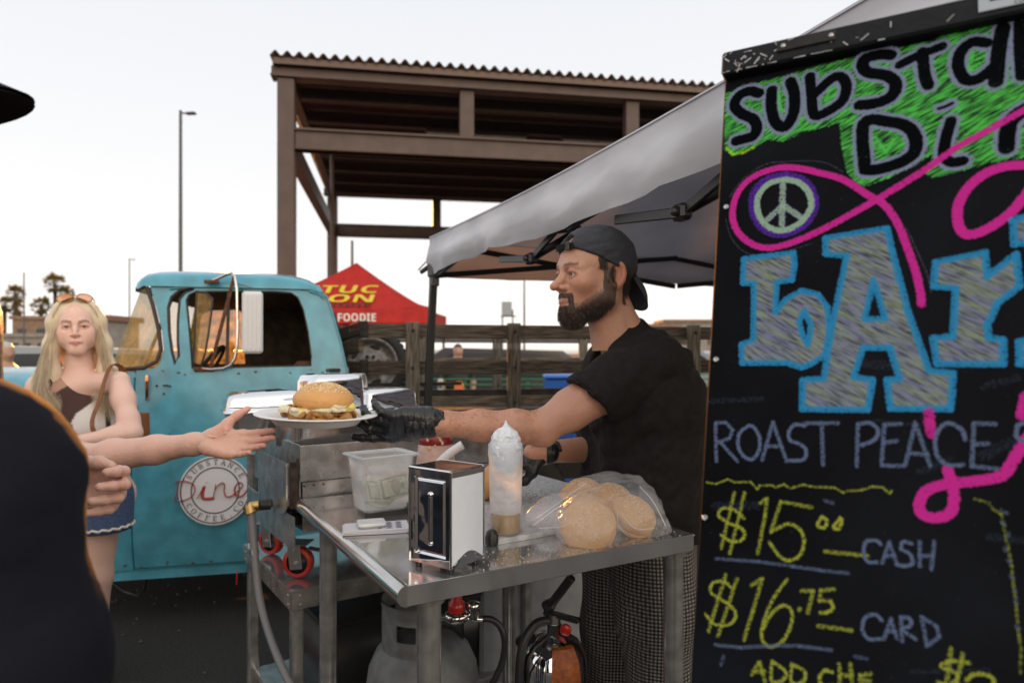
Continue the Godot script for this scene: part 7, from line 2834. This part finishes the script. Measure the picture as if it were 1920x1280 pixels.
	f.cap(sl.lerp(el, 0.53), sl.lerp(el, 0.8), 0.058, 0.060, 0.006, true)
	f.bend(func(p: Vector3): return folds.call(p) * 0.45)
	f.mesh(sh)
	f = Field.new(Vector3(0.16, 1.08, -2.34), Vector3(0.48, 1.48, -2.0), 0.012)
	f.chain([Vector3(0.3177, 1.3415, -2.14), Vector3(0.3177, 1.3415, -2.14).lerp(er, 0.5)], [0.08, 0.075], 0.03)
	f.mesh(sh)
	put("t_shirt", sh, M.black_cotton, s)
	b = MB.new()
	var hem := []
	var hx := d.cross(Vector3.UP).normalized()
	var hy := hx.cross(d)
	for k in 25:
		var a := TAU * k / 24
		var hv := (hx * cos(a) + hy * sin(a)) * 0.0785
		var hp := Vector3(-0.64, -0.76, 0.12).normalized()
		hem.append(sl.lerp(el, 0.57) + hv - d * (hv.dot(hp) / d.dot(hp)) - d * 0.014)
	b.tube(hem, 0.0012, 4, false)
	put("seam", b, M.black_cotton, s)
	# chequered trousers
	var tr := Sculpt.new()
	f = Field.new(Vector3(0.12, 0.03, -2.3), Vector3(0.62, 1.02, -1.72), 0.014)
	f.chain([Vector3(0.389, 0.8873, -1.93), Vector3(0.3974, 0.6841, -1.87), Vector3(0.3974, 0.4212, -1.87), Vector3(0.4127, 0.0641, -1.9)], [0.135, 0.102, 0.088, 0.092], 0.05)
	f.chain([Vector3(0.3445, 0.8475, -2.08), Vector3(0.3058, 0.5631, -2.06), Vector3(0.2993, 0.3217, -2.06), Vector3(0.3052, 0.0547, -2.1)], [0.13, 0.094, 0.086, 0.09], 0.05)
	f.plane(Vector3(0, 0.05, 0), Vector3(0, -1, 0), 0.01)
	f.bend(func(p: Vector3): return fn.get_noise_3dv(p * Vector3(1.5, 0.7, 1.5)) * 0.014)
	f.mesh(tr)
	put("trousers", tr, M.check_cloth, s)
	b = MB.new()
	var pk := []
	for q in [[1205, 1178, 1.772], [1222, 1183, 1.765], [1240, 1185, 1.765], [1262, 1181, 1.775]]:
		pk.append(Vector3((q[0] - 960) / 1280.0 * q[2], 1.40 - (q[1] - 660) / 1280.0 * q[2], -q[2]))
	b.tube(pk, 0.002, 5)
	put("pocket_edge", b, M.check_cloth, s)
	for p in [Vector3(0.3934, 0.0418, -1.9), Vector3(0.2871, 0.0219, -2.1)]:
		var sc := Sculpt.new()
		f = Field.new(p + Vector3(-0.24, -0.1, -0.1), p + Vector3(0.14, 0.14, 0.1), 0.012)
		var base := Vector3(p.x, 0.045, p.z)
		f.chain([base + Vector3(0.04, 0.005, 0), base + Vector3(-0.08, 0.0, 0.01), base + Vector3(-0.16, -0.005, 0.02)], [0.05, 0.045, 0.038], 0.03)
		f.plane(Vector3(0, 0.004, 0), Vector3(0, -1, 0), 0.004)
		f.mesh(sc)
		put("shoe", sc, M.rubber, s)
	# gloves
	var wrk := FastNoiseLite.new()
	wrk.seed = 6
	wrk.frequency = 40.0
	var gl := hand([[0.12, 0.18, 0.10], [0.35, 0.45, 0.25], [0.45, 0.5, 0.3], [0.5, 0.5, 0.3]], 0.7, [Vector3(0.022, 0.022, 0.01), Vector3(0.046, 0.052, 0.020), Vector3(0.052, 0.086, 0.026), Vector3(0.036, 0.112, 0.030)], 1.10)
	gl.plane(Vector3(0, -0.03, 0), Vector3(0, -1, 0), 0.004)
	gl.bend(func(p: Vector3): return wrk.get_noise_3dv(p * Vector3(0.5, 1.0, 0.5)) * (0.0016 if p.y > 0.02 else 0.004))
	var gs := Sculpt.new()
	gl.mesh(gs)
	var gy := Vector3(-0.97, -0.10, 0.10).normalized()
	var gz := Vector3(-0.05, 0.60, -0.80).normalized()
	var gx := gy.cross(gz)
	gz = gx.cross(gy)
	var gw := Sculpt.new()
	join(gw, gs, Transform3D(Basis(gx, gy, gz).scaled(Vector3.ONE * 1.10), wl + Vector3(0.012, 0.0, 0)))
	f = Field.new(wl - Vector3(0.08, 0.07, 0.07), wl + Vector3(0.10, 0.07, 0.07), 0.0045)
	f.chain([wl + Vector3(0.03, 0.0, 0), wl + Vector3(-0.03, 0, 0)], [0.034, 0.036], 0.01)
	f.plane(wl + Vector3(0.02, 0, 0), Vector3(1, 0.1, 0).normalized(), 0.003)
	f.bend(func(p: Vector3): return 0.0018 * sin(p.x * 420.0 + 6.0 * wrk.get_noise_3dv(p * 0.4)))
	f.mesh(gw)
	put("glove", gw, M.nitrile, s)
	gl = hand([[0.6, 0.7, 0.4], [0.7, 0.8, 0.4], [0.7, 0.8, 0.4], [0.7, 0.7, 0.4]], 0.5, [Vector3(0.022, 0.022, 0.01), Vector3(0.044, 0.045, 0.025), Vector3(0.045, 0.07, 0.045), Vector3(0.035, 0.09, 0.055)], 1.1, 0.0035)
	gs = Sculpt.new()
	gl.mesh(gs)
	gw = Sculpt.new()
	gy = Vector3(-0.93, -0.25, 0.25).normalized()
	gx = Vector3(-0.1, -0.5, 0.85)
	gz = gx.cross(gy).normalized()
	gx = gy.cross(gz)
	join(gw, gs, Transform3D(Basis(gx, gy, gz), wr))
	f = Field.new(wr - Vector3(0.06, 0.06, 0.06), wr + Vector3(0.08, 0.06, 0.06), 0.006)
	f.cap(wr + Vector3(0.02, 0, 0), wr + Vector3(-0.03, 0, 0), 0.034, 0.034, 0.01)
	f.mesh(gw)
	put("glove", gw, M.nitrile, s)


func woman() -> void:
	var s := thing("person", "blond person with long wavy hair in a sleeveless brown and white top by the truck", "person")
	var skin := lin(0.74, 0.49, 0.41)
	var fwd := Vector3(0.46, -0.02, 0.88).normalized()
	var left := Vector3(0.0, 1.0, 0.0).cross(fwd).normalized()
	var up := fwd.cross(left)
	var roll := Basis(fwd, 0.04)
	var hb := Basis(roll * left, roll * up, fwd)
	var H := Transform3D(hb.scaled(Vector3.ONE * 0.95), Vector3(-1.8105, 1.5065, -2.84))
	var hd := head({"man": false, "skin": skin, "hair": lin(0.3, 0.2, 0.1), "lip": lin(0.50, 0.19, 0.18), "brow": lin(0.22, 0.13, 0.08)})
	var body := Sculpt.new()
	join(body, hd, H)
	var R := left
	var neck := Vector3(-1.8207, 1.2969, -2.87)
	# torso, legs and arms
	var f := Field.new(Vector3(-2.22, 0.55, -3.12), Vector3(-1.42, 1.50, -2.55), 0.012)
	f.chain([H * Vector3(0, -0.08, -0.035), neck + Vector3(0, 0.05, 0), neck + Vector3(0, -0.03, 0)], [0.047, 0.047, 0.06], 0.03)
	var sl := Vector3(-1.6144, 1.2775, -2.8)
	var sr := Vector3(-2.0073, 1.255, -2.9)
	for k in [-1.0, 1.0]:
		var o: Vector3 = R * 0.07 * k
		f.chain([neck + Vector3(0, -0.08, 0) + o, Vector3(-1.8098, 1.0872, -2.86) + o, Vector3(-1.8054, 0.9308, -2.86) + o * 0.8, Vector3(-1.7955, 0.7925, -2.88) + o], [0.075, 0.098, 0.082, 0.115], 0.06)
	f.cap(neck + Vector3(0, -0.035, 0), sl, 0.046, 0.045, 0.04)
	f.cap(neck + Vector3(0, -0.035, 0), sr, 0.046, 0.045, 0.04)
	f.mesh(body, skin)
	var el := Vector3(-1.504, 1.0794, -2.7)
	var wl := Vector3(-1.7022, 1.0506, -2.6)
	f = Field.new(Vector3(-1.95, 0.95, -2.95), Vector3(-1.42, 1.36, -2.48), 0.009)
	f.chain([sl, sl.lerp(el, 0.35), sl.lerp(el, 0.75), el], [0.043, 0.042, 0.037, 0.033], 0.03)
	f.chain([el, el.lerp(wl, 0.3), wl], [0.034, 0.034, 0.024], 0.03)
	f.mesh(body, skin)
	var er := Vector3(-2.0262, 0.977, -2.85)
	f = Field.new(Vector3(-2.3, 0.95, -3.05), Vector3(-1.7, 1.38, -2.5), 0.014)
	f.chain([sr, er, Vector3(-1.7456, 1.0135, -2.66)], [0.053, 0.042, 0.03], 0.03)
	f.mesh(body, skin)
	f = Field.new(Vector3(-2.15, 0.0, -3.2), Vector3(-1.4, 0.95, -2.6), 0.016)
	f.chain([Vector3(-1.7323, 0.7766, -2.85), Vector3(-1.7334, 0.4714, -2.83), Vector3(-1.7741, 0.037, -2.86)], [0.10, 0.066, 0.05], 0.03)
	f.chain([Vector3(-1.8706, 0.7612, -2.92), Vector3(-1.882, 0.4419, -2.92), Vector3(-1.9323, 0.0031, -2.98)], [0.10, 0.070, 0.05], 0.03)
	for p in [Vector3(-1.7741, 0.037, -2.86), Vector3(-1.9323, 0.0031, -2.98)]:
		f.cap(Vector3(p.x, 0.04, p.z), Vector3(p.x + 0.06, 0.03, p.z + 0.14), 0.045, 0.035, 0.03)
	f.mesh(body, skin * 0.85)
	var hand1 := hand([[0.4, 0.4, 0.3], [0.4, 0.4, 0.3], [0.4, 0.4, 0.3], [0.4, 0.4, 0.3]], 0.4, [Vector3(0.022, 0.022, 0.01), Vector3(0.044, 0.045, 0.02), Vector3(0.05, 0.07, 0.025), Vector3(0.05, 0.09, 0.03)], 0.9, 0.005)
	var h1 := Sculpt.new()
	hand1.mesh(h1, skin)
	var gy := (wl - el).normalized()
	var gx := Vector3.UP
	var gz := gx.cross(gy).normalized()
	gx = gy.cross(gz)
	join(body, h1, Transform3D(Basis(gx, gy, gz) * 0.95, wl))
	put("body", body, M.skin, s)
	eyes(s, H, Vector3(0.05, -0.05, 1.0).normalized(), lin(0.06, 0.08, 0.07), 0.0128, 0.0022)
	# top
	var tp := Sculpt.new()
	f = Field.new(Vector3(-2.2, 0.85, -3.1), Vector3(-1.5, 1.36, -2.6), 0.009)
	for k in [-1.0, 1.0]:
		var o: Vector3 = R * 0.07 * k
		f.chain([neck + Vector3(0, -0.085, 0) + o, Vector3(-1.8098, 1.0872, -2.86) + o, Vector3(-1.8054, 0.9308, -2.86) + o * 0.8, Vector3(-1.7955, 0.7925, -2.88) + o], [0.092, 0.106, 0.089, 0.119], 0.06)
		f.ell(Transform3D(Basis(), Vector3(-1.8098, 1.0872, -2.86) + R * 0.065 * k + fwd * 0.052), Vector3(0.066, 0.066, 0.06), 0.05)
	f.cap(neck + Vector3(0, 0.036, 0) + fwd * 0.04, neck + Vector3(0, 0.17, 0.0), 0.050, 0.062, 0.012, true)
	for k in [-1.0, 1.0]:
		var a := sl if k > 0 else sr
		f.cap(a + R * 0.050 * k + Vector3(0, 0.03, 0), a + R * 0.062 * k + Vector3(0, -0.16, 0), 0.062, 0.058, 0.012, true)
	f.plane(Vector3(0, 0.90, 0), Vector3(0, -1, 0), 0.01)
	var cc := Vector3(-1.7872, 1.225, -2.8)
	f.mesh(tp, func(p: Vector3):
		var q := p - cc
		var x := 143.0 + q.dot(R) / 0.00219
		var y := 740.0 - q.y / 0.00219
		var nk := 712.0 - absf(x - 138.0) * absf(x - 138.0) * 0.004
		if y < nk or (x > 186 and absf(x - 192 - (y - 700) * 0.03) < 4):
			return lin(0.035, 0.022, 0.02)
		if y < 746 - (x - 90) * 0.62 and x < 142:
			return lin(0.42, 0.25, 0.19)
		if x > 160 and y < 688 + (x - 160) * 0.9 and y < 728:
			return lin(0.60, 0.56, 0.54)
		if Vector2((x - 196) / 64.0, (y - 792) / 50.0).length() < 1.0 - 0.15 * sin(x * 0.05):
			return lin(0.66, 0.62, 0.60)
		return lin(0.060, 0.030, 0.024))
	put("top", tp, M.top_cloth, s)
	for k in [-1.0, 1.0]:
		var sb := MB.new()
		var a: Vector3 = neck + R * 0.092 * k
		sb.tube(spline([a + fwd * 0.085 + Vector3(0, -0.11, 0), a + fwd * 0.070 + Vector3(0, -0.045, 0), a + fwd * 0.035 + Vector3(0, 0.008, 0), a + Vector3(0, 0.018, 0), a - fwd * 0.05 + Vector3(0, -0.01, 0), a - fwd * 0.085 + Vector3(0, -0.1, 0)], 5), 0.017, 10, true, 0.45)
		put("shoulder_strap", sb, M.strap_cloth, s)
	# shorts
	var so := Sculpt.new()
	f = Field.new(Vector3(-2.15, 0.58, -3.15), Vector3(-1.45, 1.0, -2.65), 0.011)
	f.chain([Vector3(-1.7938, 0.8731, -2.87), Vector3(-1.787, 0.7946, -2.87)], [0.14, 0.155], 0.04)
	f.cap(Vector3(-1.7189, 0.7877, -2.85), Vector3(-1.6936, 0.6262, -2.83), 0.125, 0.108, 0.03)
	f.cap(Vector3(-1.8752, 0.7727, -2.92), Vector3(-1.8843, 0.6016, -2.92), 0.125, 0.108, 0.03)
	f.plane(Vector3(-1.7145, 0.6608, -2.85), Vector3(0, -1, 0), 0.004)
	f.plane(Vector3(-1.7145, 0.8923, -2.85), Vector3(0, 1, 0), 0.004)
	f.mesh(so)
	put("shorts", so, M.denim, s)
	var b := MB.new()
	var lc := []
	for k in 61:
		var a := TAU * k / 60
		lc.append(Vector3(-1.698, 0.6837, -2.83) + Vector3(cos(a) * 0.114, 0.004 * sin(k * 2.1), sin(a) * 0.114))
	b.tube(lc, 0.006, 5, false)
	put("lace_trim", b, M.lace, s)
	# hair
	var hs := Sculpt.new()
	var blond := lin(0.97, 0.82, 0.61)
	f = Field.new(Vector3(-0.16, -0.34, -0.15), Vector3(0.16, 0.15, 0.12), 0.0065)
	f.ell(T(0, 0.034, -0.02), Vector3(0.086, 0.093, 0.106), 0.02)
	for k in [-1.0, 1.0]:
		f.chain([Vector3(k * 0.06, 0.08, 0.03), Vector3(k * 0.086, 0.02, 0.02), Vector3(k * 0.097, -0.08, 0.0), Vector3(k * 0.105, -0.2, -0.005), Vector3(k * 0.105, -0.30, 0.03)], [0.022, 0.020, 0.028, 0.034, 0.02], 0.04)
	f.ell(T(0, -0.08, -0.085), Vector3(0.09, 0.14, 0.035), 0.04)
	f.ell(T(0, -0.02, 0.085), Vector3(0.066, 0.095, 0.075), 0.015, true)
	f.mesh(hs, blond * 0.8)
	for i in 3600:
		var k := -1.0 if i % 2 == 0 else 1.0
		var t := rng.randf()
		var ph := rng.randf() * TAU
		var out := rng.randf_range(-0.014, 0.020)
		var l := rng.randf_range(0.62, 1.0) * (1.0 if k < 0 else 0.9)
		var wide := 1.16 if k < 0 else 0.98
		var z0 := lerpf(0.066, -0.10, t)
		var key := [Vector3(k * 0.004, 0.126 - 0.6 * z0 * z0, z0 * 0.9), Vector3(k * 0.045, 0.108 - 0.03 * t, z0 * 1.05), Vector3(k * (0.076 + out * 0.3), 0.055 - 0.02 * t, z0 * 0.9), Vector3(k * (0.087 + out * 0.5), -0.02, z0 * 0.75 - 0.004), Vector3(k * (0.097 + out) * (0.5 + 0.5 * wide), -0.10, z0 * 0.6), Vector3(k * (0.110 + out * 1.3) * wide, -0.10 - 0.14 * l, z0 * 0.55 + 0.02), Vector3(k * (0.104 + out * 1.8) * wide, -0.10 - 0.25 * l, z0 * 0.5 + 0.06), Vector3(k * (0.088 + out * 2.4) * wide, -0.10 - 0.36 * l, z0 * 0.45 + 0.105)]
		var pts := []
		var loose := rng.randf() * rng.randf() * 0.014
		for p in spline(key, 2):
			var wv := clampf((-0.05 - p.y) / 0.16, 0.0, 1.0)
			var cl := z0 * 30.0 + out * 40.0 + k
			pts.append(H * (p + Vector3(sin(p.y * 30.0 + cl) * 0.009 + sin(p.y * 17.0 + ph) * loose, 0, cos(p.y * 30.0 + cl) * 0.008 + cos(p.y * 13.0 + ph) * loose) * wv + Vector3(0, 0.002, 0)))
		var c := blond * rng.randf_range(0.62, 1.2)
		if t < 0.8 and rng.randf() < 0.2:
			c = lin(0.50, 0.37, 0.22)
		hs.strand(pts, rng.randf_range(0.0007, 0.0016), c)
	var bw := Sculpt.new()
	brows(bw, lin(0.14, 0.08, 0.045), 150, 0.0032)
	# everything so far but the strands is in head space
	var out2 := Sculpt.new()
	var nbase := 0
	for i in hs.vs.size():
		if hs.vs[i].length() < 0.6:
			nbase = i + 1
	var inv := Sculpt.new()
	for i in nbase:
		hs.vs[i] = H * hs.vs[i]
		hs.ns[i] = hb * hs.ns[i]
	join(hs, bw, H)
	put("hair", hs, M.blond_hair, s)
	# earrings
	for k in [-1.0, 1.0]:
		b = MB.new()
		var lp := []
		for j in 17:
			var a := TAU * j / 16
			lp.append(H * Vector3(k * 0.078, -0.062 + sin(a) * 0.018, 0.004 + cos(a) * 0.014))
		b.tube(lp, 0.0065, 8, false)
		put("earring", b, M.tortoise, s)
	# ink drawing on the upper arm
	b = MB.new()
	for q in [[[232, 766], [236, 762], [242, 763], [245, 768], [241, 773], [234, 772]], [[236, 773], [235, 782], [240, 786], [244, 780]], [[244, 770], [249, 778], [250, 786]], [[231, 769], [230, 775]], [[238, 765], [239, 768]]]:
		var pl := []
		for e in q:
			var t := clampf((e[1] - 716.0) / 96.0, 0.0, 1.0)
			var ax := sl.lerp(el, t)
			var px_ := Vector3((e[0] - 960) / 1280.0, -(e[1] - 660) / 1280.0, -1.0)
			var o := Vector3(0, 1.40, 0)
			var best := 2.74
			for g in 40:
				var dd := 2.60 + 0.005 * g
				if (o + px_ * dd).distance_to(ax) < lerpf(0.055, 0.044, t) + 0.001:
					best = dd
					break
			pl.append(o + px_ * best)
		b.tube(pl, 0.0011, 4)
	put("tattoo", b, M.dark_window, s)
	# shoulder bag
	var bg := thing("shoulder_bag", "brown leather shoulder bag hanging at the blond person's elbow", "bag")
	var bt := Transform3D(Basis(Vector3.UP, 0.5), Vector3(-1.5814, 1.0828, -2.9))
	b = MB.new()
	tray(b, bt, Vector2(0.04, 0.03), Vector2(0.035, 0.028), -0.09, 0.06, 0.02)
	put("pouch", b, M.brown_leather, bg)
	b = MB.new()
	var path := spline([Vector3(-1.569, 0.9844, -2.66), Vector3(-1.6376, 1.1091, -2.66), Vector3(-1.6327, 1.2102, -2.7), Vector3(-1.6341, 1.3014, -2.745), Vector3(-1.6289, 1.3479, -2.78), Vector3(-1.6241, 1.3334, -2.84), Vector3(-1.611, 1.2425, -2.88), Vector3(-1.5905, 1.1281, -2.9)], 4)
	for i in path.size() - 1:
		b.bar(path[i], path[i + 1], 0.004, 0.022, 0.001, Vector3(0.85, 0.3, 0.2))
	put("strap", b, M.brown_leather, bg)
	var sg := thing("sunglasses", "amber sunglasses pushed up on the blond person's head", "sunglasses", H * Transform3D(Basis(Vector3.RIGHT, -0.35), Vector3(0, 0.124, 0.055)))
	for k in [-1.0, 1.0]:
		b = MB.new()
		var lp := []
		var ln := PackedVector2Array()
		for j in 20:
			var a := TAU * j / 20
			var w := Vector2(cos(a) * 0.029 + k * 0.036, sin(a) * 0.019 - 0.002 * cos(a) * k)
			ln.append(w)
			lp.append(Vector3(w.x, w.y, -absf(w.x) * 0.15))
		lp.append(lp[0])
		b.plate(T(0, 0, -0.005), ln, [], 0.0012)
		put("lens", b, M.amber_lens, sg)
		b = MB.new()
		b.tube(lp, 0.0022, 6, false)
		b.tube([Vector3(k * 0.064, 0.006, -0.009), Vector3(k * 0.072, -0.005, -0.04), Vector3(k * 0.078, -0.045, -0.09)], 0.002, 6)
		put("frame", b, M.gold_frame, sg)
	b = MB.new()
	b.tube([Vector3(-0.01, 0.006, 0.0), Vector3(0, 0.01, 0.003), Vector3(0.01, 0.006, 0.0)], 0.002, 6)
	put("bridge", b, M.gold_frame, sg)


func plain_body(out: Sculpt, at: Vector3, turn: float, k: float, shirt: Color, skin: Color) -> Transform3D:
	# coarse trunk, legs and head of somebody who stands outside the picture
	var f := Field.new(Vector3(-0.36, 0.0, -0.26), Vector3(0.36, 1.86, 0.3), 0.024)
	for sx in [-1.0, 1.0]:
		f.chain([Vector3(sx * 0.1, 0.92, 0), Vector3(sx * 0.11, 0.5, 0.02), Vector3(sx * 0.12, 0.07, -0.02), Vector3(sx * 0.13, 0.045, 0.13)], [0.11, 0.075, 0.055, 0.045], 0.04)
		f.chain([Vector3(sx * 0.08, 0.98, 0), Vector3(sx * 0.08, 1.2, 0), Vector3(sx * 0.09, 1.36, 0)], [0.125, 0.12, 0.115], 0.06)
		f.cap(Vector3(0, 1.42, 0), Vector3(sx * 0.17, 1.40, 0), 0.07, 0.065, 0.04)
	f.cap(Vector3(0, 1.42, -0.01), Vector3(0, 1.56, 0.015), 0.06, 0.055, 0.03)
	f.ell(T(0, 1.64, 0.02), Vector3(0.078, 0.115, 0.096), 0.02)
	f.cap(Vector3(0, 1.62, 0.11), Vector3(0, 1.595, 0.127), 0.011, 0.014, 0.012)
	var c := Sculpt.new()
	f.mesh(c, func(p: Vector3): return lin(0.05, 0.035, 0.025) if p.y > 1.69 or (p.y > 1.57 and p.z < 0.0) else skin if p.y > 1.47 else shirt if p.y > 0.94 else lin(0.05, 0.06, 0.09))
	var t := Transform3D(Basis(Vector3.UP, turn) * k, at)
	join(out, c, t)
	return t


func customers() -> void:
	# the one whose bare arm reaches for the plate
	var skin := lin(0.66, 0.40, 0.32)
	var s := thing("person", "person with a bare arm stretched out, open palm waiting for the plate", "person")
	var body := Sculpt.new()
	plain_body(body, Vector3(-1.72, 0, -1.86), PI / 2, 0.94, lin(0.16, 0.16, 0.18), skin)
	var w := Vector3(-0.715, 1.1887, -1.6)
	var el := Vector3(-1.0777, 1.1286, -1.72)
	var sh := Vector3(-1.66, 1.30, -1.98)
	var f := Field.new(Vector3(-1.76, 1.02, -2.1), Vector3(-0.66, 1.40, -1.52), 0.0075)
	f.chain([sh, sh.lerp(el, 0.5), el], [0.054, 0.046, 0.037], 0.02)
	f.chain([el, el.lerp(w, 0.25), el.lerp(w, 0.6), el.lerp(w, 0.9), w], [0.037, 0.0395, 0.033, 0.0245, 0.0235], 0.02)
	f.mesh(body, skin)
	var hf := hand([[0.12, 0.10, 0.08], [0.22, 0.14, 0.10], [0.30, 0.16, 0.12], [0.38, 0.18, 0.12]], 0.55, [Vector3(0.022, 0.022, 0.010), Vector3(0.050, 0.048, 0.014), Vector3(0.074, 0.066, 0.012), Vector3(0.095, 0.086, 0.006)], 0.98)
	var hs := Sculpt.new()
	var rosy := func(p: Vector3) -> Color:
		var t := clampf((p.y - 0.10) / 0.09, 0.0, 1.0) * 0.6 + 0.35 * exp(-Vector2(p.x - 0.03, p.y - 0.035).length_squared() / 0.0006)
		if p.x > 0.06:
			t += 0.4
		if p.y < 0.0:
			t = 0.0
		return skin.lerp(lin(0.66, 0.30, 0.25), clampf(t, 0.0, 0.8)) if p.z > -0.004 else skin
	# creases of the palm
	hf.chain([Vector3(0.036, 0.066, 0.024), Vector3(0.016, 0.055, 0.026), Vector3(0.004, 0.03, 0.026), Vector3(0.006, 0.012, 0.026)], [0.0016, 0.0016, 0.0016, 0.0014], 0.004)
	hf.mesh(hs, rosy)
	var gy := Vector3(0.99, -0.02, 0.08).normalized()
	var gz := Vector3(0.0, 0.50, 0.866)
	var gx := gz.cross(gy).normalized()
	gz = gy.cross(gx).normalized()
	join(body, hs, Transform3D(Basis(gx, gy, gz) * 0.90, w))
	put("body", body, M.skin, s)
	# the one whose relaxed hand shows behind the dark shoulder
	s = thing("person", "person whose half curled relaxed hand shows behind the dark foreground shoulder", "person")
	body = Sculpt.new()
	plain_body(body, Vector3(-1.33, 0, -1.02), PI / 2, 0.96, lin(0.10, 0.10, 0.12), skin)
	w = Vector3(-0.7873, 1.156, -1.22)
	el = Vector3(-1.10, 1.10, -1.13)
	sh = Vector3(-1.29, 1.33, -1.17)
	f = Field.new(Vector3(-1.4, 1.0, -1.3), Vector3(-0.74, 1.42, -1.0), 0.008)
	f.chain([sh, el, el.lerp(w, 0.4), w], [0.055, 0.042, 0.040, 0.026], 0.03)
	f.mesh(body, skin)
	hf = hand([[0.75, 0.65, 0.35], [0.85, 0.75, 0.4], [0.95, 0.8, 0.4], [1.0, 0.8, 0.4]], 0.9, [Vector3(0.022, 0.022, 0.010), Vector3(0.044, 0.046, 0.022), Vector3(0.046, 0.073, 0.03), Vector3(0.040, 0.098, 0.034)], 1.0)
	hs = Sculpt.new()
	hf.mesh(hs, rosy)
	gy = Vector3(0.95, 0.04, 0.1).normalized()
	gz = Vector3(-0.25, 0.1, 1.0)
	gx = gz.cross(gy).normalized()
	gz = gy.cross(gx).normalized()
	join(body, hs, Transform3D(Basis(gx, gy, gz), w))
	put("body", body, M.skin, s)
	# dark foreground figure in a jacket and cap, facing the grill
	s = thing("person", "person in a dark jacket cut off by the frame edge, close to the camera", "person")
	body = Sculpt.new()
	plain_body(body, Vector3(-0.86, 0, -0.86), PI / 2, 1.04, lin(0.01, 0.01, 0.015), lin(0.4, 0.25, 0.18))
	put("body", body, M.skin, s)
	var jk := Sculpt.new()
	f = Field.new(Vector3(-1.02, 0.45, -1.16), Vector3(-0.34, 1.52, -0.46), 0.012)
	for z in [-0.76, -0.96]:
		f.chain([Vector3(-0.84, 0.8, z), Vector3(-0.84, 1.05, z), Vector3(-0.84, 1.24, z)], [0.15, 0.15, 0.12], 0.05)
	f.cap(Vector3(-0.82, 1.34, -0.86), Vector3(-0.56, 1.262, -0.64), 0.075, 0.10, 0.04)
	f.chain([Vector3(-0.522, 1.262, -0.62), Vector3(-0.502, 1.08, -0.615), Vector3(-0.485, 0.88, -0.61), Vector3(-0.475, 0.6, -0.6)], [0.118, 0.113, 0.105, 0.10], 0.04)
	var jn := FastNoiseLite.new()
	jn.frequency = 4.0
	f.bend(func(p: Vector3): return jn.get_noise_3dv(p * Vector3(1, 1.8, 1)) * 0.012)
	f.mesh(jk)
	put("jacket", jk, M.navy_jacket, s)
	var cp := Sculpt.new()
	var hc := Vector3(-0.803, 1.728, -0.86)
	f = Field.new(hc - Vector3(0.13, 0.1, 0.12), hc + Vector3(0.13, 0.16, 0.12), 0.009)
	f.ell(T(hc.x, hc.y + 0.03, hc.z), Vector3(0.108, 0.105, 0.088), 0.01)
	f.plane(hc + Vector3(0, 0.02, 0), Vector3(0, -1, 0), 0.004)
	f.mesh(cp)
	var cap := put("cap", cp, M.navy_jacket, s)
	var b := MB.new()
	b.smooth()
	for i in 8:
		for j in 14:
			var q := []
			for e in [[0, 0], [1, 0], [1, 1], [0, 1]]:
				var t: float = (i + e[0]) / 8.0
				var a: float = ((j + e[1]) / 14.0 - 0.5) * 2.2
				var l := 0.088 * pow(maxf(cos(a * 1.4), 0.0), 0.5)
				q.append(hc + Vector3(cos(a) * 0.105 + l * t, 0.032 - 0.035 * t - 0.012 * (a * a) * 1.0, sin(a) * 0.085))
			b.quad(q[3], q[2], q[1], q[0])
			var d := Vector3(0, -0.005, 0)
			b.quad(q[0] + d, q[1] + d, q[2] + d, q[3] + d)
	put("brim", b, M.navy_jacket, cap)
